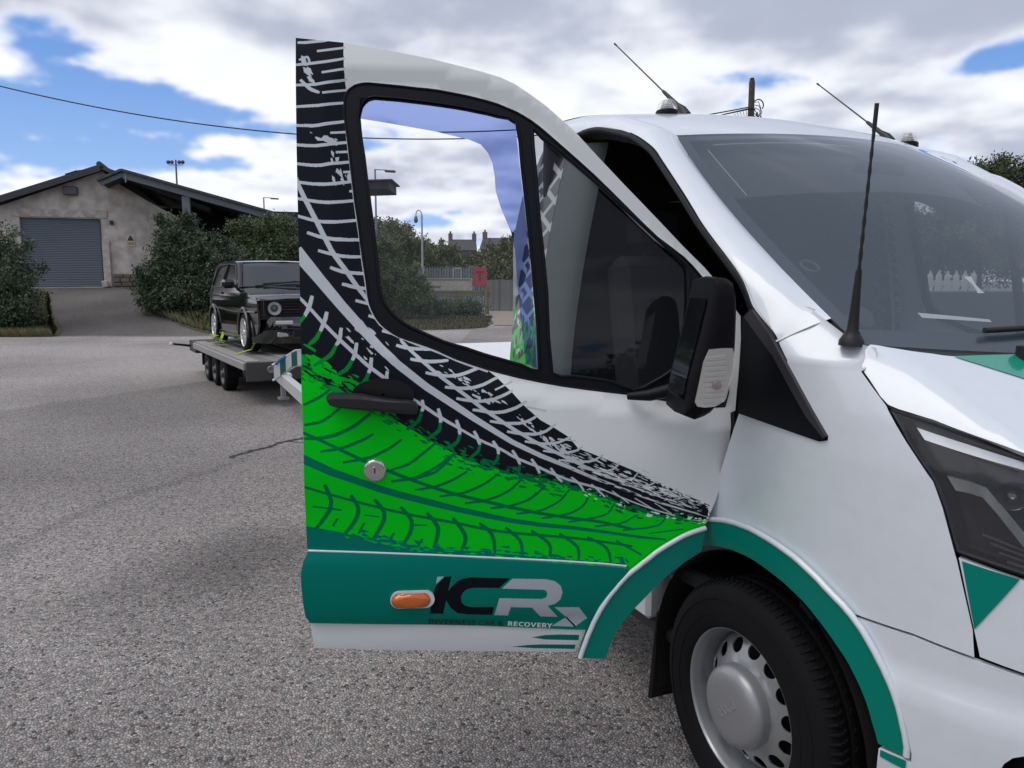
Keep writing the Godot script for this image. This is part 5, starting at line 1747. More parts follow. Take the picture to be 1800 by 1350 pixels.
func grass_patch(called: String, where: Callable, count: int, tall: float, seed_: int, dry: float) -> void:
	rng.seed = seed_
	var tuft := mb()
	tuft.colored = false
	for i in 9:
		var a := rng.randf() * TAU
		var d := Vector3(cos(a), 0, sin(a))
		var lean := rng.randf_range(0.1, 0.6)
		var h := rng.randf_range(0.5, 1.0)
		var o := d * rng.randf() * 0.15
		var s := d.cross(Vector3.UP) * 0.018
		var nn := d.lerp(Vector3.UP, 0.5).normalized()
		var i0 := tuft.vert(o - s, nn)
		tuft.vert(o + s, nn); tuft.vert(o + d * lean * h * 0.4 + Vector3(0, h * 0.6, 0), nn); tuft.vert(o + d * lean * h + Vector3(0, h, 0), nn)
		tuft.tri(i0, i0 + 1, i0 + 2); tuft.tri(i0 + 1, i0 + 3, i0 + 2)
	var mm := MultiMesh.new()
	mm.transform_format = MultiMesh.TRANSFORM_3D
	mm.use_colors = true
	mm.mesh = tuft.commit()
	mm.instance_count = count
	for i in count:
		var p: Vector3 = where.call(rng.randf(), rng.randf())
		var s := tall * rng.randf_range(0.5, 1.3)
		mm.set_instance_transform(i, Transform3D(Basis(Vector3.UP, rng.randf() * TAU).scaled(Vector3(s, s, s)), p))
		var q := clampf(dry + 0.3 * rng.randfn(), 0.0, 1.0)
		var c := Color(0.045, 0.075, 0.022).lerp(Color(0.17, 0.125, 0.06), q) * rng.randf_range(0.7, 1.2)
		mm.set_instance_color(i, c)
	var o := MultiMeshInstance3D.new()
	o.multimesh = mm
	o.material_override = leaf_mat
	o.name = numbered(called)
	add_child(o, true)
	struct(o, "stuff")

func patch_sheet(called: String, outline: PackedVector2Array, mat_: Material) -> void:
	struct(put(panel(outline, [], 0.8, func(x: float, z: float) -> Vector3: return Vector3(x, yard_h(x, z) + 0.02, z), Vector3.UP, 0.0, func(x: float, z: float) -> Vector2: return Vector2(x, z), 0.3), called, mat_, self))

const SHED := Vector3(-18.13, 1.55, -34.4)
const SHED_TURN := 0.31416

func build_shed() -> void:
	var b := thing("goods_shed", "old rendered goods shed with grey roller door and wide dark canopy", "shed", SHED, SHED_TURN)
	var render_m := rough_mat(0.56, 0.50, 0.46, 0.2, 0.22, 0.95, 0.6, 41)
	var L := 14.0
	var wall := PackedVector2Array([Vector2(-3.85, -0.8), Vector2(-3.85, 3.35), Vector2(0.26, 5.0), Vector2(1.0, 4.42), Vector2(1.9, 3.85), Vector2(3.3, 3.05), Vector2(4.6, 2.25), Vector2(5.3, 1.6), Vector2(5.6, -0.8)])  # right-hand top edge is cut along the shadow line of the canopy
	var hole := PackedVector2Array([Vector2(-3.05, -0.02), Vector2(-3.05, 2.95), Vector2(0, 2.95), Vector2(0, -0.02)])
	var win := PackedVector2Array([Vector2(3.35, 1.45), Vector2(3.35, 2.1), Vector2(4.1, 2.1), Vector2(4.1, 1.45)])
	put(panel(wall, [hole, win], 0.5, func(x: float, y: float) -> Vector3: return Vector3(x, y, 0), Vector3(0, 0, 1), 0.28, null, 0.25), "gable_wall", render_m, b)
	var sw := mb()
	sw.box(Vector3(-3.72, 1.3, -L * 0.5 - 0.02), Vector3(0.24, 4.2, L))
	put(sw, "side_wall", render_m, b)
	# shutter: every slat by itself
	var door := node("roller_door", b)
	var slat_m := M(0.15, 0.175, 0.21, 0.5, 0.1)
	var n := 39
	var slat := mb()
	var sh := 2.95 / n
	slat.grid(1, 6, func(u: float, v: float) -> Vector3: return Vector3(lerpf(-3.05, 0.0, u), v * sh, -0.16 + 0.022 * sin(v * PI)), func(_p: Vector3) -> Vector3: return Vector3(0, 0, 1))
	slat.box(Vector3(-1.525, 0.004, -0.163), Vector3(3.05, 0.006, 0.008))
	var sm := slat.commit()
	for i in n:
		var o := MeshInstance3D.new()
		o.mesh = sm
		o.material_override = slat_m
		o.name = "slat"
		door.add_child(o, true)
		o.position.y = i * sh
	var fr := mb()
	fr.box(Vector3(0.03, 1.47, 0.012), Vector3(0.05, 2.94, 0.03))
	put(fr, "door_guide", M(0.05, 0.06, 0.075, 0.6), b)
	var band := mb()
	band.box(Vector3(-1.45, 3.16, 0.015), Vector3(3.6, 0.34, 0.06), Basis(), 0.01)
	put(band, "lintel", rough_mat(0.50, 0.44, 0.40, 0.22, 0.4, 0.95, 0.0, 47), b)
	var pier := mb()
	pier.box(Vector3(0.22, 1.0, 0.04), Vector3(0.30, 2.0, 0.12), Basis(), 0.02)
	pier.box(Vector3(0.12, 0.12, 0.14), Vector3(0.24, 0.30, 0.30), Basis(Vector3(0, 0, 1), 0.2), 0.03)
	put(pier, "door_pier", rough_mat(0.56, 0.51, 0.46, 0.15, 0.5, 0.95, 0.0, 48), b)
	# rubble plinth, stone by stone
	rng.seed = 77
	var sms := []
	for q in 3:
		sms.append(M(0.16 + 0.03 * q, 0.135 + 0.022 * q, 0.115 + 0.018 * q, 0.95))
	for r in 3:
		var x := 0.42
		while x < 6.4:
			var w := rng.randf_range(0.28, 0.55)
			var s := mb()
			s.box(Vector3(x + w * 0.5, 0.10 + r * 0.19, 0.03 + rng.randf() * 0.03), Vector3(w - 0.02, 0.175, 0.14), Basis(), 0.025)
			put(s, "stone", sms[rng.randi() % 3], b)
			x += w
	var ls := mb()
	ls.box(Vector3(-1.0, 4.11, 0.16), Vector3(0.55, 0.36, 0.30), Basis(), 0.03)
	put(ls, "flood_light", M(0.10, 0.105, 0.115, 0.6), b)
	var al := mb()
	al.box(Vector3(0.50, 2.80, 0.06), Vector3(0.14, 0.18, 0.12), Basis(), 0.02)
	put(al, "alarm_box", M(0.04, 0.04, 0.045, 0.6), b)
	# warning notice: white plate with a yellow triangle
	var no := mb()
	no.box(Vector3(1.22, 2.05, 0.02), Vector3(0.34, 0.52, 0.02))
	var plate := put(no, "notice", M(0.55, 0.55, 0.5, 0.7), b)
	var tr := mb()
	tr.quad(Vector3(1.08, 2.03, 0.033), Vector3(1.36, 2.03, 0.033), Vector3(1.24, 2.26, 0.033), Vector3(1.20, 2.26, 0.033), Vector3(0, 0, 1))
	put(tr, "warning_triangle", M(0.05, 0.05, 0.045, 0.7), plate)
	var ty := mb()
	ty.box(Vector3(1.22, 1.91, 0.033), Vector3(0.28, 0.12, 0.006))
	put(ty, "warning_band", M(0.42, 0.32, 0.06, 0.7), plate)
	var wf := mb()
	wf.box(Vector3(3.72, 1.78, -0.14), Vector3(0.80, 0.73, 0.04))
	put(wf, "window", M(0.03, 0.022, 0.02, 0.4), b)
	# roofs
	var sheet := rough_mat(0.075, 0.078, 0.085, 0.25, 0.3, 0.9, 0.0, 52)
	var roof := mb()
	for s in [[Vector2(-4.25, 3.42), Vector2(0.26, 5.12)], [Vector2(0.26, 5.12), Vector2(4.6, 3.45)]]:
		var a := Vector3(s[0].x, s[0].y, 0.0)
		var c := Vector3(s[1].x, s[1].y, 0.0)
		var d := (c - a).normalized()
		roof.box((a + c) * 0.5 + Vector3(0, 0.0, 0.55 - L * 0.5), Vector3(a.distance_to(c), 0.16, L), Basis(d, Vector3(0, 0, 1).cross(d), Vector3(0, 0, 1)))
	put(roof, "roof", sheet, b)
	var ridge := mb()
	ridge.tube([Vector3(0.26, 5.22, 0.62), Vector3(0.26, 5.22, -L + 0.6)], 0.12, 10)
	put(ridge, "ridge_cap", sheet, b)
	var vg := mb()
	vg.bar(Vector3(-4.25, 3.36, 0.63), Vector3(0.26, 5.06, 0.63), 0.05, 0.26)
	put(vg, "bargeboard", M(0.055, 0.058, 0.065, 0.8), b)
	# patched slates lifted on the far edge of the roof
	for k in 5:
		var sl := mb()
		sl.box(Vector3(-0.9 + 0.22 * k, 4.86 + 0.085 * k, 0.1 - 0.2 * k), Vector3(0.5, 0.03, 0.5), Basis(Vector3(0, 0, 1), 0.36 - 0.12 * (k % 3)))
		put(sl, "slate", sheet, b)
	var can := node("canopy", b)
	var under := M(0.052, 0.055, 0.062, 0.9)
	var z1 := 2.2
	var slope := (2.86 - 4.79) / (8.7 - 1.35)
	var cr := mb()
	for s in [[Vector2(0.42, 4.33), Vector2(1.35, 4.79)], [Vector2(1.35, 4.79), Vector2(8.9, 4.79 + slope * 7.55)]]:
		var a := Vector3(s[0].x, s[0].y, 0.0)
		var c := Vector3(s[1].x, s[1].y, 0.0)
		var d := (c - a).normalized()
		cr.box((a + c) * 0.5 + Vector3(0, 0.0, z1 + 0.2 - L * 0.5), Vector3(a.distance_to(c), 0.10, L), Basis(d, Vector3(0, 0, 1).cross(d), Vector3(0, 0, 1)))
	put(cr, "canopy_roof", sheet, can)
	var fa := mb()
	fa.bar(Vector3(1.40, 4.60, z1), Vector3(8.9, 4.60 + slope * 7.5, z1), 0.10, 0.30, 0.01)
	fa.bar(Vector3(0.50, 4.20, z1), Vector3(1.42, 4.64, z1), 0.08, 0.18, 0.01)
	put(fa, "canopy_beam", M(0.16, 0.17, 0.19, 0.7), can)
	var tie := mb()
	tie.bar(Vector3(1.48, 4.70, z1 + 0.04), Vector3(1.48, 4.30, z1 + 0.04), 0.05, 0.05)
	put(tie, "hanger", M(0.30, 0.31, 0.33, 0.7), can)
	for k in 9:
		var zz := z1 - 0.9 - 1.25 * k
		var rf := mb()
		rf.bar(Vector3(1.40, 4.60, zz), Vector3(8.8, 4.60 + slope * 7.4, zz), 0.08, 0.22)
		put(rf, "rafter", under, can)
	for k in 8:
		var x := 2.0 + 0.95 * k
		var pu := mb()
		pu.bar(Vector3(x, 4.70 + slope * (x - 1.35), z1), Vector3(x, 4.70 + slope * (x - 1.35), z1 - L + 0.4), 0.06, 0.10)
		put(pu, "purlin", under, can)
	for q in [[3.75, z1 - 0.15], [8.3, z1 - 0.15], [3.75, z1 - 6.0], [8.3, z1 - 6.0]]:
		var po := mb()
		var top: float = 4.45 + slope * (q[0] - 1.35)
		po.box(Vector3(q[0], (top - 1.0) * 0.5, q[1]), Vector3(0.32, top + 1.0, 0.34), Basis(), 0.02)
		put(po, "post", rough_mat(0.17, 0.18, 0.19, 0.15, 0.5, 0.9, 0.0, 60), can)
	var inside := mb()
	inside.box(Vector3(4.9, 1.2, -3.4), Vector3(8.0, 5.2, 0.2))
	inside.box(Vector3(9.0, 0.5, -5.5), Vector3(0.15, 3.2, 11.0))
	put(inside, "shade_backing", M(0.03, 0.032, 0.038, 0.9), can)  # dark backing added to close off the sky, standing for shade under the canopy

func lamp_post(called: String, label: String, at: Vector3, h: float, arm: float, r := 0.06) -> void:
	var l := thing(called, label, "street lamp", at)
	var p := mb()
	p.tube([Vector3.ZERO, Vector3(0, h * 0.35, 0), Vector3(0, h * 0.36, 0), Vector3(0, h, 0)], [r * 1.5, r * 1.4, r, r * 0.8], 10)
	put(p, "post", M(0.20, 0.21, 0.22, 0.6), l)
	var a := mb()
	a.tube([Vector3(0, h - 0.03, 0), Vector3(arm * 0.55, h - 0.05, 0)], r * 0.45, 8)
	put(a, "arm", M(0.20, 0.21, 0.22, 0.6), l)
	var hd := mb()
	hd.box(Vector3(arm * 0.78, h - 0.12, 0), Vector3(arm * 0.58, 0.13, 0.28), Basis(Vector3(0, 0, 1), -0.06), 0.05)
	put(hd, "lamp_head", M(0.09, 0.10, 0.11, 0.5), l)

func house(at: Vector3, turn: float, w: float, h: float, roof_h: float, label: String, stacks: Array) -> void:
	var b := thing("house", label, "house", at, turn, "stone houses on the skyline")
	var wm := M(0.11, 0.10, 0.09, 0.9)
	var wall := mb()
	wall.box(Vector3(0, h * 0.5, 0), Vector3(w, h, 6.5))
	for s in [-1.0, 1.0]:
		wall.quad(Vector3(s * w * 0.5, h, -3.25), Vector3(s * w * 0.5, h, 3.25), Vector3(s * w * 0.5, h + roof_h, 0.01), Vector3(s * w * 0.5, h + roof_h, -0.01), Vector3(s, 0, 0))
	put(wall, "wall", wm, b)
	var rf := mb()
	for s in [-1.0, 1.0]:
		var a := Vector3(0, h - 0.15, s * 3.5)
		var c := Vector3(0, h + roof_h, 0)
		var d := (c - a).normalized()
		rf.box((a + c) * 0.5, Vector3(w + 0.3, 0.14, a.distance_to(c)), Basis(Vector3(1, 0, 0), d.cross(Vector3(1, 0, 0)), d))
	put(rf, "roof", M(0.06, 0.062, 0.068, 0.85), b)
	for x in stacks:
		var c := mb()
		c.box(Vector3(x * w * 0.5, h + roof_h + 0.35, 0), Vector3(0.75, 1.5, 0.8))
		c.tube([Vector3(x * w * 0.5, h + roof_h + 1.0, 0), Vector3(x * w * 0.5, h + roof_h + 1.5, 0)], 0.16, 8)
		put(c, "chimney", M(0.13, 0.11, 0.09, 0.9), b)
	for x in [-0.25, 0.25]:
		var wn := mb()
		wn.box(Vector3(x * w, h - 1.1, 3.27), Vector3(0.9, 1.3, 0.06))
		put(wn, "window", M(0.03, 0.035, 0.04, 0.2), b)

# a ribbon lying on the ground
func crack(pts: Array, w: float, seed_: int) -> void:
	rng.seed = seed_
	var m := mb()
	var fine := []
	for i in pts.size() - 1:
		for k in 8:
			var f := k / 8.0
			fine.append((pts[i] as Vector2).lerp(pts[i + 1], f) + Vector2(rng.randfn(), rng.randfn()) * 0.018)
	for i in fine.size() - 1:
		var d: Vector2 = (fine[i + 1] - fine[i]).normalized().orthogonal()
		var wa := w * rng.randf_range(0.4, 1.2) * 0.5
		var q := []
		for e in [fine[i] + d * wa, fine[i + 1] + d * wa, fine[i + 1] - d * wa, fine[i] - d * wa]:
			q.append(Vector3(e.x, yard_h(e.x, e.y) + 0.004 + 0.0006 * (i % 2), e.y))
		m.quad(q[0], q[1], q[2], q[3], Vector3.UP)
	struct(put(m, "ground_crack", M(0.045, 0.042, 0.040, 0.95), self))

func build_surroundings() -> void:
	crack([Vector2(-2.58, -6.9), Vector2(-2.48, -7.16), Vector2(-2.36, -7.36), Vector2(-2.3, -7.63), Vector2(-2.1, -7.86), Vector2(-1.8, -8.1), Vector2(-1.3, -8.2)], 0.05, 31)
	crack([Vector2(-2.3, -7.63), Vector2(-2.05, -7.55), Vector2(-1.75, -7.6)], 0.03, 32)
	# white pickets that show through the far cab window
	var pf := thing("picket_fence", "white picket fence seen through the windscreen beyond the cab", "fence", Vector3(4.30, 0, -12.0))
	var pm := M(0.72, 0.73, 0.72, 0.7)
	var pk := mb()
	pk.box(Vector3(0, 0.86, 0), Vector3(0.085, 1.72, 0.025), Basis(), 0.004)
	pk.quad(Vector3(-0.042, 1.72, 0.0), Vector3(0.042, 1.72, 0.0), Vector3(0.006, 1.80, 0.0), Vector3(-0.006, 1.80, 0.0), Vector3(0, 0, 1))
	var mesh := pk.commit()
	for i in 22:
		if i == 13 or i == 14:
			continue
		var o := MeshInstance3D.new()
		o.mesh = mesh
		o.material_override = pm
		o.name = "picket"
		pf.add_child(o, true)
		o.position = Vector3(i * 0.135, 0.0, 0)
	var bw := mb()
	bw.box(Vector3(1.4, 0.74, 0.12), Vector3(5.0, 1.48, 0.16), Basis(), 0.02)
	put(bw, "base_wall", M(0.10, 0.105, 0.11, 0.95), pf)
	for y in [0.5, 1.60]:
		var r := mb()
		r.box(Vector3(1.4, y, -0.03), Vector3(2.95, 0.09, 0.03))
		put(r, "rail", pm, pf)
	# belt of trees added out of view behind the camera to darken reflections
	rng.seed = 555
	var mm := MultiMesh.new()
	mm.transform_format = MultiMesh.TRANSFORM_3D
	mm.use_colors = true
	mm.mesh = leaf_meshes[1]
	mm.instance_count = 9000
	for i in 9000:
		var a := deg_to_rad(lerpf(-22.0, 200.0, rng.randf()))
		var d := 21.0 + 3.0 * sin(a * 5.0) + rng.randfn() * 1.1
		var top := 5.0 + 1.6 * sin(a * 9.0) + 0.8 * sin(a * 23.0)
		var p := Vector3(cos(a) * d, pow(rng.randf(), 0.8) * top, sin(a) * d)
		mm.set_instance_transform(i, Transform3D(Basis.from_euler(Vector3(rng.randf() * TAU, rng.randf() * TAU, 0)).scaled(Vector3.ONE * rng.randf_range(0.35, 0.6)), p))
		var v := rng.randf_range(0.6, 1.2)
		mm.set_instance_color(i, Color(0.07 * v, 0.105 * v, 0.06 * v))
	var o := MultiMeshInstance3D.new()
	o.multimesh = mm
	o.material_override = leaf_mat
	o.name = "added_tree_belt"
	add_child(o, true)
	struct(o, "stuff")

func build_background() -> void:
	leaf_mat = StandardMaterial3D.new()
	leaf_mat.vertex_color_use_as_albedo = true
	leaf_mat.roughness = 0.7
	leaf_mat.backlight_enabled = true
	leaf_mat.backlight = Color(0.12, 0.16, 0.07)
	for k in 4:
		leaf_meshes.append(leaf_cluster(9, 0.55, 0.85, 300 + k))
	build_shed()
	var dk := Color(0.060, 0.105, 0.066)
	var md := Color(0.080, 0.125, 0.062)
	# bushes either side of the drive
	bush("bush", "dark rose bush at the left edge in front of the roller door", "bush", Vector3(-17.6, yard_h(-17.6, -25.6), -25.6), [[Vector3(0.0, 1.5, 0), Vector3(1.5, 1.9, 1.4)], [Vector3(-1.2, 2.0, -0.3), Vector3(1.3, 1.7, 1.2)], [Vector3(1.0, 0.9, 0.3), Vector3(1.0, 1.1, 1.0)], [Vector3(-0.2, 2.7, 0), Vector3(0.7, 0.9, 0.7)]], 10000, 0.125, dk, 101, "bushes by the shed")
	bush("bush", "big dark bush between the roller door and the black car", "bush", Vector3(-11.9, yard_h(-11.9, -29.0), -29.0), [[Vector3(0, 1.3, 0), Vector3(1.55, 1.35, 1.4)], [Vector3(-0.5, 2.35, -0.2), Vector3(0.85, 1.0, 0.9)], [Vector3(1.4, 0.95, 0.1), Vector3(1.3, 1.1, 1.2)], [Vector3(-1.1, 0.8, 0.4), Vector3(0.75, 0.9, 0.9)], [Vector3(0.7, 1.75, -0.3), Vector3(0.9, 0.7, 0.8)], [Vector3(0.3, 0.5, 1.0), Vector3(1.7, 0.65, 0.6)]], 17000, 0.115, dk, 102, "bushes by the shed")
	bush("bush", "bushy green shrub behind the roof of the black car", "bush", Vector3(-9.9, yard_h(-9.9, -31.0), -31.0), [[Vector3(0.2, 1.4, 0), Vector3(1.7, 1.4, 1.2)], [Vector3(0.3, 2.3, 0), Vector3(0.9, 0.8, 0.8)], [Vector3(1.9, 1.2, 0), Vector3(1.3, 1.2, 1.0)], [Vector3(-1.3, 1.0, 0), Vector3(1.2, 1.2, 1.0)]], 11000, 0.115, md, 103, "bushes by the shed")
	bush("bush", "shrub in front of the dark flat canopy seen through the door window", "bush", Vector3(-6.2, yard_h(-6.2, -33.0), -33.0), [[Vector3(0, 1.6, 0), Vector3(1.4, 1.6, 1.2)], [Vector3(-0.5, 2.8, 0), Vector3(0.8, 0.9, 0.8)], [Vector3(1.3, 0.9, 0.2), Vector3(1.1, 1.0, 1.0)], [Vector3(0.5, 2.4, -0.3), Vector3(0.8, 0.7, 0.7)], [Vector3(-1.6, 1.4, 0), Vector3(1.0, 1.4, 1.0)]], 13000, 0.115, md, 104, "bushes by the shed")
	bush("bush", "low shrub under the cream sign board", "bush", Vector3(-3.3, yard_h(-3.3, -36.5), -36.5), [[Vector3(0, 0.25, 0), Vector3(1.6, 0.5, 0.8)], [Vector3(1.2, 0.2, 0), Vector3(0.7, 0.4, 0.7)], [Vector3(-1.5, 0.6, 0), Vector3(0.9, 0.8, 0.8)]], 6000, 0.11, dk, 105, "bushes by the shed")
	# trees beyond the fence
	for q in [[-9.6, -58.0, 3.6, "tree with a loose crown left of the camera mast", 111, 6500], [-6.3, -60.0, 3.1, "rounded tree behind the camera mast", 112, 6000], [-2.4, -62.0, 2.7, "low spreading tree below the skyline houses", 113, 6000], [0.6, -56.0, 3.4, "dark tree right of the skyline houses behind the wind deflector", 114, 6500], [4.5, -60.0, 3.6, "tree beyond the fence hidden mostly by the cab", 115, 4000]]:
		var s: float = q[2] / 3.2
		bush("tree", q[3], "tree", Vector3(q[0], yard_h(q[0], q[1]), q[1]), [[Vector3(0, 2.4, 0) * s, Vector3(2.2, 1.7, 1.8) * s], [Vector3(-1.4, 1.7, 0) * s, Vector3(1.6, 1.5, 1.5) * s], [Vector3(1.5, 1.8, 0) * s, Vector3(1.7, 1.5, 1.5) * s], [Vector3(0.3, 3.4, 0) * s, Vector3(1.2, 0.9, 1.0) * s]], q[5], 0.24, md.lerp(Color(0.12, 0.14, 0.07), 0.5), q[4], "trees beyond the fence", 2.0 * s)
	for q in [[18.6, -31.0, 1.0, "dense dark tree at the right edge beyond the roof", 121], [16.3, -33.5, 0.72, "feathery tree whose tips show over the far roof beacon", 122], [11.9, -34.0, 1.1, "thin leafy tree top poking above the white roof", 123]]:
		var s: float = q[2]
		var lo := [[Vector3(0, 4.2, 0) * s, Vector3(1.7, 2.0, 1.5) * s], [Vector3(-1.1, 3.2, 0) * s, Vector3(1.3, 1.5, 1.2) * s], [Vector3(1.2, 3.6, 0) * s, Vector3(1.6, 1.8, 1.4) * s], [Vector3(0.9, 5.6, 0) * s, Vector3(0.9, 0.9, 0.8) * s], [Vector3(-0.7, 5.0, 0) * s, Vector3(0.7, 0.9, 0.7) * s]]
		if q[4] == 123:
			lo = [[Vector3(0, 4.6, 0), Vector3(1.0, 1.9, 0.9)], [Vector3(-0.25, 7.0, 0), Vector3(0.32, 0.75, 0.3)], [Vector3(0.25, 6.7, 0), Vector3(0.35, 0.9, 0.3)]]
		bush("tree", q[3], "tree", Vector3(q[0], 0.0, q[1]), lo, 8000 if q[4] == 121 else 3800, 0.17, Color(0.060, 0.085, 0.045), q[4], "trees right of the truck", 3.0 * s)
	# rough grass on the verges
	var soil := rough_mat(0.085, 0.080, 0.042, 0.35, 0.6, 0.95, 0.8, 71)
	patch_sheet("verge_ground", PackedVector2Array([Vector2(-24, -24.3), Vector2(-19, -24.0), Vector2(-15.6, -24.1), Vector2(-14.5, -24.6), Vector2(-15.3, -26.2), Vector2(-17.3, -29), Vector2(-20.1, -33.2), Vector2(-24, -33.2)]), soil)
	patch_sheet("bush_ground", PackedVector2Array([Vector2(-17.0, -33.8), Vector2(-15.3, -31.6), Vector2(-13.3, -29), Vector2(-11.6, -26.8), Vector2(-9.8, -25.0), Vector2(-8.2, -24.6), Vector2(-6.5, -25.6), Vector2(-4.8, -26.8), Vector2(-2.4, -27.6), Vector2(-1.0, -28.8), Vector2(-0.75, -31.5), Vector2(-1.1, -36), Vector2(-1.4, -39.6), Vector2(-5, -40.5), Vector2(-12, -36)]), soil)
	grass_patch("rough_grass", func(u: float, v: float) -> Vector3:
		var z := lerpf(-24.2, -31.0, v * v)
		var x := lerpf(-22.0, -14.5 - 0.62 * (-z - 24.3), sqrt(u))
		return Vector3(x, yard_h(x, z) + 0.02, z), 11000, 0.24, 201, 0.38)
	grass_patch("rough_grass", func(u: float, v: float) -> Vector3:
		var x := lerpf(-14.0, -4.5, u)
		var z := lerpf(-25.0 - 0.95 * maxf(-x - 9.6, 0.0) - 0.5 * maxf(x + 8.0, 0.0), -29.5, v)
		return Vector3(x, yard_h(x, z) + 0.02, z), 6000, 0.30, 202, 0.2)
	grass_patch("rough_grass", func(u: float, v: float) -> Vector3:
		var z := lerpf(-27.6, -35.5, v)
		var x := lerpf(-5.0, -1.0 - 0.10 * sin(z * 2.0) - 0.4 * (1.0 - smoothstep(-27.6, -29.0, z)), u)
		return Vector3(x, yard_h(x, z) + 0.02, z), 9000, 0.15, 203, 0.45)
	patch_sheet("track", PackedVector2Array([Vector2(-0.7, -30.0), Vector2(-1.2, -41.0), Vector2(-1.6, -52.0), Vector2(1.4, -52.0), Vector2(2.6, -40.0), Vector2(3.2, -30.0)]), rough_mat(0.26, 0.22, 0.185, 0.15, 0.8, 0.95, 0.0, 81))
	# palisade fence: every pale is a part
	var pale_m := [M(0.15, 0.175, 0.20, 0.7), M(0.175, 0.20, 0.22, 0.7), M(0.13, 0.15, 0.18, 0.7)]
	var fz := -47.0
	var fence := thing("palisade_fence", "grey palisade fence standing behind the cream sign board", "fence", Vector3(-6.4, yard_h(-4.0, fz), fz))
	var pale := mb()
	pale.box(Vector3(0, 1.22, 0), Vector3(0.115, 2.3, 0.03))
	pale.quad(Vector3(-0.057, 2.37, 0.0), Vector3(0.057, 2.37, 0.0), Vector3(0.008, 2.52, 0.0), Vector3(-0.008, 2.52, 0.0), Vector3(0, 0, 1))
	var pmesh := pale.commit()
	rng.seed = 9
	for i in 31:
		var o := MeshInstance3D.new()
		o.mesh = pmesh
		o.material_override = pale_m[rng.randi() % 3]
		o.name = "pale"
		fence.add_child(o, true)
		o.position = Vector3(i * 0.158, rng.randf_range(-0.03, 0.03), 0)
	for y in [0.55, 2.0]:
		var r := mb()
		r.box(Vector3(2.4, y, -0.05), Vector3(5.0, 0.07, 0.05))
		put(r, "rail", pale_m[2], fence)
	var bf := thing("board_fence", "weathered close boarded fence at the side of the track", "fence", Vector3(-1.35, yard_h(-0.4, -43.0), -43.0))
	var bd := mb()
	bd.box(Vector3(0, 0.85, 0), Vector3(0.155, 1.78, 0.03), Basis(), 0.004)
	var bmesh := bd.commit()
	var bms := [M(0.14, 0.145, 0.15, 0.9), M(0.17, 0.17, 0.17, 0.9), M(0.115, 0.12, 0.125, 0.9)]
	for i in 20:
		var o := MeshInstance3D.new()
		o.mesh = bmesh
		o.material_override = bms[rng.randi() % 3]
		o.name = "board"
		bf.add_child(o, true)
		o.position = Vector3(i * 0.163, rng.randf_range(-0.05, 0.02), 0)
	var brail := mb()
	brail.box(Vector3(1.6, 1.4, -0.04), Vector3(3.3, 0.09, 0.05)); brail.box(Vector3(1.6, 0.4, -0.04), Vector3(3.3, 0.09, 0.05))
	put(brail, "rail", bms[2], bf)
	# sign boards on their timber rail
	var sb := thing("sign_board", "faded cream sign board on a timber rail by the track", "sign", Vector3(-4.55, yard_h(-3.2, -39.5), -39.5))
	var pn := mb()
	pn.box(Vector3(1.30, 1.50, 0.06), Vector3(2.50, 0.62, 0.03), Basis(), 0.005)
	put(pn, "panel", rough_mat(0.40, 0.385, 0.34, 0.12, 0.7, 0.7, 0.0, 91), sb)
	var bandm := M(0.19, 0.18, 0.175, 0.8)
	for q in [[1.30, 1.74, 2.3, 0.08], [0.55, 1.38, 0.75, 0.11]]:
		var t := mb()
		t.box(Vector3(q[0], q[1], 0.077), Vector3(q[2], q[3], 0.006))
		put(t, "faded_band", bandm, sb)
	for y in [1.10, 0.95]:
		var r := mb()
		r.box(Vector3(1.70, y, 0.0), Vector3(3.7, 0.11, 0.07), Basis(), 0.01)
		put(r, "rail", M(0.20, 0.17, 0.11, 0.9), sb)
	for x in [0.05, 1.75, 3.30]:
		var r := mb()
		r.box(Vector3(x, 0.62, -0.05), Vector3(0.16, 1.45, 0.12), Basis(), 0.01)
		put(r, "post", M(0.21, 0.185, 0.14, 0.9), sb)
	var wl := mb()
	for x in [1.55, 1.95]:
		wl.bar(Vector3(x, 1.75, -0.15), Vector3(x, 2.35, -0.15), 0.04, 0.04)
	wl.bar(Vector3(1.55, 2.33, -0.15), Vector3(1.95, 2.33, -0.15), 0.04, 0.04)
	put(wl, "stile_frame", M(0.42, 0.43, 0.44, 0.7), sb)
	var rs := thing("red_sign", "red notice board mounted right of the cream sign board", "sign", Vector3(-1.62, yard_h(-1.6, -39.4) + 0.0, -39.35))
	var rp := mb()
	rp.box(Vector3(0, 1.89, 0.1), Vector3(0.70, 0.90, 0.03), Basis(), 0.005)
	put(rp, "panel", M(0.36, 0.05, 0.085, 0.6), rs)
	var rq := mb()
	rq.box(Vector3(0, 2.12, 0.118), Vector3(0.40, 0.10, 0.006)); rq.box(Vector3(0, 1.86, 0.118), Vector3(0.09, 0.36, 0.006))
	put(rq, "emblem", M(0.17, 0.03, 0.05, 0.6), rs)
	var rpost := mb()
	rpost.box(Vector3(0.30, 0.9, 0.0), Vector3(0.12, 1.9, 0.1), Basis(), 0.01)
	put(rpost, "post", M(0.21, 0.185, 0.14, 0.9), rs)
	# masts and poles
	lamp_post("street_lamp", "tall grey street lamp seen through the upper door window", Vector3(-7.8, yard_h(-7.8, -45), -45.0), 8.2 - yard_h(-7.8, -45), 1.10)
	lamp_post("street_lamp", "distant street lamp above the end of the shed canopy", Vector3(-22.1, 1.5, -70.0), 7.95, 1.25, 0.07)
	var cm := thing("camera_mast", "slim pale mast with a swan neck and hanging camera", "mast", Vector3(-5.75, yard_h(-5.75, -50), -50.0))
	var cp := mb()
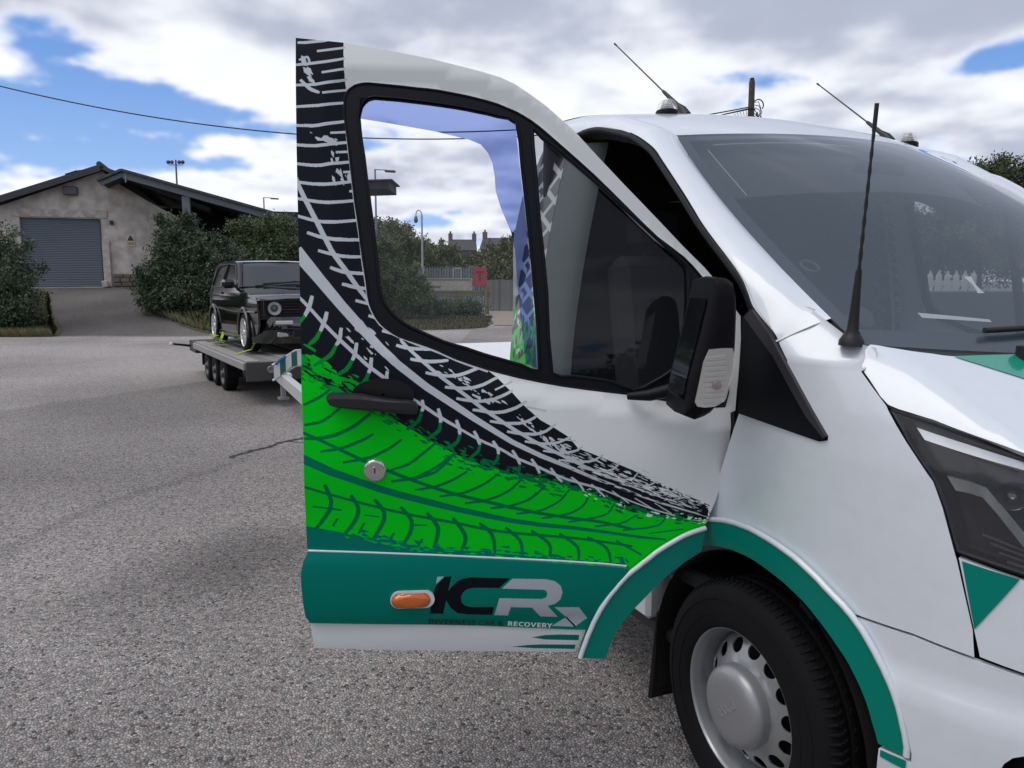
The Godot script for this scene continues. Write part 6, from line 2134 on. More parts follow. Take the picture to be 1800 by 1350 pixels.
	cp.tube([Vector3.ZERO, Vector3(0, 2.4, 0), Vector3(0, 2.42, 0), Vector3(0, 5.75, 0)], [0.10, 0.10, 0.07, 0.055], 10)
	var sn := []
	for k in 9:
		var a := PI * k / 8
		sn.append(Vector3(-0.19 + cos(a) * 0.19, 5.72 + sin(a) * 0.34, 0))
	cp.tube(sn, 0.035, 8)
	put(cp, "post", M(0.34, 0.36, 0.37, 0.6), cm)
	var cc := mb()
	cc.lathe([Vector2(0.001, 0.16), Vector2(0.09, 0.12), Vector2(0.11, 0.0), Vector2(0.13, -0.05), Vector2(0.13, -0.16), Vector2(0.09, -0.26), Vector2(0.001, -0.30)].map(func(q): return q), 16, Transform3D(Basis(Vector3(1, 0, 0), -PI / 2), Vector3(-0.38, 5.55, 0)))
	put(cc, "camera", M(0.10, 0.11, 0.12, 0.4), cm)
	var fm := thing("floodlight_mast", "tall floodlight mast rising behind the shed roof", "mast", Vector3(-25.5, 0.7, -60.0))
	var fp := mb()
	fp.tube([Vector3.ZERO, Vector3(0, 10.4, 0)], [0.10, 0.06], 10)
	fp.bar(Vector3(-0.55, 10.02, 0), Vector3(0.55, 10.02, 0), 0.05, 0.05)
	put(fp, "post", M(0.14, 0.13, 0.12, 0.7), fm)
	for x in [-0.55, -0.28, 0.28, 0.55]:
		var fl := mb()
		fl.box(Vector3(x, 10.22, 0.05), Vector3(0.25, 0.26, 0.22), Basis(Vector3(1, 0, 0), 0.5 if absf(x) > 0.5 else -0.3), 0.06)
		put(fl, "flood_light", M(0.07, 0.075, 0.08, 0.6), fm)
	var fc := thing("platform_canopy", "dark flat canopy end jutting out in front of the street lamp", "canopy", Vector3(-8.6, yard_h(-8.6, -38), -38.0))
	var fb := mb()
	fb.box(Vector3(0.85, 4.72, 0), Vector3(4.0, 0.40, 2.4), Basis(Vector3(0, 0, 1), 0.03), 0.02)
	put(fb, "fascia", M(0.028, 0.029, 0.035, 0.8), fc)
	var fr := mb()
	fr.box(Vector3(0.90, 4.95, 0.05), Vector3(4.25, 0.05, 2.6), Basis(Vector3(0, 0, 1), 0.03))
	put(fr, "roof_sheet", M(0.10, 0.10, 0.11, 0.8), fc)
	for x in [-0.8, 1.2]:
		var q := mb()
		q.box(Vector3(x, 2.2, -0.4), Vector3(0.16, 4.8, 0.16))
		put(q, "post", M(0.08, 0.08, 0.09, 0.8), fc)
	# utility poles and the wire between them
	var wood := rough_mat(0.075, 0.063, 0.054, 0.25, 2.0, 0.95, 0.4, 95)
	var lp := thing("utility_pole", "timber utility pole at the left edge of the picture", "utility pole", Vector3(-17.95, yard_h(-17.95, -27.0), -27.0))
	var lm := mb()
	lm.tube([Vector3(0.10, -0.3, 0), Vector3(0.02, 7.9, 0)], [0.17, 0.115], 12)
	put(lm, "pole", wood, lp)
	var lh := mb()
	for y in [7.75, 7.6, 7.45]:
		lh.tube([Vector3(0.16, y, 0.0), Vector3(0.36, y - 0.04, 0.02)], 0.02, 6)
	for y in [6.6, 5.6, 4.9, 4.3]:
		lh.tube([Vector3(0.15, y, 0.0), Vector3(0.34, y + 0.02, 0.02)], 0.012, 6)
	put(lh, "bracket", M(0.06, 0.06, 0.065, 0.6), lp)
	var rp3 := thing("utility_pole", "timber utility pole rising above the white cab roof", "utility pole", Vector3(8.42, 0, -28.0))
	var rm := mb()
	rm.tube([Vector3(0, 0, 0), Vector3(-0.03, 8.62, 0), Vector3(-0.03, 8.78, 0)], [0.16, 0.105, 0.07], 12)
	put(rm, "pole", wood, rp3)
	var cab := mb()
	for k in 7:
		var y := 7.75 - 0.09 * k
		cab.tube([Vector3(0.08, y + 0.2, 0.05), Vector3(0.20 + 0.02 * (k % 3), y + 0.22 - 0.05 * k, 0.06), Vector3(0.30 + 0.03 * (k % 2), y - 0.02, 0.06), Vector3(0.24 + 0.03 * (k % 3), y - 0.28, 0.05), Vector3(0.12, y - 0.5, 0.05)], 0.014, 5)
	var loop := []
	for k in 13:
		var a := TAU * k / 16 - 0.6
		loop.append(Vector3(0.20 + cos(a) * 0.18, 7.85 + sin(a) * 0.2, 0.06))
	cab.tube(loop, 0.022, 6)
	for k in 5:
		cab.box(Vector3(0.16 + 0.05 * (k % 3), 7.55 - 0.11 * k, 0.08), Vector3(0.05, 0.12, 0.05))
	put(cab, "cable_loops", M(0.02, 0.02, 0.022, 0.6), rp3)
	var strain := mb()
	strain.tube([Vector3(0, 7.75, 0.1), Vector3(-0.55, 7.60, 0.3), Vector3(-1.3, 7.36, 0.8)], [0.035, 0.03, 0.02], 6)
	for k in 6:
		strain.tube([Vector3(-0.15 - 0.1 * k, 7.70 - 0.03 * k, 0.15), Vector3(-0.12 - 0.07 * k, 7.36 - 0.03 * k, 0.15), Vector3(-0.05, 7.1, 0.1)], 0.009, 5)
	put(strain, "strained_cable", M(0.02, 0.02, 0.022, 0.6), rp3)
	var wire := mb()
	var wp := []
	var A := Vector3(-17.55, 8.33, -27.0)
	var B := Vector3(8.3, 7.80, -28.0)
	for k in 41:
		var f := k / 40.0
		wp.append(A.lerp(B, f) + Vector3(0, -1.42 * 4.0 * f * (1.0 - f), 0))
	wire.tube(wp, 0.022, 6)
	tag(put(wire, "overhead_wire", M(0.03, 0.03, 0.034, 0.6), self), "black overhead wire sagging between the two utility poles", "wire")
	house(Vector3(-8.9, 1.4, -140.0), 0.1, 4.6, 6.6, 1.9, "stone house with two chimneys just left of the skyline gap", [-0.92, 0.92])
	house(Vector3(-2.4, 1.4, -140.0), -0.15, 5.4, 6.8, 2.0, "stone house with a chimney at the right of the skyline pair", [-0.92])
	house(Vector3(-15.2, 1.4, -150.0), 0.5, 7.0, 6.2, 1.9, "stone house half hidden by trees behind the camera mast", [0.5])

# ---------------------------------------------------------------- trailer and the black car on it; both heads point the same way
const HEAD := 1.0385
const DECK := 0.58

func trailer_frame() -> Transform3D:
	# x runs forward, z to its right; the origin is the ground under the front right corner of the deck
	var u := Vector3(cos(HEAD), 0, sin(HEAD))
	return Transform3D(Basis(u, Vector3.UP, u.cross(Vector3.UP)), Vector3(-3.44, 0, -9.91))

func small_wheel(parent: Node, at: Vector3, r: float, w: float, flip: bool) -> void:
	var n := node("wheel", parent, Transform3D(Basis(Vector3.UP, PI if flip else 0.0), at))
	var t := mb()
	t.lathe([Vector2(r * 0.62, 0.0), Vector2(r * 0.72, 0.006), Vector2(r * 0.90, 0.0), Vector2(r * 0.98, -0.02), Vector2(r, -0.04), Vector2(r, -w + 0.04), Vector2(r * 0.97, -w + 0.015), Vector2(r * 0.88, -w), Vector2(r * 0.6, -w)], 40)
	put(t, "tyre", rubber, n)
	var m := mb()
	m.lathe([Vector2(r * 0.63, 0.002), Vector2(r * 0.61, -0.005), Vector2(r * 0.56, -0.04), Vector2(r * 0.36, -0.02), Vector2(r * 0.22, -0.012), Vector2(r * 0.2, 0.02), Vector2(0.001, 0.025)], 36)
	put(m, "rim", M(0.10, 0.105, 0.11, 0.5, 0.5), n)

func build_trailer() -> void:
	var t := thing("car_trailer", "tri axle car trailer with grey ribbed deck carrying the black car", "trailer")
	t.transform = trailer_frame()
	var L := 4.25
	var Wd := 2.16
	var deck_m := [M(0.30, 0.29, 0.265, 0.7, 0.1), M(0.24, 0.235, 0.22, 0.7, 0.1), M(0.17, 0.165, 0.16, 0.75, 0.1)]
	var n := 12
	for i in n:
		var b := mb()
		var w := Wd / n
		var raised := 0.016 if i % 3 == 0 else 0.0
		b.box(Vector3(-L * 0.5, DECK - 0.03 + raised, -w * (i + 0.5)), Vector3(L, 0.05, w - 0.012), Basis(), 0.006)
		put(b, "deck_plank", deck_m[0 if i % 3 == 0 else 1 + i % 2], t)
	var side := mb()
	side.box(Vector3(-L * 0.5, DECK - 0.06, 0.02), Vector3(L, 0.10, 0.04), Basis(), 0.008)
	put(side, "side_rail", M(0.33, 0.32, 0.30, 0.6, 0.2), t)
	var side2 := mb()
	side2.box(Vector3(-L * 0.5, DECK - 0.06, -Wd - 0.02), Vector3(L, 0.10, 0.04), Basis(), 0.008)
	put(side2, "side_rail", M(0.33, 0.32, 0.30, 0.6, 0.2), t)
	var fr := mb()
	fr.box(Vector3(-L * 0.5, DECK - 0.16, -0.45), Vector3(L - 0.2, 0.14, 0.08)); fr.box(Vector3(-L * 0.5, DECK - 0.16, -Wd + 0.45), Vector3(L - 0.2, 0.14, 0.08))
	for k in 5:
		fr.box(Vector3(-0.4 - 0.85 * k, DECK - 0.13, -Wd * 0.5), Vector3(0.06, 0.08, Wd - 0.1))
	put(fr, "frame", M(0.03, 0.03, 0.032, 0.7), t)
	# dark plate across the front with an oval hole, and the dropped tail
	var hb := mb()
	hb.box(Vector3(0.02, DECK - 0.13, -0.45), Vector3(0.035, 0.25, 0.92), Basis(), 0.006)
	put(hb, "front_plate", M(0.060, 0.056, 0.055, 0.7), t)
	var ey := mb()
	ey.lathe([Vector2(0.052, 0.0), Vector2(0.045, 0.012), Vector2(0.034, 0.014), Vector2(0.028, 0.004), Vector2(0.001, 0.002)], 20, Transform3D(Basis(Vector3.UP, PI / 2), Vector3(0.040, DECK - 0.11, -0.30)))
	put(ey, "lashing_eye", M(0.22, 0.22, 0.21, 0.5, 0.4), t)
	var tail := mb()
	tail.box(Vector3(-L - 0.35, DECK - 0.10, -Wd * 0.5), Vector3(0.70, 0.20, Wd), Basis(), 0.01)
	put(tail, "tail_ramp", M(0.05, 0.05, 0.052, 0.75), t)
	var ma := mb()
	ma.tube([Vector3(-L - 0.55, DECK - 0.10, 0.0), Vector3(-L - 0.60, DECK - 0.06, 0.30)], [0.022, 0.018], 8)
	put(ma, "marker_arm", rubber, t)
	var ml := mb()
	ml.lathe([Vector2(0.035, -0.02), Vector2(0.035, 0.02), Vector2(0.02, 0.03), Vector2(0.001, 0.032)], 14, Transform3D(Basis(Vector3.UP, PI / 2), Vector3(-L - 0.60, DECK - 0.06, 0.32)))
	put(ml, "marker_lamp", M(0.8, 0.8, 0.8, 0.2), t)
	for k in 3:
		small_wheel(t, Vector3(-1.83 - 0.70 * k, 0.25, -0.02), 0.25, 0.19, false)
		small_wheel(t, Vector3(-1.83 - 0.70 * k, 0.25, -Wd + 0.02), 0.25, 0.19, true)
	var gd := mb()
	gd.box(Vector3(-1.42, 0.36, -0.12), Vector3(0.02, 0.26, 0.22)); gd.box(Vector3(-3.62, 0.36, -0.12), Vector3(0.02, 0.26, 0.22))
	put(gd, "mud_flap", rubber, t)
	# drawbar, prop stand, lamps and the striped guard
	var db := mb()
	db.bar(Vector3(-0.12, 0.395, -0.42), Vector3(2.45, 0.375, -0.12), 0.09, 0.15, 0.01)
	put(db, "drawbar", M(0.52, 0.53, 0.53, 0.55, 0.1), t)
	var db2 := mb()
	db2.bar(Vector3(-0.25, 0.50, -1.75), Vector3(2.30, 0.42, -0.78), 0.09, 0.15, 0.01)
	put(db2, "drawbar", M(0.52, 0.53, 0.53, 0.55, 0.1), t)
	var st := mb()
	st.box(Vector3(0.16, 0.26, -0.42), Vector3(0.06, 0.34, 0.06), Basis(), 0.008); st.box(Vector3(0.16, 0.10, -0.42), Vector3(0.14, 0.03, 0.12))
	put(st, "prop_stand", M(0.30, 0.30, 0.30, 0.6, 0.3), t)
	var wl := mb()
	wl.lathe([Vector2(0.042, -0.03), Vector2(0.044, 0.01), Vector2(0.030, 0.024), Vector2(0.001, 0.028)], 18, Transform3D(Basis(Vector3.UP, PI / 2), Vector3(0.08, DECK - 0.20, -0.52)))
	put(wl, "front_marker", M(0.85, 0.85, 0.85, 0.15), t)
	var gx := 0.62
	var guard := node("striped_guard", t)
	var gm := [M(0.70, 0.72, 0.72, 0.5), M(0.02, 0.13, 0.10, 0.5)]
	for k in 14:
		var z0 := -0.20 - 0.072 * k
		var z1 := z0 - 0.072
		var lift := func(z: float) -> float: return 0.15 * smoothstep(-0.20, -0.46, z)
		var p := mb()
		var y0: float = lift.call(z0)
		var y1: float = lift.call(z1)
		for s in [0.0, 0.03]:
			p.quad(Vector3(gx + s, 0.42 + y0, z0), Vector3(gx + s, 0.42 + y1, z1), Vector3(gx + s, 0.60 + y1, z1), Vector3(gx + s, 0.60 + y0, z0), Vector3(1 if s > 0.0 else -1, 0, 0))
		put(p, "stripe", gm[k % 2], guard)
	var rim := mb()
	for dy in [0.415, 0.605]:
		rim.tube([Vector3(gx + 0.015, dy - 0.02, -0.18), Vector3(gx + 0.015, dy, -0.22), Vector3(gx + 0.015, dy + 0.15, -0.47), Vector3(gx + 0.015, dy + 0.15, -1.22)], 0.016, 8)
	put(rim, "guard_rail", M(0.50, 0.51, 0.51, 0.4, 0.4), guard)
	var hk := mb()
	hk.tube([Vector3(gx + 0.04, 0.60, -0.22), Vector3(gx + 0.07, 0.66, -0.27), Vector3(gx + 0.03, 0.69, -0.34)], 0.02, 8)
	put(hk, "blue_strap_hook", M(0.05, 0.12, 0.35, 0.6), guard)
	var ol := mb()
	ol.box(Vector3(gx + 0.03, 0.42, -0.62), Vector3(0.05, 0.11, 0.12), Basis(), 0.012)
	put(ol, "amber_reflector", M(0.75, 0.17, 0.02, 0.25), t)

func car_half(y: float) -> float:
	return 0.825 - 0.30 * maxf(y - 0.88, 0.0) - 0.06 * maxf(0.42 - y, 0.0)

func build_car() -> void:
	var fr := trailer_frame()
	var c := thing("hatchback_car", "black boxy three door hatchback strapped onto the trailer", "car")
	# x forward from the tail, z to its right
	c.transform = Transform3D(fr.basis, fr * Vector3(-0.68 - 3.985, DECK + 0.012, -1.12))
	var black := M(0.005, 0.005, 0.0065, 0.06, 0.001, 0.0)
	black.metallic_specular = 0.8
	var plastic := M(0.013, 0.013, 0.015, 0.45)
	var tinted := glass(0.045, 0.055, 0.062, 0.75, 0.06)
	tinted.metallic_specular = 0.8
	var body_x := func(x: float) -> float: return 1.0 - 0.075 * pow(clampf((x - 2.9) / 1.1, 0.0, 1.0), 2.0) - 0.07 * pow(clampf((0.7 - x) / 0.7, 0.0, 1.0), 2.0)
	var half := func(x: float, y: float) -> float: return car_half(y) * body_x.call(x) + 0.018 * exp(-pow((y - 0.70) / 0.10, 2.0))
	var arch := func(cx: float) -> PackedVector2Array:
		var q := PackedVector2Array()
		for k in 15:
			var a := PI * k / 14.0
			q.append(Vector2(cx - cos(a) * 0.335, 0.30 + sin(a) * 0.335))
		return q
	var outl := PackedVector2Array()
	outl.append(Vector2(0.06, 0.24))
	for q in arch.call(0.72):
		outl.append(q - Vector2(0, 0.07) if q.y < 0.31 else q)
	for q in arch.call(3.19):
		outl.append(q - Vector2(0, 0.10) if q.y < 0.31 else q)
	for q in [Vector2(3.80, 0.30), Vector2(3.88, 0.40), Vector2(3.90, 0.74), Vector2(3.84, 0.80), Vector2(3.4, 0.865), Vector2(2.86, 0.925), Vector2(2.74, 0.94), Vector2(2.18, 1.335), Vector2(1.9, 1.365), Vector2(1.2, 1.385), Vector2(0.55, 1.36), Vector2(0.36, 1.32), Vector2(0.08, 0.92), Vector2(0.0, 0.80), Vector2(0.0, 0.45)]:
		outl.append(q)
	var w1 := PackedVector2Array([Vector2(1.45, 0.95), Vector2(2.55, 0.95), Vector2(2.60, 0.975), Vector2(2.14, 1.30), Vector2(1.52, 1.325)])
	var w2 := PackedVector2Array([Vector2(0.42, 1.00), Vector2(0.50, 0.955), Vector2(1.36, 0.95), Vector2(1.43, 1.325), Vector2(0.80, 1.32), Vector2(0.62, 1.25)])
	for s in [1.0, -1.0]:
		var lift := func(x: float, y: float) -> Vector3: return Vector3(x, y, s * half.call(x, y))
		var od := Vector3(0, 0, s)
		put(panel(outl, [w1, w2], 0.09, lift, od, 0.03, null, 0.035), "body_side", black, c)
		for w in [w1, w2]:
			put(panel(w, [], 0.15, func(x: float, y: float) -> Vector3: return Vector3(x, y, s * (half.call(x, y) - 0.015)), od, 0.0), "side_window", tinted, c)
			var sl := mb()
			var pth := []
			for q in w:
				pth.append(Vector3(q.x, q.y, s * (half.call(q.x, q.y) + 0.001)))
			pth.append(pth[0])
			sl.tube(pth, 0.010, 6)
			put(sl, "window_seal", plastic, c)
		# door shut lines, rub strip, sill, handle, flares
		var shut := mb()
		for q in [[Vector2(2.60, 0.90), Vector2(2.60, 0.45), Vector2(2.55, 0.28)], [Vector2(1.42, 0.94), Vector2(1.38, 0.60), Vector2(1.30, 0.34)]]:
			var p := []
			for e in q:
				p.append(Vector3(e.x, e.y, s * (half.call(e.x, e.y) - 0.002)))
			shut.tube(p, 0.005, 5)
		put(shut, "shut_line", M(0.003, 0.003, 0.003, 0.9), c)
		var rub := mb()
		var rp := []
		for k in 22:
			var x := lerpf(0.10, 3.82, k / 21.0)
			rp.append(Vector3(x, 0.60 + 0.008 * sin(k * 0.3), s * (half.call(x, 0.60) + 0.006)))
		rub.tube(rp, 0.018, 6)
		put(rub, "rub_strip", black, c)
		var hn := mb()
		hn.box(Vector3(1.52, 0.86, s * (half.call(1.52, 0.86) + 0.012)), Vector3(0.16, 0.035, 0.03), Basis(), 0.01)
		put(hn, "door_handle", M(0.05, 0.05, 0.055, 0.3, 0.3), c)
		for cx in [0.72, 3.19]:
			var fl := mb()
			var fp := []
			for k in 21:
				var a := lerpf(-0.18, PI + 0.18, k / 20.0)
				fp.append(Vector3(cx - cos(a) * 0.345, 0.30 + sin(a) * 0.345, s * (half.call(cx, 0.6) + 0.010)))
			fl.tube(fp, 0.024, 8)
			put(fl, "arch_flare", M(0.010, 0.010, 0.012, 0.28, 0.0, 0.6), c)
		var skirt := mb()
		skirt.box(Vector3(1.95, 0.20, s * 0.79), Vector3(1.75, 0.10, 0.06), Basis(), 0.02)
		put(skirt, "side_skirt", black, c)
		var mr := mb()
		mr.box(Vector3(2.48, 1.0, s * 0.905), Vector3(0.13, 0.135, 0.20), Basis(Vector3.UP, s * 0.2), 0.04)
		mr.bar(Vector3(2.52, 0.97, s * 0.78), Vector3(2.50, 0.97, s * 0.84), 0.06, 0.05)
		put(mr, "mirror", M(0.008, 0.008, 0.009, 0.3, 0.0, 0.5), c)
		# lamps
		var lx := 3.925
		var cup := mb()
		var lxf := Transform3D(Basis(Vector3.UP, PI / 2), Vector3(lx - 0.03, 0.655, s * 0.555))
		cup.lathe([Vector2(0.092, 0.035), Vector2(0.088, 0.02), Vector2(0.07, 0.0), Vector2(0.03, -0.02), Vector2(0.001, -0.025)], 28, lxf)
		put(cup, "headlight", M(0.62, 0.64, 0.66, 0.2, 0.2), c)
		var bu := mb()
		bu.lathe([Vector2(0.022, -0.01), Vector2(0.020, 0.022), Vector2(0.001, 0.03)], 14, lxf)
		bu.lathe([Vector2(0.055, 0.012), Vector2(0.050, 0.018), Vector2(0.045, 0.012)], 20, lxf)
		put(bu, "bulb_shield", M(0.10, 0.10, 0.11, 0.3, 0.4), c)
		var gl := mb()
		gl.lathe([Vector2(0.092, 0.036), Vector2(0.06, 0.046), Vector2(0.001, 0.05)], 28, lxf)
		put(gl, "headlight_glass", glass(0.9, 0.92, 0.95, 0.05), c)
		var bz := mb()
		bz.lathe([Vector2(0.104, 0.02), Vector2(0.104, 0.042), Vector2(0.094, 0.042), Vector2(0.092, 0.03)], 28, lxf)
		put(bz, "lamp_bezel", plastic, c)
		var ind := mb()
		ind.box(Vector3(3.975, 0.455, s * 0.44), Vector3(0.03, 0.052, 0.24), Basis(), 0.008)
		put(ind, "indicator", M(0.62, 0.60, 0.56, 0.2), c)
		var fog := mb()
		fog.box(Vector3(3.965, 0.285, s * 0.46), Vector3(0.03, 0.07, 0.16), Basis(), 0.012)
		put(fog, "fog_lamp", M(0.50, 0.50, 0.50, 0.2, 0.3), c)
		# wheels, many spoked
		for cx in [0.72, 3.19]:
			var w := node("wheel", c, Transform3D(Basis(Vector3.UP, 0.0 if s > 0 else PI), Vector3(cx, 0.288, s * 0.838)))
			var t := mb()
			t.lathe([Vector2(0.205, 0.0), Vector2(0.225, 0.008), Vector2(0.255, 0.006), Vector2(0.278, -0.008), Vector2(0.288, -0.03), Vector2(0.288, -0.17), Vector2(0.27, -0.195), Vector2(0.2, -0.19)], 40)
			put(t, "tyre", rubber, w)
			var rm := mb()
			rm.lathe([Vector2(0.208, 0.002), Vector2(0.206, 0.010), Vector2(0.198, 0.009), Vector2(0.190, -0.005), Vector2(0.186, -0.05), Vector2(0.184, -0.15)], 40)
			rm.lathe([Vector2(0.045, -0.05), Vector2(0.045, 0.0), Vector2(0.030, 0.008), Vector2(0.001, 0.010)], 20)
			put(rm, "rim", M(0.72, 0.73, 0.74, 0.25, 0.6), w)
			var sp := mb()
			for k in 18:
				var a := TAU * k / 18
				for e in [-0.16, 0.16]:
					sp.bar(Vector3(cos(a) * 0.04, sin(a) * 0.04, -0.010), Vector3(cos(a + e) * 0.192, sin(a + e) * 0.192, -0.004), 0.009, 0.012)
			struct(put(sp, "spoke", M(0.66, 0.67, 0.68, 0.28, 0.6), w), "stuff")
			var bk := mb()
			bk.lathe([Vector2(0.185, -0.10), Vector2(0.001, -0.10)], 24)
			put(bk, "brake_disc", M(0.02, 0.02, 0.022, 0.6, 0.3), w)
	# top surfaces
	var roof := mb()
	roof.grid(12, 12, func(u: float, v: float) -> Vector3:
		var x := lerpf(0.36, 2.18, v)
		var y := interp(x, [0.36, 0.55, 1.2, 1.9, 2.18], [1.32, 1.36, 1.385, 1.365, 1.335])
		var q := 2.0 * u - 1.0
		return Vector3(x + 0.03 * (1.0 - q * q) * (1.0 if v > 0.9 else 0.0), y + 0.022 * (1.0 - q * q), q * half.call(x, y)), func(_p: Vector3) -> Vector3: return Vector3.UP)
	put(roof, "roof", black, c)
	var hood := mb()
	hood.grid(12, 12, func(u: float, v: float) -> Vector3:
		var x := lerpf(2.70, 3.90, v)
		var y := interp(x, [2.7, 2.86, 3.4, 3.84, 3.9], [0.935, 0.925, 0.865, 0.80, 0.76])
		var q := 2.0 * u - 1.0
		return Vector3(x + 0.045 * (1.0 - q * q) * v, y + 0.025 * (1.0 - pow(absf(q), 4.0)) + 0.008 * smoothstep(0.62, 0.58, absf(q)), q * half.call(x, y)), func(_p: Vector3) -> Vector3: return Vector3.UP)
	put(hood, "bonnet", black, c)
	var ws := mb()
	var wsf := func(u: float, v: float) -> Vector3:
		var q := 2.0 * u - 1.0
		var x := lerpf(2.72, 2.19, v) + 0.05 * (1.0 - q * q)
		var y := lerpf(0.945, 1.335, v) + 0.01 * (1.0 - q * q)
		return Vector3(x, y, q * (half.call(2.5, y) - 0.075))
	ws.grid(10, 6, wsf, func(_p: Vector3) -> Vector3: return Vector3(1, 1, 0))
	put(ws, "windscreen", tinted, c)
	for s in [1.0, -1.0]:
		var pl := mb()
		pl.grid(3, 8, func(u: float, v: float) -> Vector3:
			var a: Vector3 = wsf.call(1.0 if s > 0 else 0.0, v)
			var b := Vector3(lerpf(2.72, 2.18, v), lerpf(0.945, 1.335, v), s * half.call(2.5, lerpf(0.945, 1.335, v)))
			return a.lerp(b, u) + Vector3(0.012, 0.008, 0) * sin(u * PI), func(_p: Vector3) -> Vector3: return Vector3(1, 0.5, s))
		put(pl, "a_pillar", black, c)
	var seal := mb()
	var sp2 := []
	for q in [[0.0, 0.02], [0.0, 0.98], [0.5, 1.0], [1.0, 0.98], [1.0, 0.02], [0.5, 0.0], [0.0, 0.02]]:
		sp2.append(wsf.call(q[0], q[1]) + Vector3(0.004, 0.004, 0))
	seal.tube(sp2, 0.013, 6)
	put(seal, "windscreen_seal", plastic, c)
	for k in 2:
		var wp := mb()
		var q0: Vector3 = wsf.call(0.88 - 0.42 * k, 0.02) + Vector3(0.03, 0.01, 0)
		var q1: Vector3 = wsf.call(0.45 - 0.35 * k, 0.14) + Vector3(0.035, 0.03, 0)
		wp.bar(q0, q1, 0.02, 0.02)
		wp.bar(wsf.call(0.80 - 0.42 * k, 0.08) + Vector3(0.03, 0.02, 0), wsf.call(0.28 - 0.22 * k, 0.18) + Vector3(0.03, 0.02, 0), 0.014, 0.02)
		put(wp, "wiper", plastic, c)
	var tail := mb()
	tail.grid(8, 8, func(u: float, v: float) -> Vector3:
		var y := lerpf(0.24, 1.32, v)
		var x := interp(y, [0.24, 0.45, 0.80, 0.92, 1.32], [0.06, 0.0, 0.0, 0.08, 0.36])
		return Vector3(x, y, (2.0 * u - 1.0) * half.call(x, y)), func(_p: Vector3) -> Vector3: return Vector3(-1, 0, 0))
	put(tail, "tailgate", black, c)
	# front: slatted grille, bumper
	var gp := mb()
	gp.grid(6, 4, func(u: float, v: float) -> Vector3: return Vector3(3.885, lerpf(0.50, 0.785, v), lerpf(-0.74, 0.74, u)), func(_p: Vector3) -> Vector3: return Vector3(1, 0, 0))
	put(gp, "grille_back", M(0.006, 0.006, 0.007, 0.7), c)
	for k in 6:
		var gs := mb()
		gs.box(Vector3(3.905, 0.555 + 0.04 * k, 0), Vector3(0.02, 0.014, 0.88 if k < 5 else 1.30), Basis(), 0.004)
		put(gs, "grille_slat", M(0.08, 0.012, 0.012, 0.5) if k == 2 else plastic, c)
	var gfr := mb()
	gfr.tube([Vector3(3.92, 0.545, -0.70), Vector3(3.91, 0.765, -0.70), Vector3(3.925, 0.772, 0.0), Vector3(3.91, 0.765, 0.70), Vector3(3.92, 0.545, 0.70)], 0.013, 6)
	put(gfr, "grille_frame", plastic, c)
	var bp := mb()
	bp.grid(24, 8, func(u: float, v: float) -> Vector3:
		var q := 2.0 * u - 1.0
		var y := lerpf(0.16, 0.535, v)
		var o := 0.02 * sin(v * PI)
		return Vector3(3.965 + o - 0.42 * pow(absf(q), 7.0), y, q * (0.795 + o)), func(_p: Vector3) -> Vector3: return Vector3(1, 0, 0))
	bp.grid(24, 1, func(u: float, v: float) -> Vector3:
		var q := 2.0 * u - 1.0
		return Vector3(3.965 - 0.42 * pow(absf(q), 7.0) - 0.10 * v, 0.535 + 0.012 * v, q * (0.795 - 0.05 * v)), func(_p: Vector3) -> Vector3: return Vector3.UP)
	put(bp, "bumper", black, c)
	var inlet := mb()
	inlet.box(Vector3(3.985, 0.30, 0.0), Vector3(0.012, 0.10, 0.62), Basis(), 0.005)
	put(inlet, "air_intake", M(0.004, 0.004, 0.005, 0.8), c)
	# interior
	var cab := mb()
	cab.box(Vector3(1.6, 0.42, 0), Vector3(2.6, 0.10, 1.5))
	cab.box(Vector3(2.55, 0.82, 0), Vector3(0.35, 0.20, 1.40), Basis(), 0.04)
	put(cab, "interior", M(0.015, 0.015, 0.017, 0.8), c)
	for z in [0.37, -0.37]:
		var st := mb()
		st.box(Vector3(1.78, 0.62, z), Vector3(0.5, 0.16, 0.48), Basis(), 0.05); st.box(Vector3(1.50, 0.90, z), Vector3(0.14, 0.58, 0.46), Basis(Vector3(0, 0, 1), 0.2), 0.05); st.box(Vector3(1.42, 1.22, z), Vector3(0.09, 0.14, 0.24), Basis(), 0.04)
		put(st, "seat", M(0.025, 0.025, 0.028, 0.9), c)
	var sw := mb()
	var rg := []
	for k in 25:
		var a := TAU * k / 24
		rg.append(Vector3(2.28 - 0.06 * sin(a), 0.93 + sin(a) * 0.16, 0.37 + cos(a) * 0.17))
	sw.tube(rg, 0.013, 6)
	put(sw, "steering_wheel", plastic, c)
	# straps
	var sm := M(0.36, 0.52, 0.05, 0.8)
	var xf := c.transform
	var s1 := mb()
	s1.tube([Vector3(3.30, 0.52, 0.80), Vector3(3.46, 0.34, 0.82), Vector3(3.50, 0.12, 0.82), Vector3(3.47, 0.05, 0.86), Vector3(3.52, 0.0, 0.96)].map(func(p): return p), 0.02, 6)
	var strap := mb()
	var pts := [Vector3(3.36, 0.54, 0.74), Vector3(3.49, 0.36, 0.76), Vector3(3.515, 0.14, 0.76), Vector3(3.49, 0.06, 0.80), Vector3(3.55, 0.01, 1.02)]
	for i in pts.size() - 1:
		strap.bar(pts[i], pts[i + 1], 0.055, 0.006)
	var o := put(strap, "ratchet_strap", sm, self)
	o.transform = xf
	tag(o, "lime green strap running from the car's front tyre to the deck edge", "strap")
	var heap := thing("ratchet_strap", "lime green strap and ratchet heaped on the deck behind the front wheel", "strap", xf * Vector3(1.62, 0.0, 0.92), -HEAD)
	var hm := mb()
	rng.seed = 5
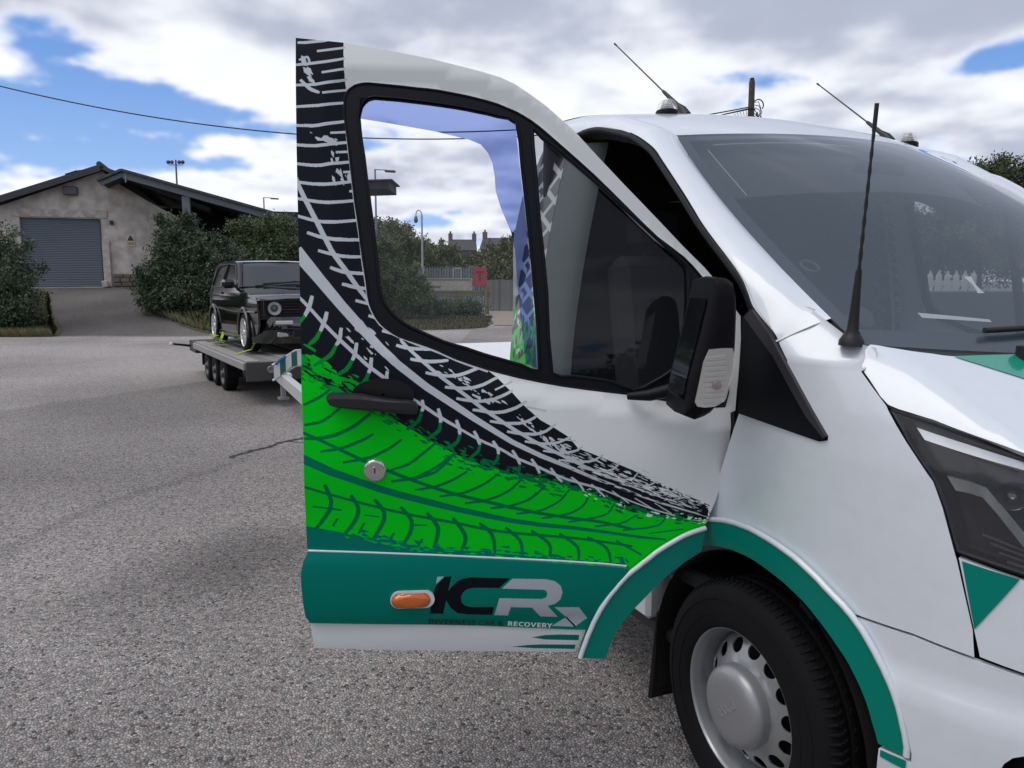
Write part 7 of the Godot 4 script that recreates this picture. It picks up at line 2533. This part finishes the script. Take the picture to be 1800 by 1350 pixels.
	for k in 7:
		var a := Vector3(rng.randf_range(-0.2, 0.2), 0.03 + 0.02 * k, rng.randf_range(-0.06, 0.06))
		hm.bar(a, a + Vector3(rng.randf_range(-0.16, 0.16), 0.02, rng.randf_range(-0.1, 0.1)), 0.055, 0.012)
	hm.bar(Vector3(-0.12, 0.02, -0.02), Vector3(-0.2, 0.22, -0.12), 0.055, 0.01)
	put(hm, "webbing", sm, heap)
	var rt := mb()
	rt.box(Vector3(0.12, 0.06, 0.03), Vector3(0.16, 0.05, 0.07), Basis(Vector3.UP, 0.4), 0.01)
	put(rt, "ratchet", M(0.25, 0.25, 0.26, 0.4, 0.6), heap)

# ---------------------------------------------------------------- sky
func sky_panorama() -> ImageTexture:
	var W := 2048
	var H := 1024
	var n1 := FastNoiseLite.new()
	n1.seed = 14
	n1.noise_type = FastNoiseLite.TYPE_SIMPLEX_SMOOTH
	n1.frequency = 0.55
	n1.fractal_octaves = 6
	n1.fractal_gain = 0.52
	var n2 := FastNoiseLite.new()
	n2.seed = 72
	n2.frequency = 0.35
	n2.fractal_octaves = 4
	var data := PackedFloat32Array()
	data.resize(W * H * 3)
	for j in H:
		var el := (0.5 - (j + 0.5) / H) * PI
		var se := sin(el)
		var ce := cos(el)
		for i in W:
			var q := (j * W + i) * 3
			if j > H / 2:
				data[q] = 0.20; data[q + 1] = 0.195; data[q + 2] = 0.19
				continue
			var az := ((i + 0.5) / W - 0.5) * TAU
			var d := Vector3(sin(az) * ce, se, -cos(az) * ce)
			var k := 1.0 / (se + 0.13)
			var p := Vector3(d.x * k, d.z * k, 0.0)
			p.x += 13.7
			var b := n1.get_noise_3d(p.x * 3.0, p.y * 3.0, 0.0)
			var s := n2.get_noise_3d(p.x * 1.5, p.y * 1.5, 7.0)
			var s2 := n1.get_noise_3d(p.x * 4.2 + 0.12, p.y * 4.2 + 0.2, 31.0)
			var e := rad_to_deg(el)
			var a := rad_to_deg(az)
			# broken cloud everywhere, thin to the left above the shed, closed overhead
			var cover := 0.50 + 0.25 * smoothstep(14.0, 26.0, e)
			cover -= 0.95 * exp(-pow((a + 34.0) / 11.5, 2.0) - pow((e - 10.8) / 3.9, 2.0))
			cover += 0.25 * smoothstep(14.0, 17.0, e)
			cover -= 0.50 * exp(-pow((a + 22.0) / 7.0, 2.0) - pow((e - 10.0) / 2.6, 2.0))
			cover -= 0.62 * exp(-pow((a - 29.0) / 4.0, 2.0) - pow((e - 7.6) / 1.2, 2.0))
			cover -= 0.42 * exp(-pow((a - 30.0) / 6.0, 2.0) - pow((e - 13.5) / 0.9, 2.0))
			cover -= 0.50 * exp(-pow((a + 9.0) / 6.0, 2.0) - pow((e - 4.6) / 0.55, 2.0))
			cover -= 0.25 * smoothstep(60.0, 150.0, absf(a)) * smoothstep(50.0, 20.0, e)
			var c := smoothstep(-0.12, 0.20, b + cover)
			var thick := smoothstep(-0.15, 0.85, s * 0.9 + s2 * 0.75 + (cover - 0.5) * 0.5 + 0.34 * smoothstep(10.0, 24.0, e) * smoothstep(-28.0, 5.0, a) + 0.36 * smoothstep(-16.0, 22.0, a) + 0.06)
			thick *= smoothstep(0.0, 0.35, b + cover)
			var bright := Vector3(0.76, 0.78, 0.83)
			var grey := Vector3(0.36, 0.395, 0.49)
			var cl := bright.lerp(grey, thick)
			cl *= 1.0 + 0.10 * b
			var blue := Vector3(0.30, 0.46, 0.74).lerp(Vector3(0.12, 0.26, 0.58), smoothstep(2.0, 18.0, e))
			var col := blue.lerp(cl, c)
			data[q] = col.x; data[q + 1] = col.y; data[q + 2] = col.z
	var im := Image.create_from_data(W, H, false, Image.FORMAT_RGBF, data.to_byte_array())
	return ImageTexture.create_from_image(im)

func _ready() -> void:
	rng.seed = 4242
	var cam := Camera3D.new()
	cam.name = "camera"
	add_child(cam)
	cam.position = Vector3(0, 1.5475, 0)
	cam.rotation_degrees = Vector3(-7.2, 0, 0)
	cam.fov = 53.05
	cam.near = 0.05
	cam.far = 900.0
	cam.current = true
	var env := Environment.new()
	env.background_mode = Environment.BG_SKY
	var sky := Sky.new()
	var pan := PanoramaSkyMaterial.new()
	pan.panorama = sky_panorama()
	sky.sky_material = pan
	env.sky = sky
	env.sky_rotation = Vector3(0, PI, 0)
	env.tonemap_mode = Environment.TONE_MAPPER_LINEAR
	env.tonemap_exposure = 1.3
	env.sdfgi_enabled = true
	env.ssao_enabled = true
	env.ssil_enabled = true
	var we := WorldEnvironment.new()
	we.name = "environment"
	we.environment = env
	add_child(we)
	var sun := DirectionalLight3D.new()
	sun.name = "sun"
	sun.light_energy = 0.32
	sun.light_color = Color(1.0, 0.97, 0.93)
	sun.light_angular_distance = 40.0
	sun.shadow_enabled = true
	add_child(sun)
	sun.look_at_from_position(Vector3(-0.55, 1.4, 0.30) * 10.0, Vector3.ZERO)
	# shared materials
	paint = M(0.75, 0.80, 0.865, 0.30, 0.0, 0.8)
	paint.albedo_texture = ntex(61, 0.02, 5, [[0.0, 0.96, 0.96, 0.955], [0.4, 0.99, 0.99, 0.99], [0.55, 1.0, 1.0, 1.0], [1.0, 1.0, 1.0, 1.0]])
	paint.uv1_triplanar = true
	paint.uv1_scale = Vector3.ONE * 1.3
	teal = M(0.0, 0.22, 0.17, 0.30, 0.0, 0.0)
	teal.metallic_specular = 0.3
	trim_black = M(0.006, 0.0065, 0.0095, 0.42)
	trim_black.metallic_specular = 0.3
	rubber = M(0.011, 0.011, 0.0125, 0.7)
	rubber.metallic_specular = 0.25
	dark = M(0.016, 0.017, 0.020, 0.8)
	build_ground()
	build_background()
	build_surroundings()
	build_truck()
	build_trailer()
	build_car()
